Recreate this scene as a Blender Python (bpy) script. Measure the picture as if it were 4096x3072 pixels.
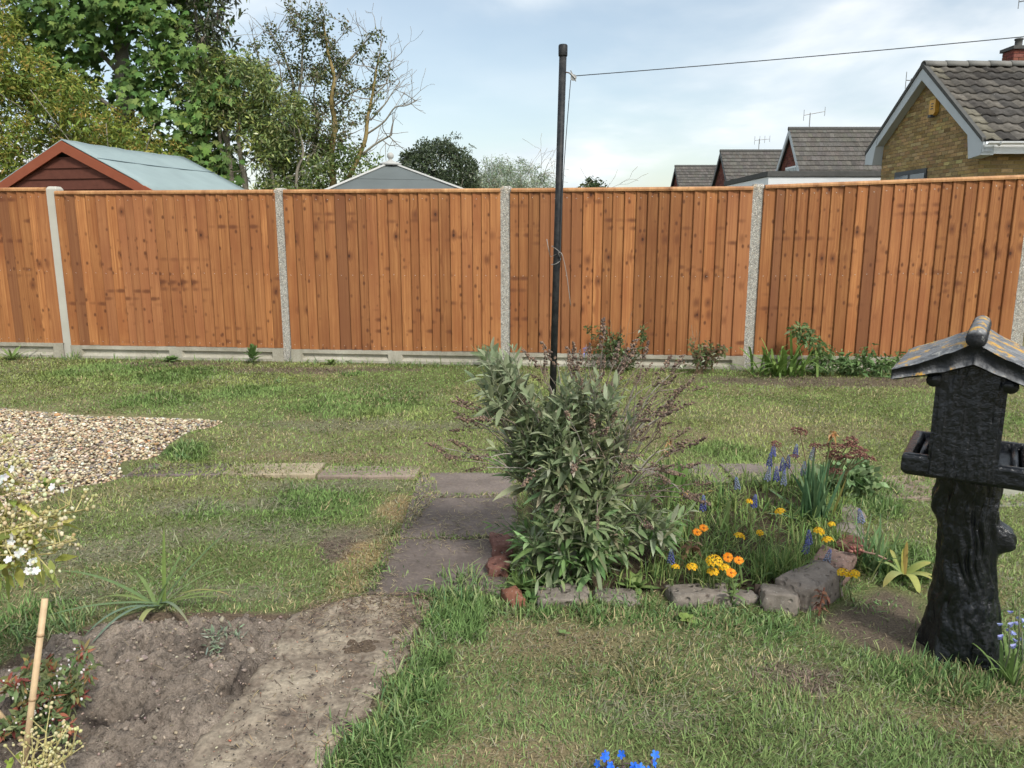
import bpy, math, random
import numpy as np

for _o in list(bpy.data.objects):
    bpy.data.objects.remove(_o)
SC = bpy.context.scene
COL = SC.collection
R = math.radians
rng = np.random.default_rng(11)
random.seed(11)

# ------------------------------------------------------------------ camera, sky, sun, exposure
cam = bpy.data.cameras.new('camera'); camera = bpy.data.objects.new('camera', cam); COL.objects.link(camera)
cam.sensor_width = 36.0; cam.lens = 27.0; cam.clip_start = 0.05; cam.clip_end = 2000
camera.location = (0, 0, 1.12); camera.rotation_euler = (R(90 - 11.2), 0, 0)
SC.camera = camera

SUN_EL, SUN_AZ = 46.0, 148.0          # degrees; azimuth clockwise from +Y: high, behind the camera and to its right
world = bpy.data.worlds.new('World'); SC.world = world; world.use_nodes = True
nt = world.node_tree; nt.nodes.clear()
def wn(t, **k):
    n = nt.nodes.new(t)
    for a, b in k.items(): setattr(n, a, b)
    return n
def wl(a, b): nt.links.new(a, b)
w_out = wn('ShaderNodeOutputWorld'); w_bg = wn('ShaderNodeBackground'); w_bg.inputs['Strength'].default_value = 0.1
sky = wn('ShaderNodeTexSky', sky_type='NISHITA', sun_disc=False)
sky.sun_elevation = R(SUN_EL); sky.sun_rotation = R(SUN_AZ); sky.air_density = 1.0; sky.dust_density = 1.6; sky.ozone_density = 1.6
tc = wn('ShaderNodeTexCoord'); sep = wn('ShaderNodeSeparateXYZ'); wl(tc.outputs['Generated'], sep.inputs[0])
zz = wn('ShaderNodeMath', operation='MAXIMUM'); wl(sep.outputs['Z'], zz.inputs[0]); zz.inputs[1].default_value = 0.0
za = wn('ShaderNodeMath', operation='ADD'); wl(zz.outputs[0], za.inputs[0]); za.inputs[1].default_value = 0.22
dx = wn('ShaderNodeMath', operation='DIVIDE'); wl(sep.outputs['X'], dx.inputs[0]); wl(za.outputs[0], dx.inputs[1])
dy = wn('ShaderNodeMath', operation='DIVIDE'); wl(sep.outputs['Y'], dy.inputs[0]); wl(za.outputs[0], dy.inputs[1])
cmb = wn('ShaderNodeCombineXYZ'); wl(dx.outputs[0], cmb.inputs[0]); wl(dy.outputs[0], cmb.inputs[1]); cmb.inputs[2].default_value = 3.7
n1 = wn('ShaderNodeTexNoise'); n1.inputs['Scale'].default_value = 0.95; n1.inputs['Detail'].default_value = 6; n1.inputs['Roughness'].default_value = 0.5; n1.inputs['Distortion'].default_value = 0.25
wl(cmb.outputs[0], n1.inputs['Vector'])
n2 = wn('ShaderNodeTexNoise'); n2.inputs['Scale'].default_value = 2.3; n2.inputs['Detail'].default_value = 5; n2.inputs['Roughness'].default_value = 0.45
wl(cmb.outputs[0], n2.inputs['Vector'])
cov = wn('ShaderNodeMapRange', interpolation_type='SMOOTHSTEP'); wl(n1.outputs['Fac'], cov.inputs[0])
cov.inputs[1].default_value = 0.42; cov.inputs[2].default_value = 0.62; cov.inputs[3].default_value = 0.22; cov.inputs[4].default_value = 0.95
crp = wn('ShaderNodeValToRGB'); wl(n2.outputs['Fac'], crp.inputs[0])
crp.color_ramp.elements[0].position = 0.34; crp.color_ramp.elements[0].color = (7.0, 7.8, 8.5, 1)
crp.color_ramp.elements[1].position = 0.68; crp.color_ramp.elements[1].color = (10.2, 10.3, 10.3, 1)
_e = crp.color_ramp.elements.new(0.52); _e.color = (8.2, 8.8, 9.2, 1)
skb = wn('ShaderNodeMix', data_type='RGBA', blend_type='MULTIPLY'); skb.inputs['Factor'].default_value = 1.0
wl(sky.outputs[0], skb.inputs['A']); skb.inputs['B'].default_value = (1.75, 1.60, 1.38, 1)
mx = wn('ShaderNodeMix', data_type='RGBA'); wl(cov.outputs[0], mx.inputs['Factor'])
wl(skb.outputs['Result'], mx.inputs['A']); wl(crp.outputs[0], mx.inputs['B'])
wl(mx.outputs['Result'], w_bg.inputs['Color']); wl(w_bg.outputs[0], w_out.inputs['Surface'])

sun = bpy.data.lights.new('sun', 'SUN'); sun.energy = 3.0; sun.angle = R(10); sun.color = (1.0, 0.955, 0.88)
sun_o = bpy.data.objects.new('sun', sun); COL.objects.link(sun_o); sun_o.location = (-4, -6, 12)
sun_o.rotation_euler = (R(90 - SUN_EL), 0, R(180 - SUN_AZ))

SC.view_settings.view_transform = 'Standard'; SC.view_settings.look = 'None'
SC.view_settings.exposure = 0.25; SC.view_settings.gamma = 1.0; SC.view_settings.use_curve_mapping = False
SC.render.engine = 'CYCLES'
SC.cycles.use_adaptive_sampling = True; SC.cycles.adaptive_threshold = 0.04; SC.cycles.use_denoising = True
SC.cycles.max_bounces = 4; SC.cycles.diffuse_bounces = 2; SC.cycles.glossy_bounces = 2; SC.cycles.transmission_bounces = 4
SC.cycles.transparent_max_bounces = 4; SC.cycles.caustics_reflective = False; SC.cycles.caustics_refractive = False

# ------------------------------------------------------------------ helpers: numbers
_T = np.random.default_rng(5).random((256, 256))
def vnoise(x, y, s=1.0, seed=0):
    x = np.asarray(x, float) * s + seed * 17.31; y = np.asarray(y, float) * s + seed * 9.77
    i = np.floor(x).astype(int); j = np.floor(y).astype(int); f = x - i; g = y - j
    f = f * f * (3 - 2 * f); g = g * g * (3 - 2 * g)
    a = _T[i & 255, j & 255]; b = _T[(i + 1) & 255, j & 255]; c = _T[i & 255, (j + 1) & 255]; d = _T[(i + 1) & 255, (j + 1) & 255]
    return (a * (1 - f) + b * f) * (1 - g) + (c * (1 - f) + d * f) * g
def fbm(x, y, s=1.0, seed=0, oct=4):
    t = 0; a = 0.5; n = 0
    for k in range(oct):
        t = t + a * vnoise(x, y, s * 2 ** k, seed + k); n += a; a *= 0.5
    return t / n
def sstep(a, b, x):
    t = np.clip((x - a) / (b - a), 0, 1); return t * t * (3 - 2 * t)
def inpoly(x, y, poly):
    c = np.zeros(np.shape(x), bool); j = len(poly) - 1
    for i in range(len(poly)):
        xi, yi = poly[i]; xj, yj = poly[j]
        k = ((yi > y) != (yj > y)) & (x < (xj - xi) * (y - yi) / (yj - yi + 1e-12) + xi)
        c ^= k; j = i
    return c
def edgedist(x, y, poly):
    d = np.full(np.shape(x), 1e9); j = len(poly) - 1
    for i in range(len(poly)):
        ax, ay = poly[j]; bx, by = poly[i]
        t = np.clip(((x - ax) * (bx - ax) + (y - ay) * (by - ay)) / ((bx - ax) ** 2 + (by - ay) ** 2 + 1e-12), 0, 1)
        d = np.minimum(d, np.hypot(x - ax - t * (bx - ax), y - ay - t * (by - ay))); j = i
    return d
def nrm(v):
    v = np.asarray(v, float); return v / (np.linalg.norm(v, axis=-1, keepdims=True) + 1e-9)
def vary(n, base, amt=0.15, hue=0.06):
    k = 1 + amt * rng.standard_normal((n, 1)); h = 1 + hue * rng.standard_normal((n, 3))
    return np.clip(np.asarray(base)[None, :] * k * h, 0.004, 0.95)
def pal(n, cols, wts=None, amt=0.14, hue=0.05):
    cols = np.asarray(cols, float); w = None if wts is None else np.asarray(wts, float) / np.sum(wts)
    c = cols[rng.choice(len(cols), n, p=w)]
    return np.clip(c * (1 + amt * rng.standard_normal((n, 1))) * (1 + hue * rng.standard_normal((n, 3))), 0.004, 0.95)

# ------------------------------------------------------------------ helpers: materials
class NT:
    def __init__(s, name, rough=0.8, spec=0.3):
        s.m = bpy.data.materials.new(name); s.m.use_nodes = True; s.t = s.m.node_tree
        s.b = s.t.nodes['Principled BSDF']; s.out = s.t.nodes['Material Output']
        s.b.inputs['Roughness'].default_value = rough; s.b.inputs['Specular IOR Level'].default_value = spec
    def n(s, t, **k):
        o = s.t.nodes.new(t)
        for a, b in k.items(): setattr(o, a, b)
        return o
    def l(s, a, b): s.t.links.new(a, b)
    def put(s, sock, v):
        if hasattr(v, 'node'): s.l(v, sock)
        else: sock.default_value = v
    def coord(s, kind='Object', scale=(1, 1, 1), add=None):
        c = s.n('ShaderNodeTexCoord').outputs[kind]
        m = s.n('ShaderNodeMapping'); m.inputs['Scale'].default_value = scale; s.l(c, m.inputs['Vector'])
        if add is not None: s.put(m.inputs['Location'], add)
        return m.outputs[0]
    def noise(s, vec, scale, detail=4, rough=0.55, dist=0.0):
        o = s.n('ShaderNodeTexNoise'); s.l(vec, o.inputs['Vector'])
        o.inputs['Scale'].default_value = scale; o.inputs['Detail'].default_value = detail; o.inputs['Roughness'].default_value = rough; o.inputs['Distortion'].default_value = dist
        return o.outputs['Fac']
    def voro(s, vec, scale, feature='F1', rand=1.0, out='Distance'):
        o = s.n('ShaderNodeTexVoronoi', feature=feature); s.l(vec, o.inputs['Vector']); o.inputs['Scale'].default_value = scale; o.inputs['Randomness'].default_value = rand
        return o.outputs[out]
    def ramp(s, v, stops):
        o = s.n('ShaderNodeValToRGB'); s.l(v, o.inputs[0]); e = o.color_ramp.elements
        while len(e) < len(stops): e.new(0.5)
        for k, (p, c) in enumerate(stops):
            e[k].position = p; e[k].color = (c, c, c, 1) if isinstance(c, (int, float)) else (*c, 1)
        return o.outputs[0]
    def mix(s, f, a, b, blend='MIX'):
        o = s.n('ShaderNodeMix', data_type='RGBA', blend_type=blend)
        s.put(o.inputs['Factor'], f)
        for sock, v in ((o.inputs['A'], a), (o.inputs['B'], b)):
            s.put(sock, (*v, 1) if isinstance(v, (tuple, list)) else v)
        return o.outputs['Result']
    def math(s, op, a, b=0.0):
        o = s.n('ShaderNodeMath', operation=op); s.put(o.inputs[0], a); s.put(o.inputs[1], b); return o.outputs[0]
    def bump(s, h, strength=0.4, dist=0.01, nor=None):
        o = s.n('ShaderNodeBump'); o.inputs['Strength'].default_value = strength; o.inputs['Distance'].default_value = dist; s.l(h, o.inputs['Height'])
        if nor is not None: s.l(nor, o.inputs['Normal'])
        s.l(o.outputs[0], s.b.inputs['Normal']); return o.outputs[0]
    def base(s, c): s.put(s.b.inputs['Base Color'], (*c, 1) if isinstance(c, (tuple, list)) else c)
    def attr(s, name='Col'): return s.n('ShaderNodeVertexColor', layer_name=name).outputs['Color']

def mat_plain(name, col, rough=0.7, spec=0.3, var=0.12, scale=6.0, bump=0.0, bscale=60.0, metal=0.0):
    a = NT(name, rough, spec); v = a.coord()
    f = a.noise(v, scale, 5)
    a.base(a.mix(f, tuple(max(0, c * (1 - var * 1.6)) for c in col), tuple(min(1, c * (1 + var * 1.6)) for c in col)))
    a.b.inputs['Metallic'].default_value = metal
    if bump: a.bump(a.noise(v, bscale, 4), bump, 0.005)
    return a.m
def mat_col(name, rough=0.85, spec=0.2, nscale=90.0, namt=0.25, transl=0.0, bump=0.0):
    a = NT(name, rough, spec); c = a.attr()
    f = a.noise(a.coord(), nscale, 3)
    k = a.ramp(f, [(0.25, 1 - namt), (0.75, 1 + namt)])
    c2 = a.mix(1.0, c, k, 'MULTIPLY'); a.base(c2)
    if bump: a.bump(f, bump, 0.003)
    if transl:
        t = a.n('ShaderNodeBsdfTranslucent'); a.l(c2, t.inputs['Color'])
        m = a.n('ShaderNodeMixShader'); m.inputs[0].default_value = transl
        a.l(a.b.outputs[0], m.inputs[1]); a.l(t.outputs[0], m.inputs[2]); a.l(m.outputs[0], a.out.inputs['Surface'])
    return a.m
M = {}
M['leaf'] = mat_col('leaf', 0.6, 0.2, 40, 0.15, 0.28)
M['glossleaf'] = mat_col('gloss_leaf', 0.38, 0.45, 40, 0.15, 0.18)
M['grass'] = mat_col('grass_blade', 0.65, 0.18, 200, 0.12, 0.18)
M['petal'] = mat_col('petal', 0.6, 0.2, 120, 0.10, 0.25)
M['twig'] = mat_col('twig', 0.9, 0.15, 60, 0.3, 0.0, 0.3)
M['pebble'] = mat_col('pebble', 0.6, 0.3, 120, 0.2, 0.0, 0.1)
M['soilbit'] = mat_col('soil_bit', 0.95, 0.1, 150, 0.3, 0.0, 0.4)

# ------------------------------------------------------------------ helpers: meshes and objects
def tri_mesh(name, V, F, C=None, mat=None, smooth=False):
    me = bpy.data.meshes.new(name); V = np.ascontiguousarray(V, np.float32); F = np.ascontiguousarray(F, np.int32)
    me.vertices.add(len(V)); me.vertices.foreach_set('co', V.ravel())
    me.loops.add(F.size); me.loops.foreach_set('vertex_index', F.ravel())
    me.polygons.add(len(F)); me.polygons.foreach_set('loop_start', np.arange(len(F), dtype=np.int32) * F.shape[1])
    me.update(calc_edges=True)
    if C is not None:
        at = me.color_attributes.new('Col', 'FLOAT_COLOR', 'POINT')
        at.data.foreach_set('color', np.ascontiguousarray(np.hstack([C, np.ones((len(C), 1))]), np.float32).ravel())
    if smooth: me.polygons.foreach_set('use_smooth', np.ones(len(F), bool))
    if mat: me.materials.append(M[mat] if isinstance(mat, str) else mat)
    return me
def wloc(o):
    v = np.zeros(3)
    while o is not None: v = v + np.array(o.location); o = o.parent
    return v
def link(name, me, parent=None, loc=(0, 0, 0), rz=0.0):
    o = bpy.data.objects.new(name, me); COL.objects.link(o); o.location = loc; o.rotation_euler = (0, 0, rz)
    if parent is not None: o.parent = parent
    return o
def tag(o, label, cat, group=None, kind=None):
    o['label'] = label; o['category'] = cat
    if group: o['group'] = group
    if kind: o['kind'] = kind
    return o
def structure(o): o['kind'] = 'structure'; return o
def stuff(o, label=None, cat=None):
    o['kind'] = 'stuff'
    if label: o['label'] = label
    if cat: o['category'] = cat
    return o
def thing(name, label, cat, loc=(0, 0, 0), rz=0.0, group=None):
    return tag(link(name, None, None, loc, rz), label, cat, group)
def copy_tree(o, parent=None):
    c = o.copy(); COL.objects.link(c); c.parent = parent
    for ch in o.children: copy_tree(ch, c)
    return c
class MB:
    """collects shapes into one mesh; col is a per-vertex colour"""
    def __init__(s): s.v = []; s.f = []; s.c = []
    def add(s, V, F, col=(0.5, 0.5, 0.5)):
        k = len(s.v); V = [tuple(map(float, p)) for p in V]; s.v += V; s.f += [tuple(int(i) + k for i in f) for f in F]
        if len(np.shape(col)) == 1: s.c += [tuple(col)] * len(V)
        else: s.c += [tuple(x) for x in col]
        return s
    def box(s, c, d, rz=0.0, col=(0.5,) * 3, rx=0.0, ry=0.0):
        V = np.array([(x, y, z) for z in (-.5, .5) for y in (-.5, .5) for x in (-.5, .5)]) * np.array(d)
        for ax, an in ((0, rx), (1, ry), (2, rz)):
            if an:
                a, b = [(1, 2), (2, 0), (0, 1)][ax]; ca, sa = math.cos(an), math.sin(an)
                p = V[:, a] * ca - V[:, b] * sa; q = V[:, a] * sa + V[:, b] * ca; V[:, a] = p; V[:, b] = q
        return s.add(V + np.array(c), [(0, 2, 3, 1), (4, 5, 7, 6), (0, 1, 5, 4), (2, 6, 7, 3), (0, 4, 6, 2), (1, 3, 7, 5)], col)
    def hexa(s, P, col=(0.5,) * 3):      # 8 corners: 4 bottom ring, 4 top ring
        return s.add(P, [(3, 2, 1, 0), (4, 5, 6, 7), (0, 1, 5, 4), (1, 2, 6, 5), (2, 3, 7, 6), (3, 0, 4, 7)], col)
    def prism(s, poly, a, b, col=(0.5,) * 3):   # polygon of 3d points swept from +a to +b
        n = len(poly); P = np.array(poly, float)
        return s.add(np.vstack([P + np.array(a), P + np.array(b)]), [tuple(range(n - 1, -1, -1)), tuple(range(n, 2 * n))] + [(i, (i + 1) % n, n + (i + 1) % n, n + i) for i in range(n)], col)
    def tube(s, pts, rad, n=6, col=(0.5,) * 3, cap=True):
        P = np.array(pts, float); m = len(P); rad = np.broadcast_to(np.asarray(rad, float), (m,))
        T = np.gradient(P, axis=0) if m > 2 else np.array([P[1] - P[0]] * 2); T = nrm(T)
        ref = np.array([0, 0, 1.0]) if abs(T[0][2]) < 0.9 else np.array([1.0, 0, 0])
        V = []
        for i in range(m):
            a = np.cross(T[i], ref); a /= np.linalg.norm(a) + 1e-9; b = np.cross(T[i], a)
            for k in range(n):
                th = 2 * math.pi * k / n; V.append(P[i] + rad[i] * (math.cos(th) * a + math.sin(th) * b))
        F = [(i * n + k, i * n + (k + 1) % n, (i + 1) * n + (k + 1) % n, (i + 1) * n + k) for i in range(m - 1) for k in range(n)]
        if cap: F += [tuple(range(n - 1, -1, -1)), tuple((m - 1) * n + k for k in range(n))]
        return s.add(V, F, col)
    def lathe(s, prof, c=(0, 0, 0), n=16, col=(0.5,) * 3):
        V = [(c[0] + r * math.cos(2 * math.pi * k / n), c[1] + r * math.sin(2 * math.pi * k / n), c[2] + z) for r, z in prof for k in range(n)]
        m = len(prof); F = [(i * n + k, i * n + (k + 1) % n, (i + 1) * n + (k + 1) % n, (i + 1) * n + k) for i in range(m - 1) for k in range(n)]
        F += [tuple(range(n - 1, -1, -1)), tuple((m - 1) * n + k for k in range(n))]
        return s.add(V, F, col)
    def mesh(s, name, mat=None, smooth=False, bevel=0.0):
        me = bpy.data.meshes.new(name); me.from_pydata(s.v, [], s.f); me.update()
        at = me.color_attributes.new('Col', 'FLOAT_COLOR', 'POINT')
        at.data.foreach_set('color', np.array([(*c[:3], 1.0) for c in s.c], np.float32).ravel())
        if smooth: me.polygons.foreach_set('use_smooth', np.ones(len(me.polygons), bool))
        if mat: me.materials.append(M[mat] if isinstance(mat, str) else mat)
        return me
    def build(s, name, mat=None, parent=None, smooth=False, local=False, bevel=0.0):
        """shapes given in world coordinates (or in the parent's when local)"""
        off = np.zeros(3) if (parent is None or local) else wloc(parent)
        if parent is None and not local and s.v:           # a thing that is one mesh: origin at its base
            P = np.array(s.v); off = np.array([(P[:, 0].min() + P[:, 0].max()) / 2, (P[:, 1].min() + P[:, 1].max()) / 2, P[:, 2].min()])
        s.v = [tuple(np.array(p) - off) for p in s.v]
        o = link(name, s.mesh(name, mat, smooth), parent, tuple(off) if parent is None else (0, 0, 0))
        if bevel:
            b = o.modifiers.new('bevel', 'BEVEL'); b.width = bevel; b.segments = 2; b.limit_method = 'ANGLE'; b.angle_limit = R(35)
        return o
def np_obj(name, V, F, C, mat, parent=None, smooth=False, local=False):
    off = np.zeros(3) if (parent is None or local) else wloc(parent)
    return link(name, tri_mesh(name, np.asarray(V) - off, F, C, mat, smooth), parent)

def strips(P, D, S, L, W, prof, droop, C, fold=0.0, tip=None, base=None):
    """many strap or leaf shaped blades: base points P, directions D, side vectors S, length L, width W; prof = (t, w) rows, last row is a point"""
    n = len(P); P = np.asarray(P, float); D = nrm(D); S = nrm(S - D * np.sum(S * D, 1, keepdims=True)); N = np.cross(S, D)
    L = np.broadcast_to(np.asarray(L, float), (n,)); W = np.broadcast_to(np.asarray(W, float), (n,)); dr = np.broadcast_to(np.asarray(droop, float), (n,))
    k = 3 if fold else 2; rows = []; cols = []
    C = np.asarray(C, float)
    for i, (t, w) in enumerate(prof):
        c = P + D * (L * t)[:, None] + np.array([0, 0, -1.0]) * (dr * L * t * t)[:, None]
        cc = C
        if tip is not None: cc = C * (1 - t ** 2) + np.asarray(tip) * t ** 2
        if base is not None: cc = cc * min(1, t * 3 + 0.0) + np.asarray(base) * (1 - min(1, t * 3))
        if i == len(prof) - 1: rows.append(c[:, None, :]); cols.append(cc[:, None, :]); continue
        h = S * (W * w * 0.5)[:, None]
        if k == 2: rows.append(np.stack([c - h, c + h], 1))
        else:
            up = N * (W * w * fold)[:, None]; rows.append(np.stack([c - h + up, c, c + h + up], 1))
        cols.append(np.repeat(cc[:, None, :], k, 1))
    V = np.concatenate(rows, 1); CC = np.concatenate(cols, 1); m = V.shape[1]; F = []
    r = len(prof)
    for i in range(r - 2):
        for j in range(k - 1):
            a = i * k + j; b = a + k; F += [(a, a + 1, b + 1), (a, b + 1, b)]
    a = (r - 2) * k
    for j in range(k - 1): F.append((a + j, a + j + 1, m - 1))
    F = np.array(F)[None] + (np.arange(n) * m)[:, None, None]
    return V.reshape(-1, 3), F.reshape(-1, 3), CC.reshape(-1, 3)
def joinparts(parts):
    V = []; F = []; C = []; k = 0
    for v, f, c in parts:
        V.append(v); F.append(np.asarray(f) + k); C.append(c); k += len(v)
    return np.vstack(V), np.vstack(F), np.vstack(C)
def rdirs(n, zmin=-1.0, zmax=1.0):
    z = rng.uniform(zmin, zmax, n); a = rng.uniform(0, 2 * math.pi, n); r = np.sqrt(np.maximum(0, 1 - z * z))
    return np.stack([r * np.cos(a), r * np.sin(a), z], 1)
LANCE = [(0, .15), (.3, 1), (.65, .75), (1, 0)]
LEAF3 = [(0, .22), (.42, 1), (1, 0)]
OVAL = [(0, .2), (.3, .95), (.7, .85), (1, 0)]
GRASS = [(0, 1), (.55, .75), (1, 0)]
STRAP = [(0, .7), (.2, .95), (.4, 1), (.6, .95), (.8, .75), (.93, .42), (1, 0)]
# ------------------------------------------------------------------ the garden ground
SOIL = [(-1.9, 1.0), (-1.75, 1.45), (-1.52, 1.68), (-1.34, 1.83), (-1.33, 1.93), (-1.27, 2.0), (-1.22, 2.05), (-1.12, 2.12), (-0.93, 2.11), (-0.76, 2.12), (-0.62, 2.12), (-0.60, 1.98), (-0.615, 1.80), (-0.62, 1.62), (-0.655, 1.45), (-0.68, 1.0)]
CONC = [(-0.66, 2.12), (-0.54, 2.20), (-0.45, 2.225), (-0.34, 2.222), (-0.24, 2.2), (-0.26, 2.07), (-0.27, 1.94), (-0.28, 1.83), (-0.32, 1.78), (-0.31, 1.73), (-0.32, 1.69), (-0.33, 1.62), (-0.36, 1.57), (-0.39, 1.51), (-0.4, 1.45), (-0.42, 1.34), (-0.45, 1.0), (-0.78, 1.0), (-0.74, 1.34), (-0.70, 1.54), (-0.68, 1.75), (-0.66, 1.95)]
GRAV = [(-6.2, 5.4), (-4.79, 5.16), (-3.36, 4.91), (-2.93, 4.79), (-2.68, 4.7), (-2.39, 4.67), (-2.17, 4.64), (-1.91, 4.62), (-1.72, 4.55), (-1.72, 4.34), (-1.83, 4.22), (-1.83, 4.05), (-1.79, 3.83), (-1.78, 3.69), (-1.91, 3.67), (-1.78, 3.45), (-1.84, 3.32), (-1.95, 3.26), (-1.99, 3.1), (-1.98, 2.94), (-2.03, 2.88), (-2.61, 2.71), (-4.5, 2.6), (-6.2, 2.9)]
BED = [(0.01, 2.23), (0.14, 2.27), (0.5, 2.24), (0.78, 2.24), (0.87, 2.26), (1.09, 2.43), (1.27, 2.75), (1.42, 3.1), (1.47, 3.30), (0.83, 3.33), (0.41, 3.33), (0.06, 3.11), (0.04, 2.62), (0.02, 2.36)]
DIRT = [(0.87, 2.11), (1.05, 2.23), (1.19, 2.32), (1.28, 2.23), (1.22, 2.0), (1.1, 1.86), (0.99, 1.88), (0.9, 1.97)]
SLABS = [  # x0, x1, y0, y1, tone, label
    (-.43, .02, 3.135, 3.475, (.17, .14, .122), 'dark paving slab where the garden path turns, beside the bush'),
    (-.425, .02, 2.685, 3.122, (.152, .124, .108), 'middle dark slab of the short path beside the bush'),
    (-.455, -.02, 2.24, 2.672, (.135, .11, .097), 'dark slab of the path nearest the bare earth'),
    (-.90, -.445, 3.405, 3.575, (.26, .205, .165), 'pale pinkish slab half buried in the lawn left of the path'),
    (-1.36, -.915, 3.43, 3.61, (.33, .275, .19), 'sandy pale slab sunk in the lawn in mid garden'),
    (-1.80, -1.375, 3.44, 3.62, (.15, .12, .11), 'dark slab sunk in the lawn near the gravel'),
    (.035, .475, 3.36, 3.60, (.17, .14, .13), 'dark slab hidden behind the bush'),
    (.49, 1.0, 3.345, 3.60, (.19, .16, .14), 'grey slab behind the flower bed'),
    (1.015, 1.49, 3.345, 3.60, (.19, .16, .14), 'grey slab behind the daffodil leaves'),
    (1.505, 1.93, 3.11, 3.42, (.26, .20, .16), 'pinkish slab left of the bird table post'),
    (1.945, 2.40, 3.03, 3.40, (.29, .29, .22), 'greenish grey slab seen behind the bird table'),
    (2.415, 2.9, 3.0, 3.36, (.25, .23, .19), 'grey slab right of the bird table')]
def hz(x, y):
    x = np.asarray(x, float); y = np.asarray(y, float)
    h = 0.022 * (fbm(x, y, 1.3, 3, 3) - 0.5) + 0.016 * (fbm(x, y, 6, 8, 3) - 0.5)
    far = sstep(5.6, 6.4, y + 0.103 * x)
    return h * (1 - far) + 0.0 * far
SLABRECT = [(s[0], s[1], s[2], s[3]) for s in SLABS]

g = NT('earth', 0.95, 0.1); v = g.coord()
g.base(g.mix(g.ramp(g.noise(v, 0.7, 5), [(.35, 0.0), (.65, 1.0)]), (.085, .075, .04), (.11, .10, .05)))
g.bump(g.noise(v, 20, 5), 0.5, 0.02); M['earth'] = g.m
mb = MB(); mb.add([(-400, -60, -.06), (400, -60, -.06), (400, 700, -.06), (-400, 700, -.06)], [(0, 1, 2, 3)])
structure(mb.build('ground', 'earth', local=True))

# lawn: thatch and soil under the blades
g = NT('lawn_thatch', 0.95, 0.1); v = g.coord(); c = g.attr()
n = g.noise(v, 160, 4, .65); k = g.ramp(n, [(.28, .45), (.72, 1.5)])
g.base(g.mix(1.0, c, k, 'MULTIPLY')); g.bump(n, 0.9, 0.006); M['lawn'] = g.m
PATCH = [  # x, y, rx, ry, kind, strength : worn, brown and straw patches
    (-.62, 2.66, .10, .17, 'brown', 1.0), (.72, 1.77, .13, .08, 'brown', .7), (1.13, 1.62, .22, .10, 'tan', .8), (-.43, 3.02, .13, .24, 'straw', 1.0),
    (-.50, 2.55, .10, .22, 'straw', .9), (.02, 1.47, .16, .07, 'tan', .8), (-2.9, 6.55, .55, .16, 'brown', .6), (-1.6, 6.25, .9, .16, 'brown', .65),
    (2.6, 5.75, 1.5, .22, 'brown', .75), (.1, 1.98, .30, .13, 'tan', .55), (-1.0, 2.75, .45, .14, 'grey', .8), (-.75, 3.3, .4, .10, 'grey', .8),
    (-1.2, 3.05, .30, .10, 'grey', .8), (-1.0, 3.75, .5, .10, 'tan', .7), (.6, 4.2, .6, .25, 'tan', .5), (-.9, 4.4, .7, .15, 'grey', .7), (1.9, 4.2, .6, .2, 'tan', .4), (-1.45, 2.6, .3, .12, 'grey', .7), (1.45, 2.25, .13, .09, 'straw', .8),
    (-.9, 2.25, .25, .07, 'grey', .6), (-.5, 2.33, .09, .12, 'straw', .6), (.3, 1.62, .14, .08, 'grey', .5), (-1.35, 2.25, .14, .12, 'grey', .6)]
LUSH = [  # x, y, r, strength : long lush grass
    (-.2, 2.14, .13, 1.0), (-.16, 2.02, .08, .9), (-.22, 1.85, .06, 1.0), (-.24, 1.72, .08, 1.0), (-.3, 1.52, .11, 1.0), (-.22, 1.58, .1, .6), (.08, 2.14, .08, .9), (.25, 2.12, .08, .8), (.38, 2.13, .08, .7), (.55, 2.08, .1, .6),
    (.7, 2.04, .1, .5), (1.05, 1.78, .12, .8), (1.22, 1.76, .10, .8), (1.38, 1.86, .12, 1.0), (1.5, 3.05, .14, 1.0), (1.56, 3.25, .14, .9), (-1.72, 3.85, .14, 1.0), (-1.62, 3.72, .12, .8),
    (-1.42, 2.12, .12, 1.0), (-1.55, 1.95, .14, 1.0), (-.85, 3.1, .25, .7), (-1.25, 3.0, .12, .6), (-.05, 3.72, .12, .7), (1.1, 3.8, .2, .6), (-.45, 2.4, .05, .7), (-.47, 2.75, .04, .6), (1.3, 2.4, .1, .8), (1.4, 2.55, .12, .8),
    (-3.3, 6.2, .5, .6), (-2.6, 6.0, .4, .7), (-1.9, 5.4, .3, .6), (-1.0, 5.0, .5, .5), (.6, 1.5, .3, .35), (.9, 1.45, .2, .4), (-2.4, 5.1, .3, .6), (-1.3, 6.1, .12, .9), (.3, 1.66, .2, .25), (-.9, 2.95, .25, .4)]
def patchmap(x, y):
    out = {k: np.zeros(np.shape(x)) for k in ('brown', 'tan', 'straw', 'grey', 'lush')}
    wob = 0.75 * (fbm(x, y, 7, 21, 3) - 0.5); wob2 = 0.75 * (fbm(x, y, 7, 33, 3) - 0.5)
    for px, py, rx, ry, k, s in PATCH:
        d = np.hypot((x - px) / rx + wob * 1.6, (y - py) / ry + wob2 * 1.6); out[k] = np.maximum(out[k], s * (1 - sstep(.5, 1.25, d)))
    for px, py, r, s in LUSH:
        d = np.hypot((x - px) / r + wob, (y - py) / r + wob2); out['lush'] = np.maximum(out['lush'], s * (1 - sstep(.5, 1.3, d)))
    return out
gx = np.concatenate([np.arange(-7, -2.2, .07), np.arange(-2.2, 2.6, .03), np.arange(2.6, 7.01, .07)]); gy = np.concatenate([np.arange(.7, 3.7, .03), np.arange(3.7, 8.0, .06)])
X, Y = np.meshgrid(gx, gy); x = X.ravel(); y = Y.ravel()
pm = patchmap(x, y)
c = np.array([.135, .148, .062])[None] * np.ones((len(x), 1)); q = fbm(x, y, 2.2, 5, 4)[:, None]
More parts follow.
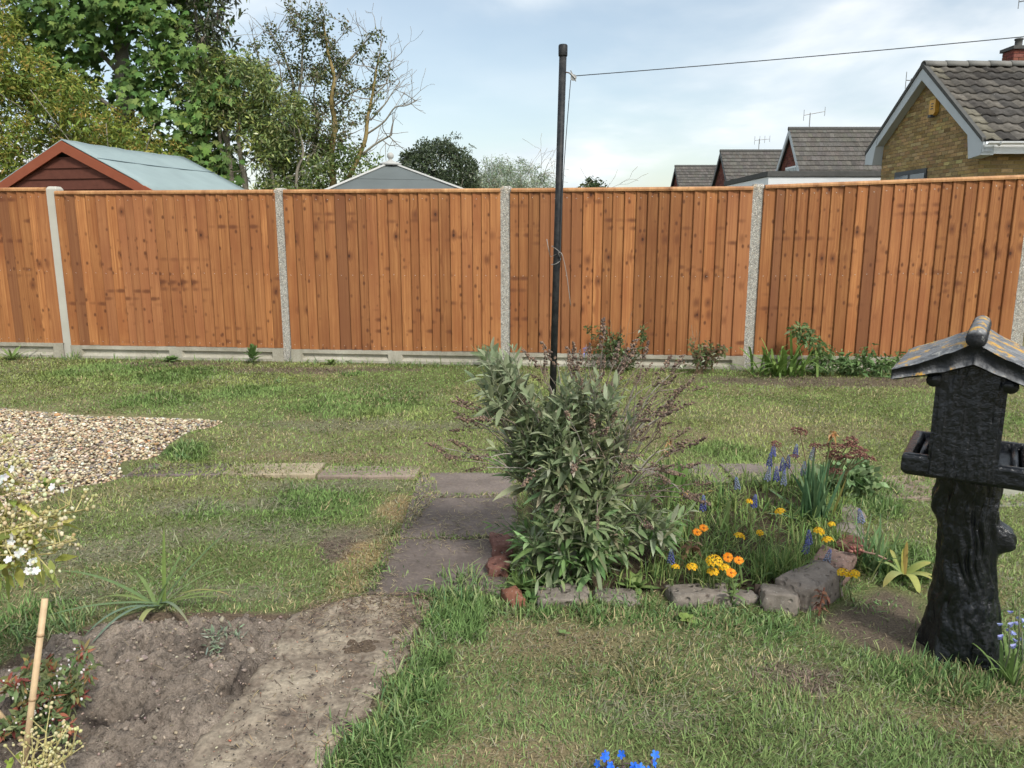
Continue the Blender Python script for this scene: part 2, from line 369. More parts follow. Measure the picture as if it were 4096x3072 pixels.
c = c * (1 - sstep(.45, .62, q)) + np.array([.18, .17, .085]) * sstep(.45, .62, q)
for k, cc in (('brown', (.13, .10, .08)), ('tan', (.22, .17, .10)), ('straw', (.30, .22, .11)), ('grey', (.185, .18, .11)), ('lush', (.075, .11, .04))):
    w = pm[k][:, None]; c = c * (1 - w) + np.array(cc) * w
w = np.maximum(inpoly(x, y, DIRT), 0)[:, None] * sstep(0, .05, edgedist(x, y, DIRT))[:, None]; c = c * (1 - w) + np.array([.125, .098, .072]) * w
w = (inpoly(x, y, BED) * 1.0)[:, None]; c = c * (1 - w) + np.array([.075, .058, .038]) * w
w = np.maximum(inpoly(x, y, SOIL), inpoly(x, y, CONC))[:, None] * 1.0; c = c * (1 - w) + np.array([.12, .09, .065]) * w
z = hz(x, y) + 0.03 * inpoly(x, y, BED) * sstep(0, .06, edgedist(x, y, BED))
z = z - 0.05 * np.maximum(inpoly(x, y, SOIL) * sstep(.02, .06, edgedist(x, y, SOIL)), inpoly(x, y, GRAV) * sstep(.02, .08, edgedist(x, y, GRAV)))
for a, b, e, f in SLABRECT:
    ins = (x > a - .01) & (x < b + .01) & (y > e - .01) & (y < f + .01); z = np.where(ins, np.minimum(z, -.004), z)
nx, ny = len(gx), len(gy); I = np.arange(nx * ny).reshape(ny, nx)
F = np.stack([I[:-1, :-1], I[:-1, 1:], I[1:, 1:], I[1:, :-1]], -1).reshape(-1, 4)
structure(np_obj('lawn', np.stack([x, y, z], 1), F, c, 'lawn', smooth=True))

# ---- bare earth bed, front left
g = NT('bare_earth', 0.95, 0.08); v = g.coord(); c0 = g.attr()
n = g.noise(v, 45, 7, .7); n3 = g.noise(v, 220, 3, .6)
c1 = g.mix(1.0, c0, g.ramp(n, [(.32, .42), (.48, .95), (.72, 1.35)]), 'MULTIPLY')
g.base(g.mix(1.0, c1, g.ramp(n3, [(.3, .75), (.7, 1.25)]), 'MULTIPLY'))
bn = g.bump(n3, 0.8, 0.004); g.bump(n, 1.0, 0.02, bn); M['bare_earth'] = g.m
gx = np.arange(-1.95, -.5, .0085); gy = np.arange(.95, 2.18, .0085); X, Y = np.meshgrid(gx, gy); x = X.ravel(); y = Y.ravel()
d = edgedist(x, y, SOIL); ins = inpoly(x, y, SOIL); w = np.where(ins, sstep(0, .07, d), 0)
lump = fbm(x, y, 14, 2, 5); lump2 = fbm(x, y, 45, 12, 3); big = fbm(x, y, 4, 7, 3)
z = -.03 + w * (.042 + .05 * (big - .5) + .080 * (lump - .5) + .046 * (lump2 - .5) + .07 * np.abs(fbm(x, y, 24, 14, 3) - .5))
for hx, hy, hr, hd in ((-.80, 1.865, .045, .03), (-.70, 1.74, .035, .025), (-.93, 1.62, .06, .025), (-1.12, 1.50, .13, .02), (-.68, 1.55, .05, .015)):
    z = z - hd * np.exp(-((x - hx) ** 2 + (y - hy) ** 2) / hr ** 2) * (.6 + .8 * lump)
dark = np.clip(sstep(.50, .62, fbm(x, y, 5.5, 40, 3)) * .25 + sum(np.exp(-(((x - a) / ra) ** 2 + ((y - b) / rb) ** 2)) for a, b, ra, rb in ((-.80, 1.86, .07, .035), (-.68, 1.73, .035, .05), (-1.10, 1.49, .17, .08), (-.93, 1.60, .10, .03), (-1.2, 1.62, .08, .06))) * (.45 + 1.1 * (fbm(x, y, 18, 44, 3) - .2)), 0, 1)[:, None]
c = np.array([.33, .275, .225])[None] * (1 + .45 * (fbm(x, y, 9, 60, 3) - .5))[:, None]; c = c * (1 - dark) + np.array([.075, .06, .052]) * dark
keep = ins; I = np.arange(len(x)).reshape(len(gy), len(gx)); F = np.stack([I[:-1, :-1], I[:-1, 1:], I[1:, 1:], I[1:, :-1]], -1).reshape(-1, 4)
F = F[keep[F].any(1)]; used = np.unique(F); rm = np.zeros(len(x), int); rm[used] = np.arange(len(used)); F = rm[F]
SOILZ = (gx, gy, z.reshape(len(gy), len(gx)))
def soilz(px, py):
    i = np.clip(((np.asarray(px) - gx0[0]) / .0085).astype(int), 0, len(gx0) - 1); j = np.clip(((np.asarray(py) - gy0[0]) / .0085).astype(int), 0, len(gy0) - 1)
    return SOILZ[2][j, i]
gx0, gy0 = SOILZ[0], SOILZ[1]
structure(np_obj('flower_bed_soil', np.stack([x, y, z], 1)[used], F, c[used], 'bare_earth', smooth=True))

def blob_mesh(sub=1, seed=0):
    import bmesh
    bm = bmesh.new(); bmesh.ops.create_icosphere(bm, subdivisions=sub, radius=1.0)
    V = np.array([v.co[:] for v in bm.verts]); F = np.array([[v.index for v in f.verts] for f in bm.faces]); bm.free(); return V, F
IV1, IF1 = blob_mesh(1); IV2, IF2 = blob_mesh(2)
def pebbles(P, S, C, V0=IV1, F0=IF1, rough=0.18):
    n = len(P); a = rng.uniform(0, 6.28, n); ca, sa = np.cos(a), np.sin(a); t = rng.uniform(-.35, .35, n)
    V = V0[None] * S[:, None, :] * (1 + rough * rng.standard_normal((n, len(V0), 1)))
    x = V[..., 0] * ca[:, None] - V[..., 1] * sa[:, None]; y = V[..., 0] * sa[:, None] + V[..., 1] * ca[:, None]; z = V[..., 2] + x * t[:, None]
    V = np.stack([x, y, z], -1) + P[:, None, :]
    F = F0[None] + (np.arange(n) * len(V0))[:, None, None]
    return V.reshape(-1, 3), F.reshape(-1, 3), np.repeat(C, len(V0), 0)
# clods and crumbs on the bare earth
n = 7000; x = rng.uniform(-1.75, -.42, n); y = rng.uniform(1.0, 2.11, n); k = inpoly(x, y, SOIL) & (edgedist(x, y, SOIL) > .015); x = x[k]; y = y[k]; n = len(x)
s = .0020 + .0042 * rng.random(n) ** 4 + .006 * (rng.random(n) > .99)
C = pal(n, [(.31, .26, .21), (.25, .205, .165), (.37, .31, .25), (.10, .08, .068)], [5, 4, 2, 2])
stuff(np_obj('soil_clods', *pebbles(np.stack([x, y, soilz(x, y) + s * .25], 1), np.stack([s, s * rng.uniform(.6, 1, n), s * rng.uniform(.5, .8, n)], 1), C, rough=.3), 'soilbit'), 'loose crumbs and clods lying on the bare earth bed', 'soil')

# ---- concrete remains of the path
g = NT('old_concrete', 0.9, 0.15); v = g.coord(); n = g.noise(v, 9, 6, .65); n2 = g.noise(v, 70, 5, .6)
cc = g.mix(g.ramp(n, [(.40, 0.), (.60, 1.)]), (.17, .135, .105), (.325, .275, .21))
m2 = g.noise(g.coord(add=(3, 1, 0)), 14, 6, .7); cc = g.mix(g.ramp(m2, [(.58, 0.), (.66, .9)]), cc, (.05, .042, .038))
g.base(g.mix(1.0, cc, g.ramp(n2, [(.3, .65), (.7, 1.3)]), 'MULTIPLY')); bb = g.bump(n2, 0.7, 0.004); g.bump(n, 0.6, 0.012, bb); M['concrete_old'] = g.m
gx = np.arange(-.80, -.2, .009); gy = np.arange(.95, 2.26, .009); X, Y = np.meshgrid(gx, gy); x = X.ravel(); y = Y.ravel()
wx = x + .03 * (fbm(x, y, 18, 71, 3) - .5); wy = y + .03 * (fbm(x, y, 18, 72, 3) - .5)
ins = inpoly(wx, wy, CONC); d = edgedist(wx, wy, CONC); z = np.where(ins, .012 * sstep(0, .03, d) + .022 * (fbm(x, y, 11, 73, 4) - .5) + .006 * (fbm(x, y, 50, 75, 2) - .5), -.03)
z = z + np.where(x < -.46, .014 * sstep(-.46, -.6, x), 0) * 0
I = np.arange(len(x)).reshape(len(gy), len(gx)); F = np.stack([I[:-1, :-1], I[:-1, 1:], I[1:, 1:], I[1:, :-1]], -1).reshape(-1, 4); F = F[ins[F].any(1)]
used = np.unique(F); rm = np.zeros(len(x), int); rm[used] = np.arange(len(used))
o = structure(np_obj('path', np.stack([x, y, z], 1)[used], rm[F], None, 'concrete_old', smooth=True))
n = 1700; x = rng.uniform(-.66, -.24, n); y = rng.uniform(1.3, 2.22, n); k = inpoly(x, y, CONC); x, y = x[k], y[k]; n = len(x); s = .0012 + .0026 * rng.random(n) ** 3
C = pal(n, [(.4, .35, .27), (.16, .12, .09), (.05, .04, .035), (.45, .18, .10)], [3, 5, 3, .35])
stuff(np_obj('path_grit', *pebbles(np.stack([x, y, np.full(n, .018)], 1), np.stack([s, s * .8, s * .6], 1), C), 'pebble'), 'grit and crumbs scattered on the broken concrete path', 'grit')

# ---- paving slabs
g = NT('paving', 0.85, 0.25); v = g.coord(); ob = g.n('ShaderNodeObjectInfo'); n = g.noise(v, 7, 6, .65); n2 = g.noise(v, 120, 4, .6)
cc = g.mix(1.0, ob.outputs['Color'], g.ramp(n, [(.3, .75), (.7, 1.25)]), 'MULTIPLY'); cc = g.mix(1.0, cc, g.ramp(n2, [(.3, .82), (.7, 1.2)]), 'MULTIPLY')
cc = g.mix(g.ramp(g.noise(v, 11, 7, .75), [(.60, 0.), (.72, .5)]), cc, (.30, .25, .18)); g.base(cc); bb = g.bump(n2, .5, .002); g.bump(n, .4, .006, bb); M['paving'] = g.m
for i, (a, b, e, f, t, lab) in enumerate(SLABS):
    mb = MB(); zt = .010 + random.uniform(-.002, .003); j = lambda: random.uniform(-.006, .006)
    base = [(a + j(), e + j()), (b + j(), e + j()), (b + j(), f + j()), (a + j(), f + j())]
    mb.hexa([(px, py, zt - .045) for px, py in base] + [(px, py, zt + random.uniform(-.003, .003)) for px, py in base])
    o = tag(mb.build('paving_slab', 'paving', bevel=.006), lab, 'paving slab', 'slabs of the garden path'); o.color = (*t, 1)

# ---- gravel
g = NT('gravel_bed', 0.95, 0.1); v = g.coord(); g.base(g.mix(g.noise(v, 60, 4), (.11, .085, .06), (.28, .22, .16))); g.bump(g.noise(v, 90, 3), .8, .01); M['gravel_bed'] = g.m
mb = MB(); mb.add([(px, py, -.016) for px, py in GRAV], [tuple(range(len(GRAV)))]); structure(mb.build('ground_under_gravel', 'gravel_bed', local=True))
x = rng.uniform(-5.0, -1.7, 90000); y = rng.uniform(2.65, 5.3, 90000); k = inpoly(x, y, GRAV) & (x > -.78 * y - .55); x, y = x[k], y[k]
d = edgedist(x, y, GRAV); k = rng.random(len(x)) < (.30 + .70 * sstep(0, .12, d)); x, y = x[k][:19500], y[k][:19500]; n = len(x)
s = .0068 * rng.lognormal(0, .33, n); s = np.clip(s, .004, .02)
C = pal(n, [(.50, .40, .27), (.62, .55, .42), (.40, .29, .19), (.30, .25, .20), (.22, .21, .21), (.45, .24, .12), (.75, .70, .60)], [7, 5, 4, 3.5, 2.0, .7, 1.4], .14) * np.array([1.02, 1.02, .98])
z = -.012 + rng.uniform(0, .020, n) * sstep(0, .12, edgedist(x, y, GRAV))
stuff(np_obj('gravel', *pebbles(np.stack([x, y, z], 1), np.stack([s * 1.15, s * rng.uniform(.65, .95, n), s * rng.uniform(.45, .7, n)], 1), C, rough=.09), 'pebble', smooth=True), 'pale tan pea gravel spread beside the lawn', 'gravel')

# ---- the grass itself
def grass_field():
    ylo, yhi = 1.02, 7.05; out = []
    N = 2450000
    u = rng.random(N); y = ylo + (yhi - ylo) * u; hw = .72 * y + .75
    x = rng.uniform(-1, 1, N) * (.72 * yhi + .75); dens = 1.5 / np.maximum(y, 1.1) * np.where(y < 2.7, 1.15, .92)
    k = (np.abs(x) < hw) & (rng.random(N) < np.clip(dens, 0, 1)); x, y = x[k], y[k]
    fy = 6.49 - .103 * x; k = y < fy + .02; x, y, fy = x[k], y[k], fy[k]
    j1 = .035 * (fbm(x, y, 22, 80, 2) - .5); j2 = .035 * (fbm(x, y, 22, 81, 2) - .5)
    bad = np.zeros(len(x), bool)
    for a, b, e, f in SLABRECT:
        ov = .02 if e > 3.0 else .006
        m = .36 * (fbm(x, y, 6, 85, 3) - (.20 if a < -.8 else .26)); i = np.minimum(np.minimum(x - a, b - x), np.minimum(y - e, f - y))
        bad |= i > np.clip(ov + (m if (e > 3.2 or a > 1.4) else m * .06), .003, .2)
    # the lawn creeps over the left edge of the short path
    crv = np.interp(y, [2.2, 2.4, 2.7, 3.0, 3.12, 3.3, 3.5], [-.43, -.425, -.40, -.345, -.31, -.335, -.40])
    bad &= ~((x < crv + .02 * (fbm(x, y, 25, 90, 2) - .5)) & (x > -.47) & (y > 2.24) & (y < 3.48))
    for pl, mrg in ((SOIL, .0), (CONC, .0), (GRAV, .0), (BED, .0)):
        bad |= inpoly(x + j1, y + j2, pl)
    bad |= inpoly(x + j1, y + j2, DIRT) & (rng.random(len(x)) < .93)
    bad |= np.hypot(x - 1.235, y - 1.92) < .085
    bad |= (y > fy - .16 + .12 * (fbm(x, y, 3, 95, 3))) & (rng.random(len(x)) < .55)
    x, y = x[~bad], y[~bad]; n = len(x)
    pm = patchmap(x, y); lush = pm['lush']
    q1 = fbm(x, y, 1.6, 101, 4); q2 = fbm(x, y, 5, 105, 3); q3 = fbm(x, y, 13, 109, 3)
    thin = np.clip(pm['brown'] * .35 + pm['tan'] * .15 + .30 * sstep(.52, .68, q2) * (1 - lush), 0, .85)
    k = rng.random(n) > thin; x, y = x[k], y[k]; n = len(x); pm = {a: b[k] for a, b in pm.items()}; lush = pm['lush']; q1, q2, q3 = q1[k], q2[k], q3[k]
    h = (.013 + .014 * rng.random(n) + .013 * sstep(.5, .7, q3) * rng.random(n)) * (1 + .35 * (q1 - .5))
    h = h * (1 + 1.05 * lush * rng.uniform(.4, 1.3, n)) * (1 - .35 * np.maximum(pm['brown'], pm['tan']))
    tall = (rng.random(n) < .004); h = np.where(tall, h * 2.4, h)
    w = (.0016 + .00078 * y) * rng.uniform(.7, 1.25, n) * (1 + .25 * lush)
    az = rng.uniform(0, 2 * math.pi, n); sweep = (q2 - .5) * 7
    az = np.where(rng.random(n) < .45, sweep + rng.normal(0, .6, n), az)
    lean = np.clip(rng.normal(.95, .40, n) * (1 - .35 * lush) + .35 * pm['grey'], .05, 1.45); lean = np.where(tall, .3, lean)
    D = np.stack([np.sin(lean) * np.cos(az), np.sin(lean) * np.sin(az), np.cos(lean)], 1)
    S = np.stack([-np.sin(az), np.cos(az), np.zeros(n)], 1) + .35 * rng.standard_normal((n, 3))
    g1 = np.array([.185, .275, .082]); g2 = np.array([.31, .355, .115]); dk = np.array([.105, .200, .070]); st = np.array([.47, .40, .22]); gr = np.array([.30, .30, .20]); br = np.array([.21, .155, .125])
    t = np.clip(.42 + 1.9 * (q1 - .5) + .5 * (q3 - .5) + .22 * rng.standard_normal(n), 0, 1)[:, None]
    c = g1 * (1 - t) + g2 * t
    nr = (1 - sstep(2.0, 3.0, y))[:, None]; c = c * (1 - nr * np.array([.20, .12, .0]))
    c = c * (1 - .85 * lush[:, None]) + (dk * .55 + g1 * .45) * .85 * lush[:, None]
    dry = .10 + .50 * sstep(.50, .70, fbm(x, y, 3.1, 120, 4)) + .8 * pm['straw'] + .55 * pm['tan'] - .35 * lush
    isd = (rng.random(n) < np.clip(dry * .72, .02, .92))[:, None]; c = np.where(isd, st * rng.uniform(.55, 1.0, (n, 1)), c)
    isg = (rng.random(n) < np.clip(.05 + .55 * pm['grey'] + .14 * sstep(.5, .62, fbm(x, y, 2.3, 131, 3)) - .2 * lush, 0, .9))[:, None]; c = np.where(isg, gr * rng.uniform(.6, 1.1, (n, 1)), c)
    isb = (rng.random(n) < pm['brown'] * .9)[:, None]; c = np.where(isb, br * rng.uniform(.6, 1.4, (n, 1)), c)
    c = np.clip(c * (1 + .24 * rng.standard_normal((n, 1))), .01, .7)
    zg = hz(x, y) - .002
    for a, b, e, f in SLABRECT: zg = np.where((x > a) & (x < b) & (y > e) & (y < f), np.maximum(zg, .009), zg)
    V, F, C = strips(np.stack([x, y, zg], 1), D, S, h, w, GRASS, .35 * rng.random(n), c)
    print('grass blades', n); return V, F, C
stuff(np_obj('lawn_grass', *grass_field(), 'grass'), 'short mown lawn grass, green mixed with dry straw and worn patches', 'grass')
def clippings(n, poly_ok, zf, hl=(.012, .04), cols=((.40, .33, .19), (.30, .25, .16), (.20, .16, .11)), yr=(1.3, 3.7), xr=(-2, 2)):
    x = rng.uniform(*xr, n); y = rng.uniform(*yr, n); k = poly_ok(x, y); x, y = x[k], y[k]; n = len(x)
    az = rng.uniform(0, 6.28, n); D = np.stack([np.cos(az), np.sin(az), rng.uniform(-.02, .22, n)], 1); S = np.stack([-np.sin(az), np.cos(az), np.zeros(n)], 1)
    return strips(np.stack([x, y, zf(x, y)], 1), D, S, rng.uniform(*hl, n), rng.uniform(.0013, .0026, n), GRASS, .1, pal(n, cols))
onslab = lambda x, y: (sum(((x > a) & (x < b) & (y > e) & (y < f)) for a, b, e, f in SLABRECT) > 0) & (rng.random(len(x)) < .10 + .9 * sstep(.5, .68, fbm(x, y, 6, 140, 3)) + .9 * sstep(-.14, -.02, x) * (y < 3.1) + .8 * sstep(.54, .62, fbm(x, y, 2.5, 143, 2)))
p1 = clippings(26000, onslab, lambda x, y: np.full(len(x), .0155), yr=(2.2, 3.7), xr=(-1.9, 2.5))
p2 = clippings(6000, lambda x, y: inpoly(x, y, CONC) & (rng.random(len(x)) < .10 + .9 * sstep(1.95, 2.2, y) + .6 * sstep(-.36, -.28, x)), lambda x, y: np.full(len(x), .021), yr=(1.3, 2.25), xr=(-.63, -.2), cols=((.34, .26, .16), (.17, .12, .085), (.10, .07, .05)))
p3 = clippings(2600, lambda x, y: inpoly(x, y, SOIL) & (rng.random(len(x)) < .10 + .5 * sstep(-.75, -.62, x)), lambda x, y: soilz(x, y) + .004, yr=(1.3, 2.12), xr=(-1.5, -.42), hl=(.012, .05), cols=((.28, .21, .14), (.17, .13, .09)))
def onlawn(x, y):
    m = patchmap(x, y); ok = rng.random(len(x)) < .10 + .9 * np.maximum.reduce([m['brown'], m['tan'] * .8, m['grey'] * .9, m['straw'] * .6])
    for pl in (SOIL, CONC, GRAV, BED): ok &= ~inpoly(x, y, pl)
    for a, b, e, f in SLABRECT: ok &= ~((x > a) & (x < b) & (y > e) & (y < f))
    return ok & (np.abs(x) < .7 * y + .3)
p4 = clippings(90000, onlawn, lambda x, y: hz(x, y) + .007 + .006 * rng.random(len(x)), hl=(.015, .045), yr=(1.3, 4.6), xr=(-3, 3), cols=((.33, .28, .18), (.24, .21, .145), (.19, .15, .115), (.27, .27, .16)))
stuff(np_obj('grass_clippings', *joinparts([p1, p2, p3, p4]), 'grass'), 'dry grass clippings strewn over the slabs and earth', 'clippings')
# ------------------------------------------------------------------ the fence
FU = np.array([.9948, -.1022, 0.0]); FN = np.array([-.1022, -.9948, 0.0])
PX = [-6.06, -4.02, -1.97, -.05, 1.96, 4.02]
def fpt(x, off=0.0, z=0.0): return np.array([x, 6.49 - .103 * x, z]) + FN * off
FRZ = math.atan2(FU[1], FU[0])
# stained softwood with knots: object colour = (group seed, tone, redness), one set for each board
def wood(name, kn=1.0, light=(.45, .205, .075), dark=(.225, .083, .028)):
    a = NT(name, .62, .25); ob = a.n('ShaderNodeObjectInfo'); oc = a.n('ShaderNodeSeparateColor'); a.l(ob.outputs['Color'], oc.inputs[0])
    tcx = a.n('ShaderNodeTexCoord').outputs['Object']; sp = a.n('ShaderNodeSeparateXYZ'); a.l(tcx, sp.inputs[0])
    def vec(sx, sz, seed, jit):
        c = a.n('ShaderNodeCombineXYZ'); a.l(a.math('MULTIPLY', sp.outputs['X'], sx), c.inputs[0])
        a.l(a.math('ADD', a.math('MULTIPLY', oc.outputs['Red'], seed), a.math('MULTIPLY', ob.outputs['Random'], jit)), c.inputs[1])
        a.l(a.math('MULTIPLY', sp.outputs['Z'], sz), c.inputs[2]); return c.outputs[0]
    knot = a.voro(vec(6.2, 5.6, 61.0, .55), 1.0)
    whis = a.voro(vec(4.5, 15.0, 97.0, .45), 1.0); wg = a.noise(vec(3.0, 2.6, 43.0, .1), 1.0, 2)
    warp = a.math('MULTIPLY', a.ramp(knot, [(.0, 1.), (.35, .0)]), 1.6)
    gcoord = a.n('ShaderNodeCombineXYZ'); a.l(a.math('ADD', a.math('MULTIPLY', sp.outputs['X'], 70.0), warp), gcoord.inputs[0]); a.l(a.math('MULTIPLY', ob.outputs['Random'], 50.0), gcoord.inputs[1]); a.l(a.math('MULTIPLY', sp.outputs['Z'], 1.6), gcoord.inputs[2])
    gr = a.noise(gcoord.outputs[0], 1.0, 5, .6, .6)
    blot = a.noise(vec(5.0, 2.2, 31.0, 3.0), 1.0, 4, .6)
    c = a.mix(a.ramp(gr, [(.30, 0.), (.70, 1.)]), dark, light)
    c = a.mix(a.ramp(blot, [(.38, .0), (.68, .75)]), c, (.235, .082, .030))
    c = a.mix(oc.outputs['Blue'], c, (.24, .098, .05))
    c = a.mix(1.0, c, a.math('ADD', .48, oc.outputs['Green']), 'MULTIPLY')
    c = a.mix(a.math('MULTIPLY', a.ramp(knot, [(.08, .8), (.24, 0.)]), kn), c, (.14, .048, .02))
    c = a.mix(a.math('MULTIPLY', a.ramp(knot, [(.04, .9), (.075, .0)]), kn), c, (.045, .018, .010))
    kn2 = a.voro(vec(15., 13., 71.0, 1.2), 1.0); c = a.mix(a.math('MULTIPLY', a.math('MULTIPLY', a.ramp(kn2, [(.09, .85), (.22, .0)]), a.ramp(wg, [(.36, 0.), (.46, 1.)])), kn), c, (.10, .035, .016))
    c = a.mix(a.math('MULTIPLY', a.math('MULTIPLY', a.ramp(whis, [(.10, .85), (.28, 0.)]), a.ramp(wg, [(.44, 0.), (.54, 1.)])), kn), c, (.13, .045, .02))
    a.base(c); a.bump(gr, .35, .003); return a.m
M['board'] = wood('stained_board'); M['cap'] = wood('cap_rail_wood', .5, (.60, .34, .16), (.42, .21, .09))
BH = 1.33
def board_mesh(w):
    mb = MB(); t0, t1 = .018, .006   # thick left edge laps over the thin edge of the board before it
    P = []
    for z in (0, 1.0):
        P += [(-w / 2, 0, z), (w / 2, 0, z), (w / 2, -t1, z), (w / 2 - .004, -t1 - .0008, z), (-w / 2 + .004, -t0, z), (-w / 2, -t0 + .004, z)]
    n = 6; F = [tuple(range(n - 1, -1, -1)), tuple(range(n, 2 * n))] + [(i, (i + 1) % n, n + (i + 1) % n, n + i) for i in range(n)]
    F = [tuple(reversed(f)) for f in F]
    mb.add(P, F); return mb.mesh('board', 'board')
BME = {w: board_mesh(w) for w in (.110, .102, .118, .085)}
M['nail'] = mat_plain('galvanised_nail', (.62, .62, .60), .35, .5, .1, 50, 0, 60, .8)
PANEL_LABEL = ['stained wood fence panel at the far left edge of the lawn', 'orange brown fence panel in front of the shed', 'orange brown fence panel in front of the summerhouse roof', 'fence panel behind the black clothes pole', 'fence panel at the right, behind the bird table roof']
GB_LABEL = ['concrete gravel board at the far left under the fence', 'concrete gravel board under the fence panel by the shed', 'concrete gravel board with the lupin at its left end', 'concrete gravel board behind the clothes pole foot', 'concrete gravel board behind the leafy weeds at right']
TOP = [(1.475, 1.475), (1.445, 1.445), (1.445, 1.445), (1.445, 1.45), (1.46, 1.525)]; BOT = [(.145, .13), (.12, .12), (.115, .115), (.115, .115), (.12, .14)]
g = NT('cast_concrete', .92, .15); v = g.coord(); n = g.noise(v, 3.5, 6, .65); n2 = g.noise(v, 150, 3, .6)
stre = g.noise(g.coord(scale=(14, 14, .8)), 1.0, 4); cc = g.mix(g.ramp(n, [(.3, 0.), (.7, 1.)]), (.30, .275, .22), (.47, .445, .37)); cc = g.mix(g.ramp(stre, [(.52, 0.), (.75, .45)]), cc, (.20, .19, .13))
g.base(g.mix(1.0, cc, g.ramp(n2, [(.3, .82), (.7, 1.15)]), 'MULTIPLY')); g.bump(n2, .35, .002); M['cast_concrete'] = g.m
def post_mat(name, agg):
    a = NT(name, .9, .15); v = a.coord(); n = a.noise(v, 5, 5); n2 = a.noise(v, 160, 3)
    cc = a.mix(n, (.40, .385, .33), (.56, .545, .49))
    if agg:
        cl = a.voro(v, 95, 'F1', 1, 'Color'); d = a.voro(v, 95, 'DISTANCE_TO_EDGE'); s = a.n('ShaderNodeSeparateColor'); a.l(cl, s.inputs[0])
        st = a.ramp(s.outputs[0], [(.0, (.42, .40, .36)), (.35, (.60, .58, .52)), (.7, (.72, .69, .63)), (1., (.55, .47, .38))]); cc = a.mix(a.ramp(d, [(.04, 0.), (.16, 1.)]), (.24, .23, .21), st)
        a.bump(a.ramp(d, [(.0, 0.), (.2, 1.)]), .8, .004)
    else: a.bump(n2, .35, .002)
    sz = a.n('ShaderNodeSeparateXYZ'); a.l(a.n('ShaderNodeTexCoord').outputs['Object'], sz.inputs[0])
    lich = a.math('MULTIPLY', a.ramp(a.noise(v, 26, 4, .6), [(.50, 0.), (.60, 1.)]), a.ramp(sz.outputs['Z'], [(.945, 0.), (.985, .85)]) if False else a.ramp(a.math('DIVIDE', sz.outputs['Z'], 1.6), [(.90, 0.), (.965, .85)]))
    if agg: cc = a.mix(lich, cc, (.50, .30, .07))
    a.base(cc); return a.m
M['post_plain'] = post_mat('post_concrete', False); M['post_agg'] = post_mat('post_exposed_aggregate', True)
POST_LABEL = ['pale smooth concrete post at the far left edge of the fence', 'pale smooth concrete post in front of the shed', 'speckled concrete post between the shed and the summerhouse', 'speckled concrete post just left of the clothes pole', 'speckled concrete post above the leafy clump by the fence', 'concrete post at the right edge behind the bird table']
PTOP = [1.52, 1.51, 1.485, 1.49, 1.495, 1.56]
for i, px in enumerate(PX):
    mb = MB(); w = .096; base = fpt(px, -.045); h = PTOP[i]
    prof = [(-w / 2, -.05), (w / 2, -.05), (w / 2, .055), (-w / 2, .055)]       # local x along fence, y towards the camera
    ring = lambda s, z: [tuple(base + FU * (x * s) + FN * ((y - .0025) * s + .0025) + np.array([0, 0, z])) for x, y in prof]
    V = ring(1, -.3) + ring(1, h - .022) + ring(.72, h)
    F = [(4 * k + j, 4 * k + (j + 1) % 4, 4 * k + 4 + (j + 1) % 4, 4 * k + 4 + j) for k in range(2) for j in range(4)] + [(8, 9, 10, 11), (3, 2, 1, 0)]
    mb.add(V, [tuple(reversed(f)) for f in F]); mb.v = [tuple(np.array(p) - base) for p in mb.v]
    o = link('fence_post', mb.mesh('fence_post', 'post_plain' if i < 2 else 'post_agg'), None, tuple(base)); b = o.modifiers.new('bevel', 'BEVEL'); b.width = .005; b.segments = 2; b.limit_method = 'ANGLE'
    tag(o, POST_LABEL[i], 'fence post', 'concrete fence posts')
random.seed(21)
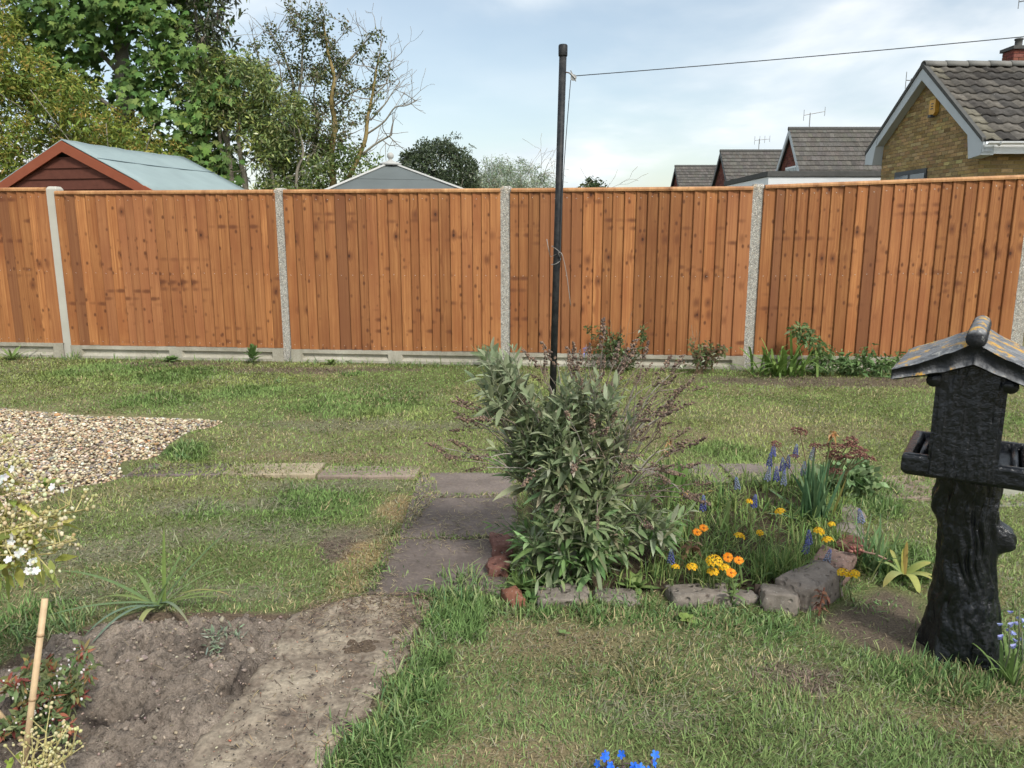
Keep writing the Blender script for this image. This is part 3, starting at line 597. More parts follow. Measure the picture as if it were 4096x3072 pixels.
for i in range(5):
    x0, x1 = PX[i] + .046, PX[i + 1] - .046; org = fpt(x0)
    p = thing('wooden_fence', PANEL_LABEL[i], 'fence', tuple(org), FRZ, 'fence panels')
    Lp = (x1 - x0) / FU[0]; u = .0; k = 0; gseed = random.random(); left = random.randint(2, 6); red = 0.; tone = .5
    nails = MB()
    while u < Lp - .012:
        pitch = random.choice([.094, .094, .098, .090, .074]); pitch = min(pitch, Lp - u); w = .118 if pitch > .093 else .110 if pitch > .085 else .102 if pitch > .05 else .085
        if left == 0:
            gseed = random.random(); left = random.choice([1, 2, 3, 4, 5, 6]); red = random.choice([0, 0, 0, .1, .2, .4 if i in (1, 3) else .2]); tone = random.gauss(.51, .15)
        left -= 1; f0 = u / Lp; zt = TOP[i][0] + (TOP[i][1] - TOP[i][0]) * f0; zb = BOT[i][0] + (BOT[i][1] - BOT[i][0]) * f0
        xl = min(u + w / 2 - .010, Lp - w / 2 + .014)
        o = link('board', BME[w], p, (xl, -.004 - .0011 * (k % 2), zb + random.uniform(-.004, .002))); o.scale = (1, 1, zt - zb); o.rotation_euler = (0, random.gauss(0, .0015), R(3.2) + random.gauss(0, .014))
        o.color = (gseed, min(.72, max(.26, tone + random.gauss(0, .085))), max(0, min(.9, red + random.gauss(0, .04))), 1)
        if random.random() < .12: o.color = (o.color[0], .74, 0, 1)
        if random.random() < .06: o.color = (o.color[0], .30, .5, 1)
        for zz_ in (zb + .035, (zb + zt) / 2 - .02, zt - .055):
            c0 = (u + .026, -.0245, zz_ + random.uniform(-.006, .006)); nails.add([(c0[0] + .003 * math.cos(t), c0[1], c0[2] + .003 * math.sin(t)) for t in np.arange(6) * math.pi / 3] + [(c0[0], c0[1] - .001, c0[2])], [(j, (j + 1) % 6, 6) for j in range(6)])
        u += pitch; k += 1
    stuff(nails.build('nails', 'nail', p, local=True))
    mb = MB(); za, zb = TOP[i]
    prof = [(.012, -.004), (-.034, -.004), (-.036, .010), (-.030, .022), (-.005, .027), (.012, .024)]
    V = [(.0, y, za + z) for y, z in prof] + [(Lp, y, zb + z) for y, z in prof]; n = 6
    mb.add(V, [tuple(range(n)), tuple(range(2 * n - 1, n - 1, -1))] + [((j + 1) % n, j, n + j, n + (j + 1) % n) for j in range(n)])
    o = mb.build('cap_rail', 'cap', p, local=True); o.color = (random.random(), .56, 0, 1)
    for zr in (.30, .80, 1.30):
        mb = MB(); mb.box((Lp / 2, .024, zr), (Lp, .034, .06)); o = mb.build('rail', 'cap', p, local=True); o.color = (random.random(), .4, .2, 1)
    # gravel board below: raised margins round two sunk panels
    org = fpt(x0 - .012, .0); h = (BOT[i][0] + BOT[i][1]) / 2 - .004
    mb = MB(); Lg = Lp + .024; zb = -.04; mid = Lg / 2
    def front(a, b, c, d, y): return [(a, y, c), (b, y, c), (b, y, d), (a, y, d)]
    yf, yr = -.030, -.008
    xs = [(.10, mid - .06), (mid + .06, Lg - .10)]; z0, z1 = .024, h - .032
    def quad(P): mb.add(P, [(0, 1, 2, 3)])
    quad(front(0, Lg, zb, z0, yf)); quad(front(0, Lg, z1, h, yf)); xe = [0] + [q for ab in xs for q in ab] + [Lg]
    for a, b in zip(xe[0::2], xe[1::2]): quad(front(a, b, z0, z1, yf))
    for a, b in xs:
        e = .014; quad(front(a + e, b - e, z0 + .022, z1 - e * .7, yr))
        I4 = [(a, yf, z0), (b, yf, z0), (b, yf, z1), (a, yf, z1)]; O4 = [(a + e, yr, z0 + .022), (b - e, yr, z0 + .022), (b - e, yr, z1 - e * .7), (a + e, yr, z1 - e * .7)]
        for j in range(4): quad([I4[j], I4[(j + 1) % 4], O4[(j + 1) % 4], O4[j]])
    quad([(0, yf, h), (Lg, yf, h), (Lg, .02, h), (0, .02, h)]); quad([(Lg, .02, zb), (0, .02, zb), (0, .02, h), (Lg, .02, h)])
    o = link('gravel_board', mb.mesh('gravel_board', 'cast_concrete'), None, tuple(org), FRZ); tag(o, GB_LABEL[i], 'gravel board', 'concrete gravel boards')

# ------------------------------------------------------------------ clothes pole, line and pulley
a = NT('black_pole_paint', .55, .25); v = a.coord(); a.base(a.mix(a.ramp(a.noise(v, 22, 6, .7), [(.4, 0.), (.7, 1.)]), (.012, .014, .017), (.045, .045, .045))); a.bump(a.noise(v, 90, 3), .2, .002); M['pole'] = a.m
p = thing('clothes_pole', 'tall black metal clothes pole standing in the lawn before the fence', 'pole', (.275, 5.1, 0))
pole = lambda z: (.275 + .0195 * z, 5.1, z)
MB().tube([pole(-.2), pole(1.0), pole(2.2)], .0235, 14).build('pole', 'pole', p, smooth=True)
MB().lathe([(.0, .0), (.0275, .0), (.0285, .004), (.0285, .062), (.024, .068), (.0, .069)], pole(2.196), 16).build('cap', 'pole', p, smooth=True)
MB().tube([np.array(pole(2.10)) + (.02, -.01, 0), np.array(pole(2.10)) + (.045, -.012, -.005)], .004, 6).build('hook', mat_plain('rusty_hook', (.12, .07, .05), .7), p)
M['zinc'] = mat_plain('zinc', (.32, .32, .31), .45, .5, .2, 30, .2, 60, .6)
q = thing('line_pulley', 'small grey metal pulley hanging from the top of the clothes pole', 'pulley', (.362, 5.088, 2.06))
def disc(c, r, t, n=14):
    mb = MB(); P = [(c[0] + r * math.cos(k * 2 * math.pi / n), c[1], c[2] + r * math.sin(k * 2 * math.pi / n)) for k in range(n)]; mb.prism(P, (0, -t / 2, 0), (0, t / 2, 0)); return mb
disc((.385, 5.088, 2.068), .019, .008).build('wheel', 'zinc', q)
mb = MB(); mb.tube([(.358, 5.088, 2.098), (.372, 5.081, 2.085), (.396, 5.081, 2.060)], .0045, 5); mb.build('side_plate', 'zinc', q)
mb = MB(); mb.tube([(.358, 5.088, 2.098), (.372, 5.096, 2.083), (.392, 5.096, 2.055)], .0045, 5); mb.build('side_plate', 'zinc', q)
mb = MB(); mb.tube([(.366, 5.088, 2.110), (.40, 5.088, 2.045)], .0035, 5); mb.build('clip', 'zinc', q)
t = np.linspace(0, 1, 14); A = np.array([.40, 5.088, 2.078]); B = np.array([5.2, 4.2, 2.36])
P = A + (B - A) * t[:, None]; P[:, 2] -= .07 * 4 * t * (1 - t) * .35
M['cord'] = mat_plain('cord', (.05, .055, .06), .7)
mb = MB(); mb.tube(P, .0028, 5); tag(mb.build('clothes_line', 'cord', smooth=True), 'thin dark clothes line running from the pole to the right edge', 'line')
t = np.linspace(0, 1, 10); P = np.stack([.366 + (.315 - .366) * t - .012 * np.sin(t * 3), np.full(10, 5.066), 2.05 - t * 1.16], 1)
mb = MB(); mb.tube(P, .0026, 5); tag(mb.build('hanging_cord', 'cord', smooth=True), 'grey cord hanging from the pulley down the right side of the pole', 'cord')
M['wire'] = mat_plain('pale_wire', (.30, .28, .26), .6)
t = np.linspace(0, 1, 22); zc = 1.0
P = [(.289 + .03 * math.cos(s), 5.09 + .035 * math.sin(s), .99 + .05 * math.sin(s * .5) - .02 * s / 6) for s in np.linspace(0, 6.28 * 2, 26)]
P += [(.30 + .085 * k, 5.05, .985 + .02 * math.sin(k * 3.1) - .42 * max(0, k - .12) ** 1.6) for k in np.linspace(0, 1, 12)]
P = [(.225, 5.06, 1.075), (.235, 5.06, 1.02), (.25, 5.06, .96)] + P
mb = MB(); mb.tube(P, .0022, 4); tag(mb.build('tie_wire', 'wire', smooth=True), 'pale wire wound round the pole at half height, its end drooping', 'wire')
# ------------------------------------------------------------------ shed behind the fence
def prism_obj(name, mat, parent, poly, a, b): return MB().prism(poly, a, b).build(name, mat, parent)
M['felt_blue'] = mat_plain('green_mineral_felt', (.275, .345, .35), .95, .1, .10, 3, .5, 260)
M['shed_board'] = mat_plain('brown_stain', (.115, .042, .028), .75, .2, .2, 14, .3, 80)
M['barge'] = mat_plain('red_brown_barge', (.28, .085, .045), .7, .2, .12, 8, .2, 60)
shed = thing('garden_shed', 'brown garden shed with pale blue green felt roof behind the fence', 'shed', (-5.06, 9.0, 0), R(-13.5))
# local frame: x right along the gable, y back along the ridge
AP, EV, HW, DP = 2.12, 1.60, 1.06, 2.18
MB().hexa([(-.92, .06, 0), (.92, .06, 0), (.92, DP - .08, 0), (-.92, DP - .08, 0), (-.92, .06, 1.58), (.92, .06, 1.58), (.92, DP - .08, 1.58), (-.92, DP - .08, 1.58)]).build('body', 'shed_board', shed, local=True)
z = .06; k = 0
while z < AP - .1:
    z1 = z + .118; hw0 = min(.95, (AP - .06 - z) / (AP - EV) * HW - .02); hw1 = min(.95, (AP - .06 - z1) / (AP - EV) * HW - .02)
    if hw1 < .04: break
    mb = MB(); mb.hexa([(-hw0, .02, z), (hw0, .02, z), (hw0, .058, z), (-hw0, .058, z), (-hw1, .036, z1 + .006), (hw1, .036, z1 + .006), (hw1, .058, z1 + .006), (-hw1, .058, z1 + .006)])
    mb.build('cladding_board', 'shed_board', shed, local=True); z = z1
for s in (-1, 1):
    mb = MB(); P = [(0, -.02, AP + .005), (s * (HW + .06), -.02, EV - .03 + .005), (s * (HW + .06), -.02, EV - .13), (0, -.02, AP - .115)]
    mb.prism(P if s > 0 else P[::-1], (0, 0, 0), (0, .024, 0)); mb.build('barge_board', 'barge', shed, local=True)
    mb = MB(); n = 10; V = []; F = []
    for i in range(n + 1):
        t = i / n; sag = -.012 * math.sin(t * math.pi) + .006 * math.sin(t * 23 + s)
        for j in range(7):
            q = j / 6; V.append((s * (HW + .075) * q, -.012 + t * DP, AP + .022 - (AP - EV) * q * (HW + .075) / HW + sag * (1 - .4 * q) - (.05 if j == 6 else 0)))
    for i in range(n):
        for j in range(6):
            f = (i * 7 + j, i * 7 + j + 1, (i + 1) * 7 + j + 1, (i + 1) * 7 + j); F.append(f if s > 0 else f[::-1])
    mb.add(V, F); o = mb.build('roof_felt', 'felt_blue', shed, local=True, smooth=True); o.modifiers.new('t', 'SOLIDIFY').thickness = .012
    mb = MB(); mb.tube([(s * HW * .42, t * DP + .0, AP + .026 - (AP - EV) * .42 - .010 * math.sin(t * 3.1)) for t in np.linspace(0, 1, 8)], .006, 4); mb.build('felt_seam', mat_plain('felt_seam', (.10, .14, .15), .9), shed, local=True)
# ------------------------------------------------------------------ summerhouse roof
M['felt_grey'] = mat_plain('grey_felt', (.125, .142, .142), .95, .1, .12, 2.5, .4, 240); M['offwhite'] = mat_plain('off_white_paint', (.44, .44, .42), .6, .3, .06, 5)
sh = thing('summerhouse', 'square summerhouse with grey pyramid roof, white hip trims and ball finial', 'summerhouse', (-1.83, 12.0, 0), R(-29.8 + 45))
r = 1.75; ze, za = 1.56, 2.13
cor = [(-r * .7071, -r * .7071), (r * .7071, -r * .7071), (r * .7071, r * .7071), (-r * .7071, r * .7071)]
for i in range(4):
    a, b = cor[i], cor[(i + 1) % 4]; c = .07
    lo = [(*a, ze), (*b, ze)]; V = [lo[0], lo[1], (b[0] * c, b[1] * c, za - .04), (a[0] * c, a[1] * c, za - .04)]
    mdl = [tuple(np.array(V[0]) * .42 + np.array(V[3]) * .58), tuple(np.array(V[1]) * .42 + np.array(V[2]) * .58)]
    mb = MB(); mb.add([mdl[0], mdl[1], V[2], V[3]], [(0, 1, 2, 3)]); o = mb.build('roof_felt', 'felt_grey', sh, local=True); o.modifiers.new('t', 'SOLIDIFY').thickness = .02
    mb = MB(); mb.add([(p[0], p[1], p[2] - .006) for p in (V[0], V[1], tuple(np.array(V[1]) * .41 + np.array(V[2]) * .59), tuple(np.array(V[0]) * .41 + np.array(V[3]) * .59))], [(0, 1, 2, 3)]); o = mb.build('roof_felt', 'felt_grey', sh, local=True); o.modifiers.new('t', 'SOLIDIFY').thickness = .02
    mb = MB(); p0 = np.array((*a, ze + .012)); p1 = np.array((a[0] * c, a[1] * c, za - .028)); mb.tube([p0, (p0 + p1) / 2, p1], .020, 4); mb.build('hip_trim', 'offwhite', sh, local=True)
    mb = MB(); q0, q1 = np.array(a) * .86, np.array(b) * .86; mb.hexa([(*q0, 0), (*q1, 0), (*(q1 * .97), 0), (*(q0 * .97), 0), (*q0, 1.6), (*q1, 1.6), (*(q1 * .97), 1.6), (*(q0 * .97), 1.6)]); mb.build('wall', 'offwhite', sh, local=True)
MB().lathe([(.0, -.03), (.155, -.03), (.165, -.015), (.16, .004), (.07, .028), (.045, .04), (.028, .055), (.0, .055)], (0, 0, za), 18).build('roof_cap', 'offwhite', sh, local=True, smooth=True)
MB().lathe([(.0, .04), (.03, .045), (.026, .06)] + [(.052 * math.sin(t), .112 - .052 * math.cos(t)) for t in np.linspace(.5, 3.0, 9)] + [(.0, .1645)], (0, 0, za), 16).build('finial', 'offwhite', sh, local=True, smooth=True)

# ------------------------------------------------------------------ houses
M['tile'] = mat_col('roof_tile', .9, .15, 18, .35, 0, .5); M['brick'] = mat_col('brick_face', .9, .12, 30, .22, 0, .4)
M['mortar'] = mat_plain('mortar', (.30, .25, .17), .95, .1, .12, 20); M['mortar_red'] = mat_plain('dark_mortar', (.16, .13, .12), .95, .1, .12, 20)
M['upvc'] = mat_plain('white_plastic', (.74, .76, .77), .4, .4, .03, 3); M['shadedboard'] = mat_plain('shaded_white_paint', (.50, .54, .56), .6, .3, .06, 3)  # left-facing gable boards are white; their shade is put into this grey
M['darkframe'] = mat_plain('dark_window_frame', (.05, .055, .06), .5); M['glass'] = mat_plain('window_glass', (.10, .13, .16), .08, .6, .05, 2)
M['slate_edge'] = mat_plain('verge_mortar', (.10, .10, .095), .9, .1, .2, 12, .4, 60)
TILES_GREY = [(.135, .125, .112), (.10, .094, .088), (.175, .16, .14), (.085, .078, .072), (.21, .195, .155)]
def brick_wall(parent, origin, du, n, u0, u1, z0, z1, clip, cols, name='bricks', bw=.225, bh=.075, off=0.0):
    """running-bond bricks set proud of a mortar face; one joined mesh because each is only a few pixels"""
    mb = MB(); du = np.array(du, float); n = np.array(n, float); origin = np.array(origin, float); r = 0; z = z0
    while z < z1:
        u = u0 - (bw / 2 if r % 2 else 0)
        while u < u1:
            a, b = max(u, u0), min(u + bw - .010, u1); zc = z + bh / 2
            ca, cb = clip(zc)
            a, b = max(a, ca), min(b, cb)
            if b - a > .03:
                c = pal(1, cols, None, .12, .04)[0]; t = .008 + random.uniform(0, .003); P = []
                for zz in (z, z + bh - .010):
                    for (uu, dd) in ((a, 0), (b, 0), (b, t), (a, t)): P.append(origin + du * uu + n * dd + np.array([0, 0, zz]))
                mb.hexa(P, c)
            u += bw
        z += bh; r += 1
    return stuff(mb.build(name, 'brick', parent))
# near bungalow: gable end at x = 9, ridge running to the right
bun = thing('brick_bungalow', 'yellow brick bungalow with brown tiled roof and white barge boards at right', 'house', (9.0, 17.4, 0))
RZ, RY, EN, EF, ZN, ZF, XE = 4.60, 17.45, 14.95, 19.85, 2.80, 3.02, 13.4
slN = (RZ - ZN) / (RY - EN); slF = (RZ - ZF) / (EF - RY)
def gclip(z):
    if z < 2.75: return (15.35, 19.35)
    return (max(15.35, RY - (RZ - .10 - z) / slN), min(19.35, RY + (RZ - .10 - z) / slF))
mb = MB(); P = [(9.0, 15.35, 0), (9.0, 19.35, 0), (9.0, 19.35, 3.2), (9.0, RY, RZ - .12), (9.0, 15.35, 2.95)]; mb.prism(P, (0, 0, 0), (.2, 0, 0)); mb.build('gable_wall', 'mortar', bun)
MB().hexa([(9.2, 15.35, 0), (XE, 15.35, 0), (XE, 15.6, 0), (9.2, 15.6, 0), (9.2, 15.35, 2.75), (XE, 15.35, 2.75), (XE, 15.6, 2.75), (9.2, 15.6, 2.75)]).build('side_wall', 'mortar', bun)
YB = [(.34, .235, .105), (.385, .27, .12), (.29, .195, .09), (.42, .31, .15), (.31, .22, .11)]
brick_wall(bun, (9.0, 0, 0), (0, 1, 0), (-1, 0, 0), 15.35, 19.35, 1.8, 4.5, gclip, YB)
brick_wall(bun, (9.0, 15.35, 0), (1, 0, 0), (0, -1, 0), 0, 3.0, 1.8, 2.7, lambda z: (0, 3.0), YB)
for (yy, ze, sg) in ((EN, ZN, -1), (EF, ZF, 1)):
    top = np.array([8.80, RY, RZ - .02]); bot = np.array([8.80, yy, ze - .02]); P = [top, bot, bot - (0, 0, .20), top - (0, 0, .26)]
    mb = MB(); mb.prism(P, (0, 0, 0), (.035, 0, 0)); mb.build('barge_board', 'shadedboard', bun)
    mb = MB(); P = [top - (0, 0, .21), bot - (0, 0, .16), bot - (0, 0, .185), top - (0, 0, .235)]; mb.prism(P, (.035, 0, 0), (.20, 0, 0)); mb.build('soffit', 'shadedboard', bun)
    # boxed eave end
    e = .58 * sg * -1; mb = MB(); P = [(8.79, yy - sg * .02, ze - .03), (8.79, yy + e, ze - .03 + abs(e) * (slN if sg < 0 else slF)), (8.79, yy + e * .72, ze - .30), (8.79, yy - sg * .02, ze - .26)]
    mb.prism(P if sg < 0 else P[::-1], (0, 0, 0), (.24, 0, 0)); mb.build('eave_box', 'shadedboard', bun)
    mb = MB(); P = [top + (0, 0, .09), bot + (0, 0, .07), bot + (0, 0, -.005), top + (0, 0, -.005)]; mb.prism(P, (-.025, 0, 0), (.06, 0, 0)); mb.build('verge', 'slate_edge', bun)
mb = MB(); mb.hexa([(9.03, EN + .02, ZN - .24), (XE, EN + .02, ZN - .24), (XE, EN + .05, ZN - .24), (9.03, EN + .05, ZN - .24), (9.03, EN + .02, ZN - .05), (XE, EN + .02, ZN - .05), (XE, EN + .05, ZN - .05), (9.03, EN + .05, ZN - .05)]); mb.build('fascia', 'upvc', bun)
mb = MB(); prof = [(EN - .10 + .055 * math.cos(t), ZN - .035 + .055 * math.sin(t)) for t in np.linspace(math.pi, 2 * math.pi, 7)]; V = [(x, y, z) for x in (8.82, XE) for y, z in prof]
mb.add(V, [(i, i + 1, 8 + i, 7 + i) for i in range(6)]); o = mb.build('gutter', 'upvc', bun); o.modifiers.new('t', 'SOLIDIFY').thickness = .012
for xx in (9.05, 11.0): mb = MB(); mb.tube([(xx, EN - .10 + .062 * math.cos(t), ZN - .035 + .062 * math.sin(t)) for t in np.linspace(math.pi, 2 * math.pi, 7)], .018, 6); mb.build('gutter_joint', 'upvc', bun)
# tiles: double roll profile, each its own piece
def tile_mesh():
    mb = MB(); n = 12; w, l = .30, .40; V = []; F = []
    for s in (0, 1):
        for i in range(n + 1):
            q = i / n; h = .030 * max(0, math.sin(q * 2 * math.pi - .4)) ** .8 if math.sin(q * 2 * math.pi - .4) > 0 else -.006 * abs(math.sin(q * 2 * math.pi - .4))
            V.append((w * (q - .5) * 1.04, l * s, h + (.030 if s == 0 else .0)))
    for i in range(n + 1): V.append((V[i][0], 0, V[i][2] - .022))
    F = [(i, i + 1, n + 2 + i, n + 1 + i) for i in range(n)] + [(2 * n + 2 + i, 2 * n + 3 + i, i + 1, i) for i in range(n)]
    mb.add(V, F, (.5, .5, .5)); return mb.mesh('tile', None, True)
a = NT('concrete_tile', .92, .12); ob = a.n('ShaderNodeObjectInfo'); v = a.coord(add=None); wv = a.n('ShaderNodeVectorMath', operation='ADD'); a.l(v, wv.inputs[0]); rr = a.n('ShaderNodeCombineXYZ'); a.l(a.math('MULTIPLY', ob.outputs['Random'], 40.), rr.inputs[0]); a.l(rr.outputs[0], wv.inputs[1])
n = a.noise(wv.outputs[0], 9, 5, .65); n2 = a.noise(wv.outputs[0], 60, 3); c = a.mix(1., ob.outputs['Color'], a.ramp(n, [(.3, .65), (.7, 1.4)]), 'MULTIPLY'); c = a.mix(a.ramp(a.noise(wv.outputs[0], 17, 4, .6), [(.66, 0.), (.74, .8)]), c, (.36, .35, .31)); a.base(c); a.bump(n2, .5, .006); M['ctile'] = a.m
TM = tile_mesh(); TM.materials.append(M['ctile'])
ang = math.atan(slN); L0 = math.hypot(RY - EN, RZ - ZN); rows = 10; gauge = L0 / rows
mb = MB(); mb.add([(8.83, EN, ZN - .005), (XE, EN, ZN - .005), (XE, RY, RZ - .005), (8.83, RY, RZ - .005)], [(0, 1, 2, 3)]); mb.add([(8.83, EF, ZF - .005), (XE, EF, ZF - .005), (XE, RY, RZ - .006), (8.83, RY, RZ - .006)], [(3, 2, 1, 0)]); mb.build('roof', 'slate_edge', bun)
b0 = wloc(bun)
for rw in range(rows):
    for cl in range(15):
        s = rw * gauge - .03; pos = np.array([8.98 + cl * .295, EN + s * math.cos(ang), ZN + s * math.sin(ang) + .012]) - b0
        o = link('roof_tile', TM, bun, tuple(pos)); o.rotation_euler = (ang - .045 + random.gauss(0, .006), random.gauss(0, .006), random.gauss(0, .008))
        t = TILES_GREY[random.choice([0, 0, 1, 2, 3] if cl else [2, 4, 4])]; f = random.uniform(.55, .9); o.color = (t[0] * f, t[1] * f, t[2] * f, 1)
for cl in range(10):
    x0 = 8.80 + cl * .46; mb = MB(); V = []; n = 8
    for s in (0, 1):
        for t in np.linspace(-.25, math.pi + .25, n): V.append((x0 + s * .45, RY - .125 * math.cos(t), RZ + .0 + .105 * math.sin(t) + (.012 if s == 0 else 0)))
    mb.add(V, [(i + 1, i, n + i, n + i + 1) for i in range(n - 1)]); o = mb.build('ridge_tile', mat_plain('ridge_tile', (.20, .195, .18), .9, .12, .2, 7, .4, 50) if cl == 0 else bpy.data.materials['ridge_tile'], bun, smooth=True); o.modifiers.new('t', 'SOLIDIFY').thickness = .018
# window in the gable, mostly hidden by the fence
mb = MB(); mb.box((8.99, 17.9, 2.05), (.06, 1.4, .86)); w_ = mb.build('window', 'darkframe', bun)
for yy in (17.55, 18.25): mb = MB(); mb.box((8.965, yy, 2.03), (.03, .60, .70)); mb.build('pane', 'glass', w_)
ch = MB(); chm = thing('chimney', 'small red brick chimney with a pot on the bungalow ridge', 'chimney', (11.25, 18.2, 4.2))
mb = MB(); mb.box((11.25, 18.2, 4.62), (.40, .40, .90)); mb.build('stack', 'mortar_red', chm)
RB = [(.21, .075, .055), (.17, .06, .045), (.25, .10, .07)]
brick_wall(chm, (11.05, 18.0, 0), (1, 0, 0), (0, -1, 0), 0, .40, 4.3, 5.06, lambda z: (0, .40), RB); brick_wall(chm, (11.05, 18.0, 0), (0, 1, 0), (-1, 0, 0), 0, .40, 4.3, 5.06, lambda z: (0, .40), RB)
mb = MB(); mb.box((11.25, 18.2, 5.10), (.50, .50, .07)); mb.build('flaunching', 'slate_edge', chm)
MB().lathe([(.09, 0), (.09, .03), (.075, .05), (.075, .15), (.09, .16), (.09, .19), (.0, .19)], (11.25, 18.2, 5.135), 12).build('chimney_pot', 'slate_edge', chm, smooth=True)
al = thing('alarm_box', 'orange yellow alarm box high on the bungalow gable', 'alarm box', (8.94, 17.1, 3.62))
P = [(8.985, 16.98, 3.86), (8.985, 17.22, 3.86), (8.985, 17.22, 3.60), (8.985, 17.16, 3.54), (8.985, 17.04, 3.54), (8.985, 16.98, 3.60)]
mb = MB(); mb.prism(P, (0, 0, 0), (-.085, 0, 0)); mb.build('cover', mat_plain('alarm_cover', (.62, .34, .06), .5), al)
mb = MB(); mb.box((8.90, 17.10, 3.53), (.09, .12, .05)); mb.build('base', 'darkframe', al)
for (a_, b_) in ((3.78, .10), (3.73, .07), (3.68, .10)): mb = MB(); mb.box((8.8985, 17.10, a_), (.004, b_, .022)); mb.build('marking', 'darkframe', al)
# bare stems over the fence in front of the bungalow wall
def aerial(name, label, base, h, boom, els, ang=0.0, tilt=0.0, mat='zinc', r=.018):
    t = thing(name, label, 'aerial', base); b = np.array(base); MB().tube([b, b + (0, 0, h)], r, 6).build('mast', mat, t)
    d = np.array([math.cos(ang), math.sin(ang), tilt]); c = b + (0, 0, h - .05); MB().tube([c - d * boom * .3, c + d * boom * .7], r * .7, 5).build('boom', mat, t)
    for k in range(els):
        q = c + d * boom * (-.3 + k / max(1, els - 1)); s = .20 * (1 - .35 * k / els); MB().tube([q + (0, 0, -s), q + (0, 0, s)], r * .55, 4).build('element', mat, t)
    return t
aerial('tv_aerial', 'thin grey aerial poking above the back slope of the bungalow roof', (9.98, 20.3, 3.0), 1.88, .55, 3, .3)
aerial('tv_aerial', 'small upright aerial on the steep roof between two houses', (11.95, 38.7, 4.95), .58, .75, 4, .1, .1)
aerial('tv_aerial', 'single aerial with a flat arm on the white gabled house', (11.25, 30.4, 4.93), .60, .8, 2, .05, .18)
aerial('tv_aerial', 'tall thin aerial mast beside the chimney at the right edge', (11.55, 18.2, 4.6), 1.6, .5, 5, 2.4)

def far_house(name, label, X0, RY, RZ, run, rise, XE, barge, bw, window=None):
    h = thing(name, label, 'house', (X0, RY, 0)); EZ = RZ - rise
    mb = MB(); P = [(X0 + .15, RY - run + .25, 0), (X0 + .15, RY + run - .25, 0), (X0 + .15, RY + run - .25, EZ + .2), (X0 + .15, RY, RZ - .1), (X0 + .15, RY - run + .25, EZ + .2)]
    mb.prism(P, (0, 0, 0), (XE - X0, 0, 0)); mb.build('wall', 'mortar_red', h)
    brick_wall(h, (X0 + .15, 0, 0), (0, 1, 0), (-1, 0, 0), RY - run + .25, RY + run - .25, 1.9, RZ - .15, lambda z: (RY - (RZ - .18 - z) * run / rise, RY + (RZ - .18 - z) * run / rise), [(.15, .052, .038), (.19, .07, .05), (.12, .045, .035)], bw=.24, bh=.08)
    for sg in (-1, 1):
        mb = MB(); P = [(X0, RY, RZ + .01), (X0, RY + sg * run, EZ + .01), (X0, RY + sg * run, EZ - .20), (X0, RY, RZ - .24)]; mb.prism(P, (0, 0, 0), (.05, 0, 0)); mb.build('barge_board', barge, h)
        mb = MB(); mb.add([(X0 + .02, RY + sg * run, EZ - .005), (XE, RY + sg * run, EZ - .005), (XE, RY, RZ - .005), (X0 + .02, RY, RZ - .005)], [(0, 1, 2, 3) if sg < 0 else (3, 2, 1, 0)]); mb.build('roof', 'slate_edge', h)
    L = math.hypot(run, rise); ang = math.atan2(rise, run); g = .235; rows = int(L / g) + 1; mb = MB(); ud = np.array([0, math.cos(ang), math.sin(ang)]); un = np.array([0, -math.sin(ang), math.cos(ang)])
    for r_ in range(rows):
        xx = X0 + (0 if r_ % 2 else -.08)
        while xx < XE:
            a0, a1 = max(xx, X0 + .01), min(xx + .155, XE)
            if a1 - a0 > .04:
                s0 = r_ * g; s1 = min(s0 + g + .03, L); c = pal(1, [(.115, .107, .097), (.105, .098, .09), (.125, .117, .105)], None, .09, .02)[0]; o = np.array([0, RY - run, EZ]); P = []
                lift = random.uniform(0, .008)
                for (ss, d0) in ((s0, .004), (s0, .036 + lift), ):
                    P += [o + np.array([a0, 0, 0]) + ud * s0 + un * d0, o + np.array([a1, 0, 0]) + ud * s0 + un * d0]
                P += [o + np.array([a1, 0, 0]) + ud * s1 + un * .008, o + np.array([a0, 0, 0]) + ud * s1 + un * .008]
                mb.add(P, [(0, 1, 3, 2), (2, 3, 4, 5)], c)
            xx += .165
    stuff(mb.build('roof_tiles', 'tile', h))
    mb = MB(); mb.tube([(X0 - .02, RY, RZ + .0), (XE, RY, RZ + .0)], .075, 8); mb.build('ridge', 'slate_edge', h)
    if window:
        wy, wz, ww, wh = window; mb = MB(); mb.box((X0 + .12, wy, wz), (.06, ww, wh)); w = mb.build('window', 'upvc', h)
        for k in (-1, 0, 1): mb = MB(); mb.box((X0 + .085, wy + k * ww / 3, wz), (.02, ww / 3 - .08, wh - .12)); mb.build('pane', 'glass', w)
    return h
far_house('gabled_house', 'steep roofed house with pale gable boards next to the bungalow', 10.48, 30.4, 4.95, 1.95, 2.35, 15.5, 'shadedboard', .2, (30.0, 3.15, 1.5, .8))
far_house('gabled_house', 'steep dark roofed house with dark gable, second from the clothes pole', 10.09, 38.7, 4.97, 2.1, 2.3, 14.5, 'darkframe', .2, (38.6, 2.75, 1.2, .9))
far_house('gabled_house', 'farthest and smallest of the steep dark roofed houses', 9.77, 47.7, 4.99, 2.2, 2.2, 13.0, 'darkframe', .2)
gar = thing('flat_roofed_garage', 'flat roofed garage with white fascia and dark felt edge', 'garage', (8.7, 24, 0))
MB().box((8.7, 24.2, 1.15), (3.0, 4.2, 2.3)).build('wall', mat_plain('render_white', (.62, .63, .62), .8), gar)
MB().box((8.72, 24.2, 2.49), (3.22, 4.42, .26)).build('fascia', 'upvc', gar); MB().box((8.72, 24.2, 2.70), (3.30, 4.5, .14)).build('roof', 'slate_edge', gar)
ln = thing('lean_to', 'low white edged lean-to roof left of the flat garage', 'lean-to', (7.3, 26.5, 0))
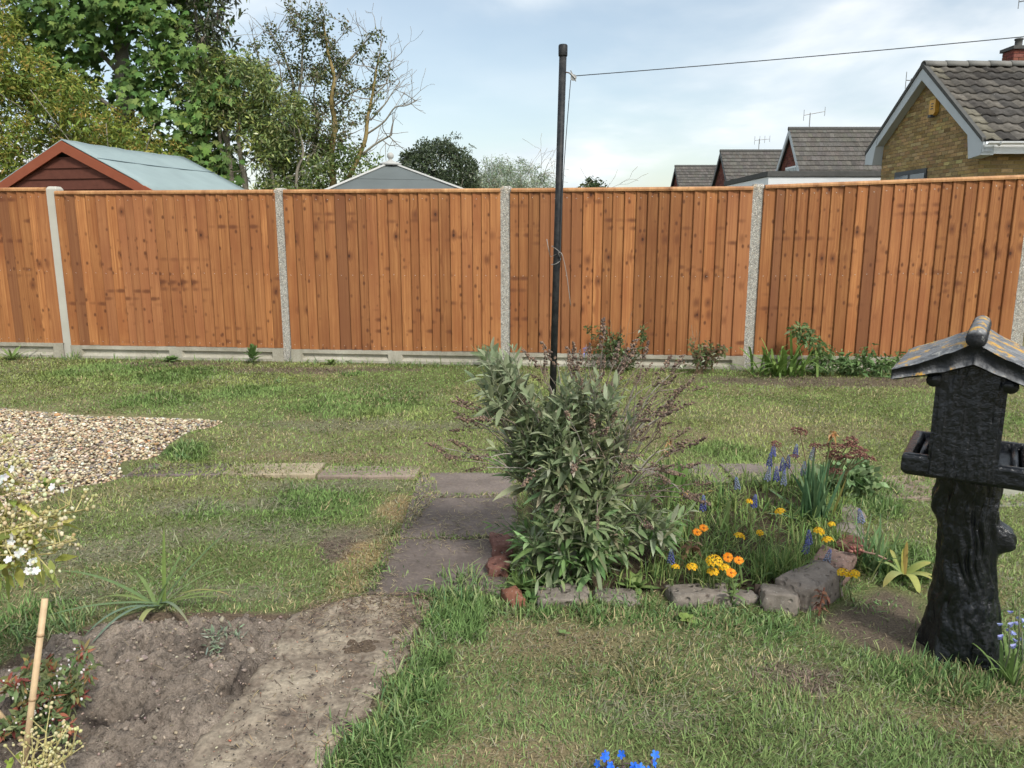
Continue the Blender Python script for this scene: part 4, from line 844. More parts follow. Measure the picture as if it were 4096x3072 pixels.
mb = MB(); P = [(6.95, 26.5, 2.46), (8.3, 26.5, 2.82), (8.3, 26.5, 2.70), (7.0, 26.5, 2.34)]; mb.prism(P, (0, 0, 0), (0, .05, 0)); mb.build('fascia', 'upvc', ln)
mb = MB(); P = [(6.9, 26.55, 2.46), (8.3, 26.55, 2.84), (8.3, 26.55, 2.80), (6.92, 26.55, 2.42)]; mb.prism(P, (0, 0, 0), (0, 2.5, 0)); mb.build('roof', 'slate_edge', ln)
mb = MB(); mb.box((7.75, 27.6, 1.2), (1.3, 2.0, 2.4)); mb.build('wall', bpy.data.materials['render_white'], ln)
# ------------------------------------------------------------------ trees and shrubs beyond the fence
BARK = (.16, .135, .10); BARKG = (.24, .22, .18)
def twigs(mb, p, d, L, r, depth, tips, up=.15, wob=.30, col=BARKG, nseg=4, kids=(2, 4), rmin=.0035, spread=.8):
    pts = [np.array(p, float)]; d = np.array(d, float); d /= np.linalg.norm(d); dirs = [d]
    for i in range(nseg):
        d = d + wob * rng.standard_normal(3) * .5 + np.array([0, 0, up * .4]); d /= np.linalg.norm(d); pts.append(pts[-1] + d * L / nseg); dirs.append(d)
    rad = np.linspace(r, max(rmin, r * .45), nseg + 1); mb.tube(pts, rad, 5 if r > .012 else 4, np.array(col) * rng.uniform(.75, 1.2))
    for q in pts[2:]: tips.append((q, d))
    if depth > 0:
        for k in range(rng.integers(*kids) + 1):
            i = rng.integers(1, nseg + 1); dd = dirs[i] + spread * rng.standard_normal(3) * np.array([1, .8, .8]); twigs(mb, pts[i], dd, L * rng.uniform(.45, .75), rad[i] * .62, depth - 1, tips, up, wob, col, nseg, kids, rmin, spread)
def clump(centres, rad, per, L, W, cols, wts=None, out=.6, droop=.3, prof=LEAF3, squash=1.0, amt=.16, fold=0.0, core=None):
    centres = np.asarray(centres, float); m = len(centres); n = m * per; c = np.repeat(centres, per, 0); rad = np.repeat(np.broadcast_to(np.asarray(rad, float), (m,)), per)
    dr = rdirs(n); P = c + dr * (rad * rng.random(n) ** .45)[:, None] * np.array([1, 1, squash])
    D = nrm(out * dr + .7 * rng.standard_normal((n, 3)) + np.array([0, 0, .15])); S = rng.standard_normal((n, 3)); Lr = L * rng.uniform(.65, 1.3, n)
    C = pal(n, cols, wts, amt); C = C * np.repeat(rng.uniform(.8, 1.2, m), per)[:, None]
    return strips(P, D, S, Lr, W * rng.uniform(.7, 1.25, n), prof, droop, C, fold)
def tube_along(mb, pts, r0, r1, col=BARKG, n=7): P = np.array(pts, float); mb.tube(P, np.linspace(r0, r1, len(P)), n, col)
def smooth_path(pts, k=4):
    P = np.array(pts, float); t = np.linspace(0, len(P) - 1, (len(P) - 1) * k + 1); i = np.minimum(t.astype(int), len(P) - 2); f = (t - i)[:, None]
    a = P[np.maximum(i - 1, 0)]; b = P[i]; c = P[i + 1]; d = P[np.minimum(i + 2, len(P) - 1)]
    return .5 * (2 * b + (c - a) * f + (2 * a - 5 * b + 4 * c - d) * f ** 2 + (3 * b - a - 3 * c + d) * f ** 3)

# --- sycamore: broad lobed leaves
HALF = [(.0, .0), (.12, -.06), (.30, -.10), (.26, .04), (.44, .10), (.60, .30), (.42, .30), (.34, .36), (.46, .60), (.30, .58), (.17, .56), (.10, .80), (.0, 1.0)]
OUT = [(x, y) for x, y in HALF] + [(-x, y) for x, y in HALF[-2:0:-1]]
LV = np.array([(x, y - .0, -.35 * x * x - .12 * (y - .4) ** 2) for x, y in OUT] + [(0, .32, .03)]); LF = np.array([(i, (i + 1) % len(OUT), len(OUT)) for i in range(len(OUT))])
def lobed(P, Dn, Nn, S, C):
    D = nrm(Dn); N = nrm(Nn - D * np.sum(Nn * D, 1, keepdims=True)); X = np.cross(D, N)
    V = P[:, None] + S[:, None, None] * (LV[None, :, 0:1] * X[:, None] + LV[None, :, 1:2] * D[:, None] + LV[None, :, 2:3] * N[:, None])
    F = LF[None] + (np.arange(len(P)) * len(LV))[:, None, None]; return V.reshape(-1, 3), F.reshape(-1, 3), np.repeat(C, len(LV), 0)
syc = thing('sycamore_tree', 'tall sycamore with broad lobed green leaves behind the shed', 'tree', (-6.25, 13.2, 0))
mb = MB(); tr = smooth_path([(-6.3, 13.2, 0), (-6.407, 13.200, 2.478), (-6.327, 13.200, 2.988), (-6.324, 13.200, 3.562), (-6.304, 13.200, 3.985), (-6.4, 13.2, 4.9), (-6.3, 13.2, 6.2)]); tube_along(mb, tr, .17, .07, (.20, .19, .165), 10)
for a_, b_ in (((-6.33, 13.2, 3.6), (-7.3, 13.0, 4.6)), ((-6.33, 13.2, 3.9), (-5.4, 12.9, 4.9)), ((-6.3, 13.2, 2.9), (-7.0, 12.9, 3.4)), ((-6.35, 13.2, 4.4), (-6.0, 12.7, 5.4)), ((-6.3, 13.2, 2.4), (-5.5, 12.8, 2.9))): tube_along(mb, smooth_path([a_, tuple((np.array(a_) + b_) / 2 + (0, 0, .08)), b_], 3), .05, .02, (.20, .19, .165), 6)
mb.build('trunk', 'twig', syc, smooth=True)
def spray(cx, cy, cz, n, w):
    P = np.stack([cx + rng.normal(0, w, n), cy - rng.uniform(0, .25, n), cz + rng.normal(0, w * .55, n)], 1)
    return P
cs = []
while len(cs) < 300:
    px, pz = rng.uniform(-7.9, -4.55), rng.uniform(1.75, 5.5)
    if pz < 3.35 - .55 * (px + 6.3) * -1 * .4 and px < -6.1: continue
    if px > -5.0 and pz > 4.0: continue
    if abs(px + 6.27) < .16 and 2.7 < pz < 3.85: continue
    if vnoise(px, pz, 1.7, 3) < .27: continue
    cs.append((px, 12.75 + rng.uniform(-.45, .45) + .18 * abs(px + 6.2), pz))
P = np.vstack([spray(*c, 13, .17) for c in cs]); n = len(P)
D = nrm(np.stack([rng.normal(0, .5, n), rng.normal(-.35, .25, n), rng.normal(-.75, .3, n)], 1)); N = nrm(np.stack([rng.normal(0, .35, n), rng.normal(-.55, .25, n), rng.normal(.75, .25, n)], 1)); S = rng.uniform(.085, .155, n)
C = pal(n, [(.12, .215, .055), (.165, .26, .07), (.085, .165, .045), (.21, .285, .075)], [4, 4, 3, 1.5], .12)
order = np.argsort(P[:, 1] - .0 * S); vis = [i for i in order if P[i, 2] < 4.75 and P[i, 0] > -8.1][:290]; rest = np.setdiff1d(np.arange(n), vis)
n2 = 1800; P2 = np.stack([rng.uniform(-8.2, -4.8, n2), rng.uniform(13.2, 14.4, n2), rng.uniform(1.8, 6.2, n2)], 1)
dk = lobed(P2, rdirs(n2, -1, .2), rdirs(n2, .0, 1), rng.uniform(.12, .2, n2), pal(n2, [(.08, .15, .045), (.10, .18, .05)]))
stuff(np_obj('foliage', *joinparts([lobed(P[rest], D[rest], N[rest], S[rest], C[rest]), dk]), 'leaf', syc))
lm = []
for c in ((.12, .215, .055), (.165, .26, .07), (.085, .165, .045), (.21, .285, .075)): lm.append(tri_mesh('leaf', LV, LF, np.tile(np.array(c), (len(LV), 1)), 'leaf'))
from mathutils import Matrix, Vector
b0 = wloc(syc)
for i in vis:
    d = D[i]; nn = N[i] - d * np.dot(N[i], d); nn /= np.linalg.norm(nn); xx = np.cross(d, nn)
    o = link('leaf', lm[rng.choice(4, p=[.33, .33, .22, .12])], syc, tuple(P[i] - b0)); o.rotation_euler = Matrix((Vector(xx), Vector(d), Vector(nn))).transposed().to_euler(); o.scale = (S[i],) * 3
# --- yellow green shrub
ys = thing('privet_hedge', 'yellow green small leaved hedge shrub behind the shed at left', 'shrub', (-7.0, 11.9, 0))
top = lambda x: np.interp(x, [-9.5, -8.0, -7.5, -7.1, -6.7, -6.3, -5.9, -5.5, -5.2, -4.9], [5.2, 5.0, 4.5, 3.85, 3.35, 3.5, 2.95, 2.75, 2.5, 1.9])
cs = []
while len(cs) < 900:
    px, py, pz = rng.uniform(-9.2, -4.95), rng.uniform(11.45, 12.6), rng.uniform(1.0, 5.2)
    if pz > top(px) - .10 + .25 * (vnoise(px, pz, 3, 8) - .5): continue
    if vnoise(px, pz, 2.6, 17) < .16: continue
    cs.append((px, py, pz))
tipmask = np.array([c[2] for c in cs])
stuff(np_obj('foliage', *joinparts([clump(cs, .19, 60, .080, .028, [(.25, .30, .06), (.19, .26, .06), (.30, .33, .07), (.13, .20, .05), (.38, .30, .09)], [4, 4, 3, 3, .8], .5), clump([(c[0], c[1] - .12, c[2] + .15) for c in cs if rng.random() < .5], .09, 30, .06, .018, [(.33, .31, .06), (.38, .28, .08)], None, .4)]), 'leaf', ys))
mb = MB(); tp = []
for k in range(9): twigs(mb, (rng.uniform(-8.5, -5.4), 12.1, .0), (rng.normal(0, .2), 0, 1), 2.4, .03, 1, tp)
mb.build('stems', 'twig', ys, smooth=True)
# --- laurel like tree with several bare stems
lt = thing('evergreen_tree', 'many stemmed evergreen with narrow leaves and bare pale stems right of the shed', 'tree', (-4.6, 13.0, 0))
mb = MB(); tips = []
for pts, r0, r1 in (([(-4.9, 13, 0), (-5.000, 13.000, 1.873), (-4.951, 13.000, 2.601), (-4.985, 13.000, 3.031), (-4.991, 13.000, 3.525), (-4.982, 13.000, 4.285), (-4.986, 13.000, 4.692)], .05, .02), ([(-4.55, 13.1, 0), (-4.605, 13.000, 1.873), (-4.628, 13.000, 2.817), (-4.601, 13.000, 3.384), (-4.590, 13.000, 3.942)], .065, .02), ([(-4.734, 13.000, 2.385), (-4.757, 13.000, 2.888), (-4.837, 13.000, 3.314), (-4.857, 13.000, 3.734), (-4.883, 13.000, 4.148), (-4.764, 13.000, 4.557)], .03, .012), ([(-4.4, 13, 0), (-4.377, 13.000, 1.873), (-4.418, 13.000, 2.166), (-4.430, 13.000, 2.745), (-4.295, 13.000, 3.314)], .06, .02), ([(-4.622, 13.000, 1.947), (-4.695, 13.000, 2.709), (-5.120, 13.000, 3.031), (-5.277, 13.000, 3.384)], .025, .01), ([(-3.9, 13.2, 0), (-3.921, 13.000, 1.873), (-3.990, 13.000, 2.601), (-4.070, 13.000, 3.102)], .04, .012), ([(-3.5, 13.2, 0), (-3.541, 13.000, 1.873), (-3.400, 13.000, 2.385), (-3.486, 13.000, 2.888)], .035, .012)):
    sp = smooth_path(pts, 4); tube_along(mb, sp, r0, r1, (.26, .235, .185), 8)
    for j in range(4, len(sp), 3): twigs(mb, sp[j], rng.standard_normal(3) + (0, 0, .4), rng.uniform(.35, .8), .010, 1, tips, col=(.22, .20, .15))
mb.build('trunk', 'twig', lt, smooth=True)
cs = []
while len(cs) < 620:
    px, pz = rng.uniform(-5.35, -3.15), rng.uniform(1.3, 4.05); py = rng.uniform(12.6, 13.7)
    if pz > np.interp(px, [-5.4, -5.0, -4.7, -4.4, -4.0, -3.6, -3.2], [3.3, 3.6, 3.75, 3.9, 3.6, 3.2, 2.8]) + .3 * (vnoise(px, pz, 4, 2) - .5): continue
    if vnoise(px, pz, 2.4, 27) < .30: continue
    cs.append((px, py, pz))
leafy = clump(cs, .17, 40, .088, .028, [(.155, .215, .07), (.22, .28, .085), (.11, .16, .055), (.32, .35, .10), (.29, .31, .14)], [4, 4, 3, 1.2, 1.2], .7, .2, LEAF3)
yt = clump([c for c in cs if rng.random() < .25], .10, 18, .10, .024, [(.27, .30, .06), (.32, .33, .08)], None, .5, .1, LANCE)
cs2 = [(px + rng.normal(0, .06), py, pz) for px, py, pz in [(rng.uniform(-5.35, -4.35), rng.uniform(12.7, 13.5), rng.uniform(3.75, 5.4)) for _ in range(110)] if vnoise(px, pz, 3.2, 41) > .42]
plum = clump(cs2, .13, 16, .105, .042, [(.065, .07, .05), (.10, .12, .055), (.13, .10, .085), (.09, .11, .06)], [4, 3, 1, 3], .4, .4)
stray = clump([c for c in cs if rng.random() < .06], .16, 1, .12, .05, [(.50, .22, .05), (.40, .18, .06)])
tps = np.array([t[0] for t in tips]); k = rng.choice(len(tps), 160); tpl = clump(tps[k], .08, 9, .085, .028, [(.11, .14, .05), (.15, .18, .06)], None, .5)
stuff(np_obj('foliage', *joinparts([leafy, yt, plum, stray, tpl]), 'glossleaf', lt))
# --- ivy clad, half dead tree
iv = thing('ivy_clad_tree', 'half dead tree with ivy on its stems and bare twigs against the sky', 'tree', (-3.1, 14, 0))
mb = MB(); tips = []; ivy = []
YB_ = (.30, .23, .10)
ST = [([(-3.1, 14, 0), (-3.159, 14.000, 1.931), (-3.166, 14.000, 2.482), (-3.081, 14.000, 2.947), (-3.128, 14.000, 3.331), (-3.062, 14.000, 3.709), (-3.141, 14.000, 4.084), (-3.188, 14.000, 4.418), (-3.208, 14.000, 4.675)], .07, .012, 1.0), ([(-2.954, 14.000, 1.931), (-2.716, 14.000, 2.365), (-2.557, 14.000, 2.715), (-2.504, 14.000, 3.063), (-2.402, 14.000, 3.445), (-2.316, 14.000, 3.860), (-2.252, 14.000, 4.084)], .05, .01, .5), ([(-3.247, 14.000, 2.482), (-3.538, 14.000, 2.832), (-3.739, 14.000, 3.292), (-3.812, 14.000, 3.709), (-3.934, 14.000, 4.084), (-4.077, 14.000, 4.344), (-4.184, 14.000, 4.529)], .04, .008, .6),
      ([(-3.739, 14.000, 3.292), (-3.621, 14.000, 3.709), (-3.577, 14.000, 4.084), (-3.504, 14.000, 4.418), (-3.445, 14.000, 4.639)], .028, .008, 1.0), ([(-3.066, 14.000, 3.634), (-2.869, 14.000, 3.935), (-2.662, 14.000, 4.159), (-2.497, 14.000, 4.344), (-2.293, 14.000, 4.529)], .028, .007, .8), ([(-3.099, 14.000, 3.254), (-2.727, 14.000, 3.521), (-2.444, 14.000, 3.596), (-2.236, 14.000, 3.860)], .02, .006, .5),
      ([(-2.538, 14.000, 2.793), (-2.224, 14.000, 2.986), (-2.016, 14.000, 3.216), (-1.815, 14.000, 3.239), (-1.612, 14.000, 3.315)], .018, .005, .0), ([(-2.690, 14.000, 2.404), (-2.398, 14.000, 2.622), (-2.110, 14.000, 2.777), (-2.167, 14.000, 2.746)], .022, .01, .1), ([(-2.465, 14.000, 3.024), (-2.215, 14.000, 3.292), (-2.088, 14.000, 3.483), (-1.947, 14.000, 3.672)], .016, .005, .0), ([(-2.402, 14.000, 3.445), (-2.188, 14.000, 3.634), (-2.133, 14.000, 3.860), (-2.094, 14.000, 4.084)], .014, .004, .0), ([(-3.993, 14.000, 1.931), (-4.103, 14.000, 2.560), (-4.147, 14.000, 3.178), (-4.239, 14.000, 3.634), (-4.330, 14.000, 4.084), (-4.377, 14.000, 4.344)], .03, .006, .25), ([(-4.094, 14.000, 2.715), (-3.970, 14.000, 3.178), (-3.976, 14.000, 3.634), (-4.018, 14.000, 4.010)], .02, .006, .4), ([(-3.404, 14.000, 1.931), (-3.459, 14.000, 2.482), (-3.355, 14.000, 2.947), (-3.412, 14.000, 3.407), (-3.314, 14.000, 3.785)], .03, .01, .9)]
for pts, r0, r1, iv_ in ST:
    sp = smooth_path(pts, 5); sp = sp + np.stack([np.zeros(len(sp)), np.linspace(0, rng.uniform(-.3, .4), len(sp)), np.zeros(len(sp))], 1); tube_along(mb, sp, r0, r1, YB_ if r0 > .04 else (.26, .24, .19), 7)
    for j in range(5, len(sp), 2):
        twigs(mb, sp[j], rng.standard_normal(3) * (1, .6, .6) + (0, 0, .5), rng.uniform(.3, .6), max(.006, r1), 1, tips, col=(.27, .24, .20), kids=(2, 3), rmin=.0032)
        if rng.random() < iv_: ivy.append(sp[j] + rng.normal(0, .05, 3))
    for q in sp[2::2]:
        if rng.random() < iv_: ivy.append(q + rng.normal(0, .07, 3))
mb.build('trunk', 'twig', iv, smooth=True)
tps = np.array([t[0] for t in tips]); tx = tps[:, 0]; right = tx > -2.75
k = [i for i in range(len(tps)) if (not right[i]) and vnoise(tps[i, 0], tps[i, 2], 2.2, 51) > .38]; k = rng.choice(k, min(300, len(k)), replace=False)
a1 = clump(ivy, .12, 34, .046, .040, [(.085, .115, .04), (.12, .15, .055), (.17, .18, .08), (.06, .085, .035)], None, .6, .4); a2 = clump(tps[k], .085, 16, .045, .034, [(.12, .15, .06), (.16, .185, .075), (.21, .18, .11)], None, .5)
low = []
while len(low) < 430:
    px, pz = rng.uniform(-4.4, -2.0), rng.uniform(1.2, 2.9)
    if pz > np.interp(px, [-4.4, -3.9, -3.4, -2.9, -2.4, -2.0], [2.9, 3.0, 2.8, 2.6, 2.35, 2.1]) or vnoise(px, pz, 2.6, 61) < .22: continue
    low.append((px, rng.uniform(13.6, 14.6), pz))
a3 = clump(low, .17, 34, .062, .034, [(.155, .225, .065), (.20, .27, .08), (.11, .16, .055), (.27, .32, .12)], [4, 3, 3, 1.5], .6)
stuff(np_obj('foliage', *joinparts([a1, a2, a3]), 'leaf', iv))
# --- round dark evergreen
ev = thing('holly_bush', 'rounded dense dark evergreen bush behind the summerhouse', 'shrub', (-1.37, 14.6, 0))
d = rdirs(300, -.25, 1); cs = np.array([-1.37, 14.6, 1.86]) + d * np.array([.80, .80, .88]) * rng.uniform(.86, 1.0, (300, 1)) * (1 + .10 * (np.array([vnoise(a, b, 2, 5) for a, b in zip(d[:, 0] * 2, d[:, 2] * 2)])[:, None] - .5))
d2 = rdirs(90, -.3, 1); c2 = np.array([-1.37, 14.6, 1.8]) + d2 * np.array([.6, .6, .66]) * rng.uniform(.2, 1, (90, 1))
sp_ = [(-.98, 14.5, 2.82), (-1.10, 14.4, 2.80), (-1.85, 14.4, 2.52), (-1.55, 14.4, 2.73), (-.75, 14.4, 2.6), (-2.12, 14.4, 2.3)]
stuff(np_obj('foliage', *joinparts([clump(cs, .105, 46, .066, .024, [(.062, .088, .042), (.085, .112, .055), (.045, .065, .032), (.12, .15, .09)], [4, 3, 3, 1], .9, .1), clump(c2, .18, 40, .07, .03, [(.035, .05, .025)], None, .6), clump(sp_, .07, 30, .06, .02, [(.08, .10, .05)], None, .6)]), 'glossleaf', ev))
mb = MB(); tp = []
for k in range(6): twigs(mb, (-1.37 + rng.normal(0, .08), 14.6, 0), (rng.normal(0, .35), rng.normal(0, .2), 1), 1.5, .03, 1, tp)
mb.build('stems', 'twig', ev, smooth=True)
# --- pale grey green shrub
ol = thing('silver_leaved_shrub', 'pale grey green feathery shrub between the dark bush and the clothes pole', 'shrub', (.05, 15.2, 0))
mb = MB(); tips = []
for k in range(26): twigs(mb, (rng.uniform(-.5, .6), 15.2 + rng.normal(0, .15), 1.05), (rng.normal(0, .45), rng.normal(0, .2), 1.2), rng.uniform(.75, 1.15), .010, 2, tips, up=.10, wob=.45, col=(.30, .27, .20), rmin=.003)
mb.build('stems', 'twig', ol, smooth=True)
tps = np.array([t[0] for t in tips]); lim = np.interp(tps[:, 0], [-1.0, -.6, -.3, .0, .3, .6, .8, 1.0], [2.1, 2.45, 2.6, 2.55, 2.42, 2.25, 2.12, 1.8]); tps = tps[tps[:, 2] < lim]
k = rng.choice(len(tps), 1900); stuff(np_obj('foliage', *clump(tps[k], .10, 13, .062, .015, [(.30, .36, .25), (.24, .31, .20), (.37, .42, .31)], None, .5, .4, LEAF3), 'leaf', ol))
def small_tree(label, c, rx, rz, n, cols):
    t = thing('distant_tree', label, 'tree', (c[0], c[1], 0)); d = rdirs(n, -.6, 1); cs = np.array(c) + d * np.array([rx, rx, rz]) * rng.uniform(.5, 1, (n, 1))
    stuff(np_obj('crown', *clump(cs, .16, 26, .12, .06, cols, None, .6), 'leaf', t)); mb = MB(); tp = []; mb.tube([(c[0], c[1], 0), (c[0] + .03, c[1], c[2] * .6), (c[0], c[1], c[2])], [.1, .08, .04], 7, BARK); mb.build('trunk', 'twig', t, smooth=True)
small_tree('small dark treetop just showing over the fence right of the clothes pole', (2.6, 25, 2.15), .62, .62, 60, [(.05, .075, .035), (.09, .11, .045)])
small_tree('tiny treetop showing over the fence left of the farthest house', (8.9, 52, 3.2), 1.0, .65, 40, [(.07, .10, .05), (.10, .13, .06)])
# ------------------------------------------------------------------ concrete bird table painted black
def paint(name, worn):
    a = NT(name, .20, .5); v = a.coord(); n = a.noise(v, 55, 5, .6); n2 = a.noise(v, 240, 3, .6); big = a.noise(v, 9, 5, .6)
    c = a.mix(a.ramp(n, [(.35, 0.), (.7, 1.)]), (.004, .005, .007), (.012, .014, .018))
    if worn == 1:
        streak = a.noise(a.coord(scale=(40, 40, 9)), 1.0, 4); c = a.mix(a.ramp(streak, [(.70, 0.), (.78, .5)]), c, (.22, .22, .21))
    if worn == 2:
        geo = a.n('ShaderNodeNewGeometry'); sz_ = a.n('ShaderNodeSeparateXYZ'); a.l(geo.outputs['Normal'], sz_.inputs[0]); upf = a.ramp(sz_.outputs['Z'], [(.45, 0.), (.75, 1.)])
        pw = a.noise(a.coord(scale=(34, 60, 34)), 1.0, 6, .7); c = a.mix(a.math('MULTIPLY', a.ramp(pw, [(.36, .15), (.62, .9)]), upf), c, (.27, .275, .285)); c = a.mix(a.math('MULTIPLY', a.ramp(a.noise(v, 70, 5, .7), [(.58, 0.), (.66, .8)]), upf), c, (.42, .41, .37)); c = a.mix(a.ramp(a.noise(a.coord(add=(5, 2, 1)), 30, 4, .6), [(.66, 0.), (.72, .5)]), c, (.34, .35, .34))
        li = a.math('MULTIPLY', a.ramp(a.noise(a.coord(add=(2.3, .4, 1.1)), 20, 4, .6), [(.545, 0.), (.585, 1.)]), a.math('MULTIPLY', upf, a.ramp(n2, [(.36, .0), (.50, 1.)]))); c = a.mix(li, c, (.56, .31, .035)); a.put(a.b.inputs['Roughness'], a.ramp(pw, [(.35, .45), (.6, .9)]))
    a.base(c); bb = a.bump(n2, .3, .002); a.bump(n, .8, .007, bb); return a.m
M['black'] = paint('black_gloss_paint', 0); M['black_bark'] = paint('black_paint_on_bark', 1); M['black_roof'] = paint('weathered_black_roof', 2)
BC = np.array([1.165, 1.886, 0]); BU = np.array([.840, -.542, 0]); BVv = np.array([.542, .840, 0])
bt = thing('bird_table', 'black painted concrete bird table with tree trunk stand and lichened roof', 'bird table', (1.235, 1.915, 0))
BP = lambda u, v, z: BC + BU * u + BVv * v + np.array([0, 0, z])
n, m = 176, 120; V = []
for i in range(m):
    f = i / (m - 1); z = -.02 + f * .56; r = np.interp(z, [-.02, .0, .03, .07, .12, .18, .25, .35, .45, .54], [.108, .106, .101, .095, .087, .078, .072, .0695, .0695, .072]); fl = sstep(.16, .0, z) if z < .16 else 0
    fl = (1 - min(1, max(0, z / .16))) ** 2; c = np.array([1.228 - .058 * f, 1.912 - .028 * f, 0])
    th = np.linspace(0, 2 * math.pi, n, endpoint=False); cx, sx = np.cos(th), np.sin(th)
    tq = (th - math.pi / 2) % (2 * math.pi) + .10 * math.sin(z * 21) + .06 * math.sin(z * 47 + 1); rid = 1 - np.abs(2 * vnoise(tq, np.full(n, z), 1.0, 0) - 1) * 0
    rid = 2 * np.abs(vnoise(tq * 4.2, np.full(n, z * 9.0) + tq * .6, 1.0, 201) - .5) + 1.0 * np.abs(vnoise(tq * 8.5, np.full(n, z * 17.0) + tq, 1.0, 205) - .5); rid2 = fbm(tq * 3.0, np.full(n, z * 26.0), 1.0, 210, 3) - .5
    rr = r * (1 + fl * .10 * np.cos(5 * th + .6)) + .0110 * (rid - .70) + .0075 * rid2 + .005 * (fbm(cx * 2 + z * 7, sx * 2 + 3, 2.2, 220, 2) - .5)
    for t0, z0, hh, sz_, st in ((-.50, .350, .040, .034, .40), (2.75, .425, .017, .04, .35)):
        dth = np.abs((th - t0 + math.pi) % (2 * math.pi) - math.pi); rr = rr + hh * np.exp(-(dth / st) ** 4 - ((z - z0 - .010 * dth) / sz_) ** 4) * (1 + .18 * (rid - .7))
    for k in range(n): V.append((c[0] + rr[k] * cx[k], c[1] + rr[k] * sx[k], z))
F = [(i * n + k, i * n + (k + 1) % n, (i + 1) * n + (k + 1) % n, (i + 1) * n + k) for i in range(m - 1) for k in range(n)]
MB().add(V, F).build('trunk', 'black_bark', bt, smooth=True)
# tray with raised rim
s, zt0, zt1 = .140, .524, .580
mb = MB(); q = lambda ss, z: [BP(-ss, -ss, z), BP(ss, -ss, z), BP(ss, ss, z), BP(-ss, ss, z)]
mb.add(q(s * .93, zt0) + q(s, zt0 + .012) + q(s, zt1 - .006) + q(s - .006, zt1) + q(s - .022, zt1) + q(s - .032, zt1 - .022), [(3, 2, 1, 0), (20, 21, 22, 23)] + [(4 * k + j, 4 * k + (j + 1) % 4, 4 * k + 4 + (j + 1) % 4, 4 * k + 4 + j) for k in range(5) for j in range(4)])
o = mb.build('tray', 'black_roof', bt, bevel=.004); o.data.materials[0] = paint('worn_black_tray', 2) if False else M['black']
for sg in (-1, 1):
    mb = MB(); mb.tube([BP(sg * (s - .042), -s * .8, zt1 - .016), BP(sg * (s - .042), 0, zt1 - .014), BP(sg * (s - .042), s * .8, zt1 - .016)], .009, 8); mb.build('inner_rib', 'black', bt, smooth=True)
# little house: slab front and back walls with planked relief, open sides
hw = .0735; planks = 7; BC = BC - BU * .009
for vv, nm in ((-.1425, 'front_wall'), (.10, 'back_wall')):
    mb = MB(); nx, nz = 44, 56; V = []
    for j in range(nz + 1):
        bow = .004 * math.sin(math.pi * j / nz)
        for i in range(nx + 1):
            t = i / nx; z = zt0 + .012 + (.826 - .30 * abs(t - .5) * 2 * hw - zt0 - .012) * j / nz; u = (t - .5) * 2 * (hw - bow + .004 * (fbm(np.array([z * 20.]), np.array([3.]), 1, 5)[0] - .5)); g = abs((t * planks) % 1 - .5) * 2; rl = .0010 * min(1, (1 - g) * 4) + .0085 * (fbm(np.array([t * 17]), np.array([z * 16 + t]), 1.0, 230)[0] - .5)
            e = min(t, 1 - t); rnd = -.010 * max(0, 1 - e / .05) ** 2
            V.append(BP(u, vv - (rl + rnd) * (1 if vv < 0 else -1), z))
    F = [(j * (nx + 1) + i, j * (nx + 1) + i + 1, (j + 1) * (nx + 1) + i + 1, (j + 1) * (nx + 1) + i) for j in range(nz) for i in range(nx)]
    mb.add(V, F); mb.hexa([BP(-hw, vv * .98, zt0 + .01), BP(hw, vv * .98, zt0 + .01), BP(hw, vv * .98 + (.05 if vv < 0 else -.05), zt0 + .01), BP(-hw, vv * .98 + (.05 if vv < 0 else -.05), zt0 + .01), BP(-hw, vv * .98, .79), BP(hw, vv * .98, .79), BP(hw, vv * .98 + (.05 if vv < 0 else -.05), .79), BP(-hw, vv * .98 + (.05 if vv < 0 else -.05), .79)])
    mb.build(nm, 'black_bark', bt, smooth=False)
mb = MB(); mb.hexa([BP(-hw * .9, -.10, zt0 + .01), BP(hw * .96, -.10, zt0 + .01), BP(hw * .96, 0.07, zt0 + .01), BP(-hw * .9, 0.07, zt0 + .01), BP(-hw * .9, -.10, .79), BP(hw * .96, -.10, .79), BP(hw * .96, .07, .79), BP(-hw * .9, .07, .79)]); mb.build('core', 'black_bark', bt, bevel=.01)
for sg in (-1, 1):
    mb = MB(); mb.tube([BP(sg * .078, -.152, .772), BP(sg * .078, .0, .772), BP(sg * .078, .12, .772)], .0165, 12); mb.build('log_beam', 'black_bark', bt, smooth=True)
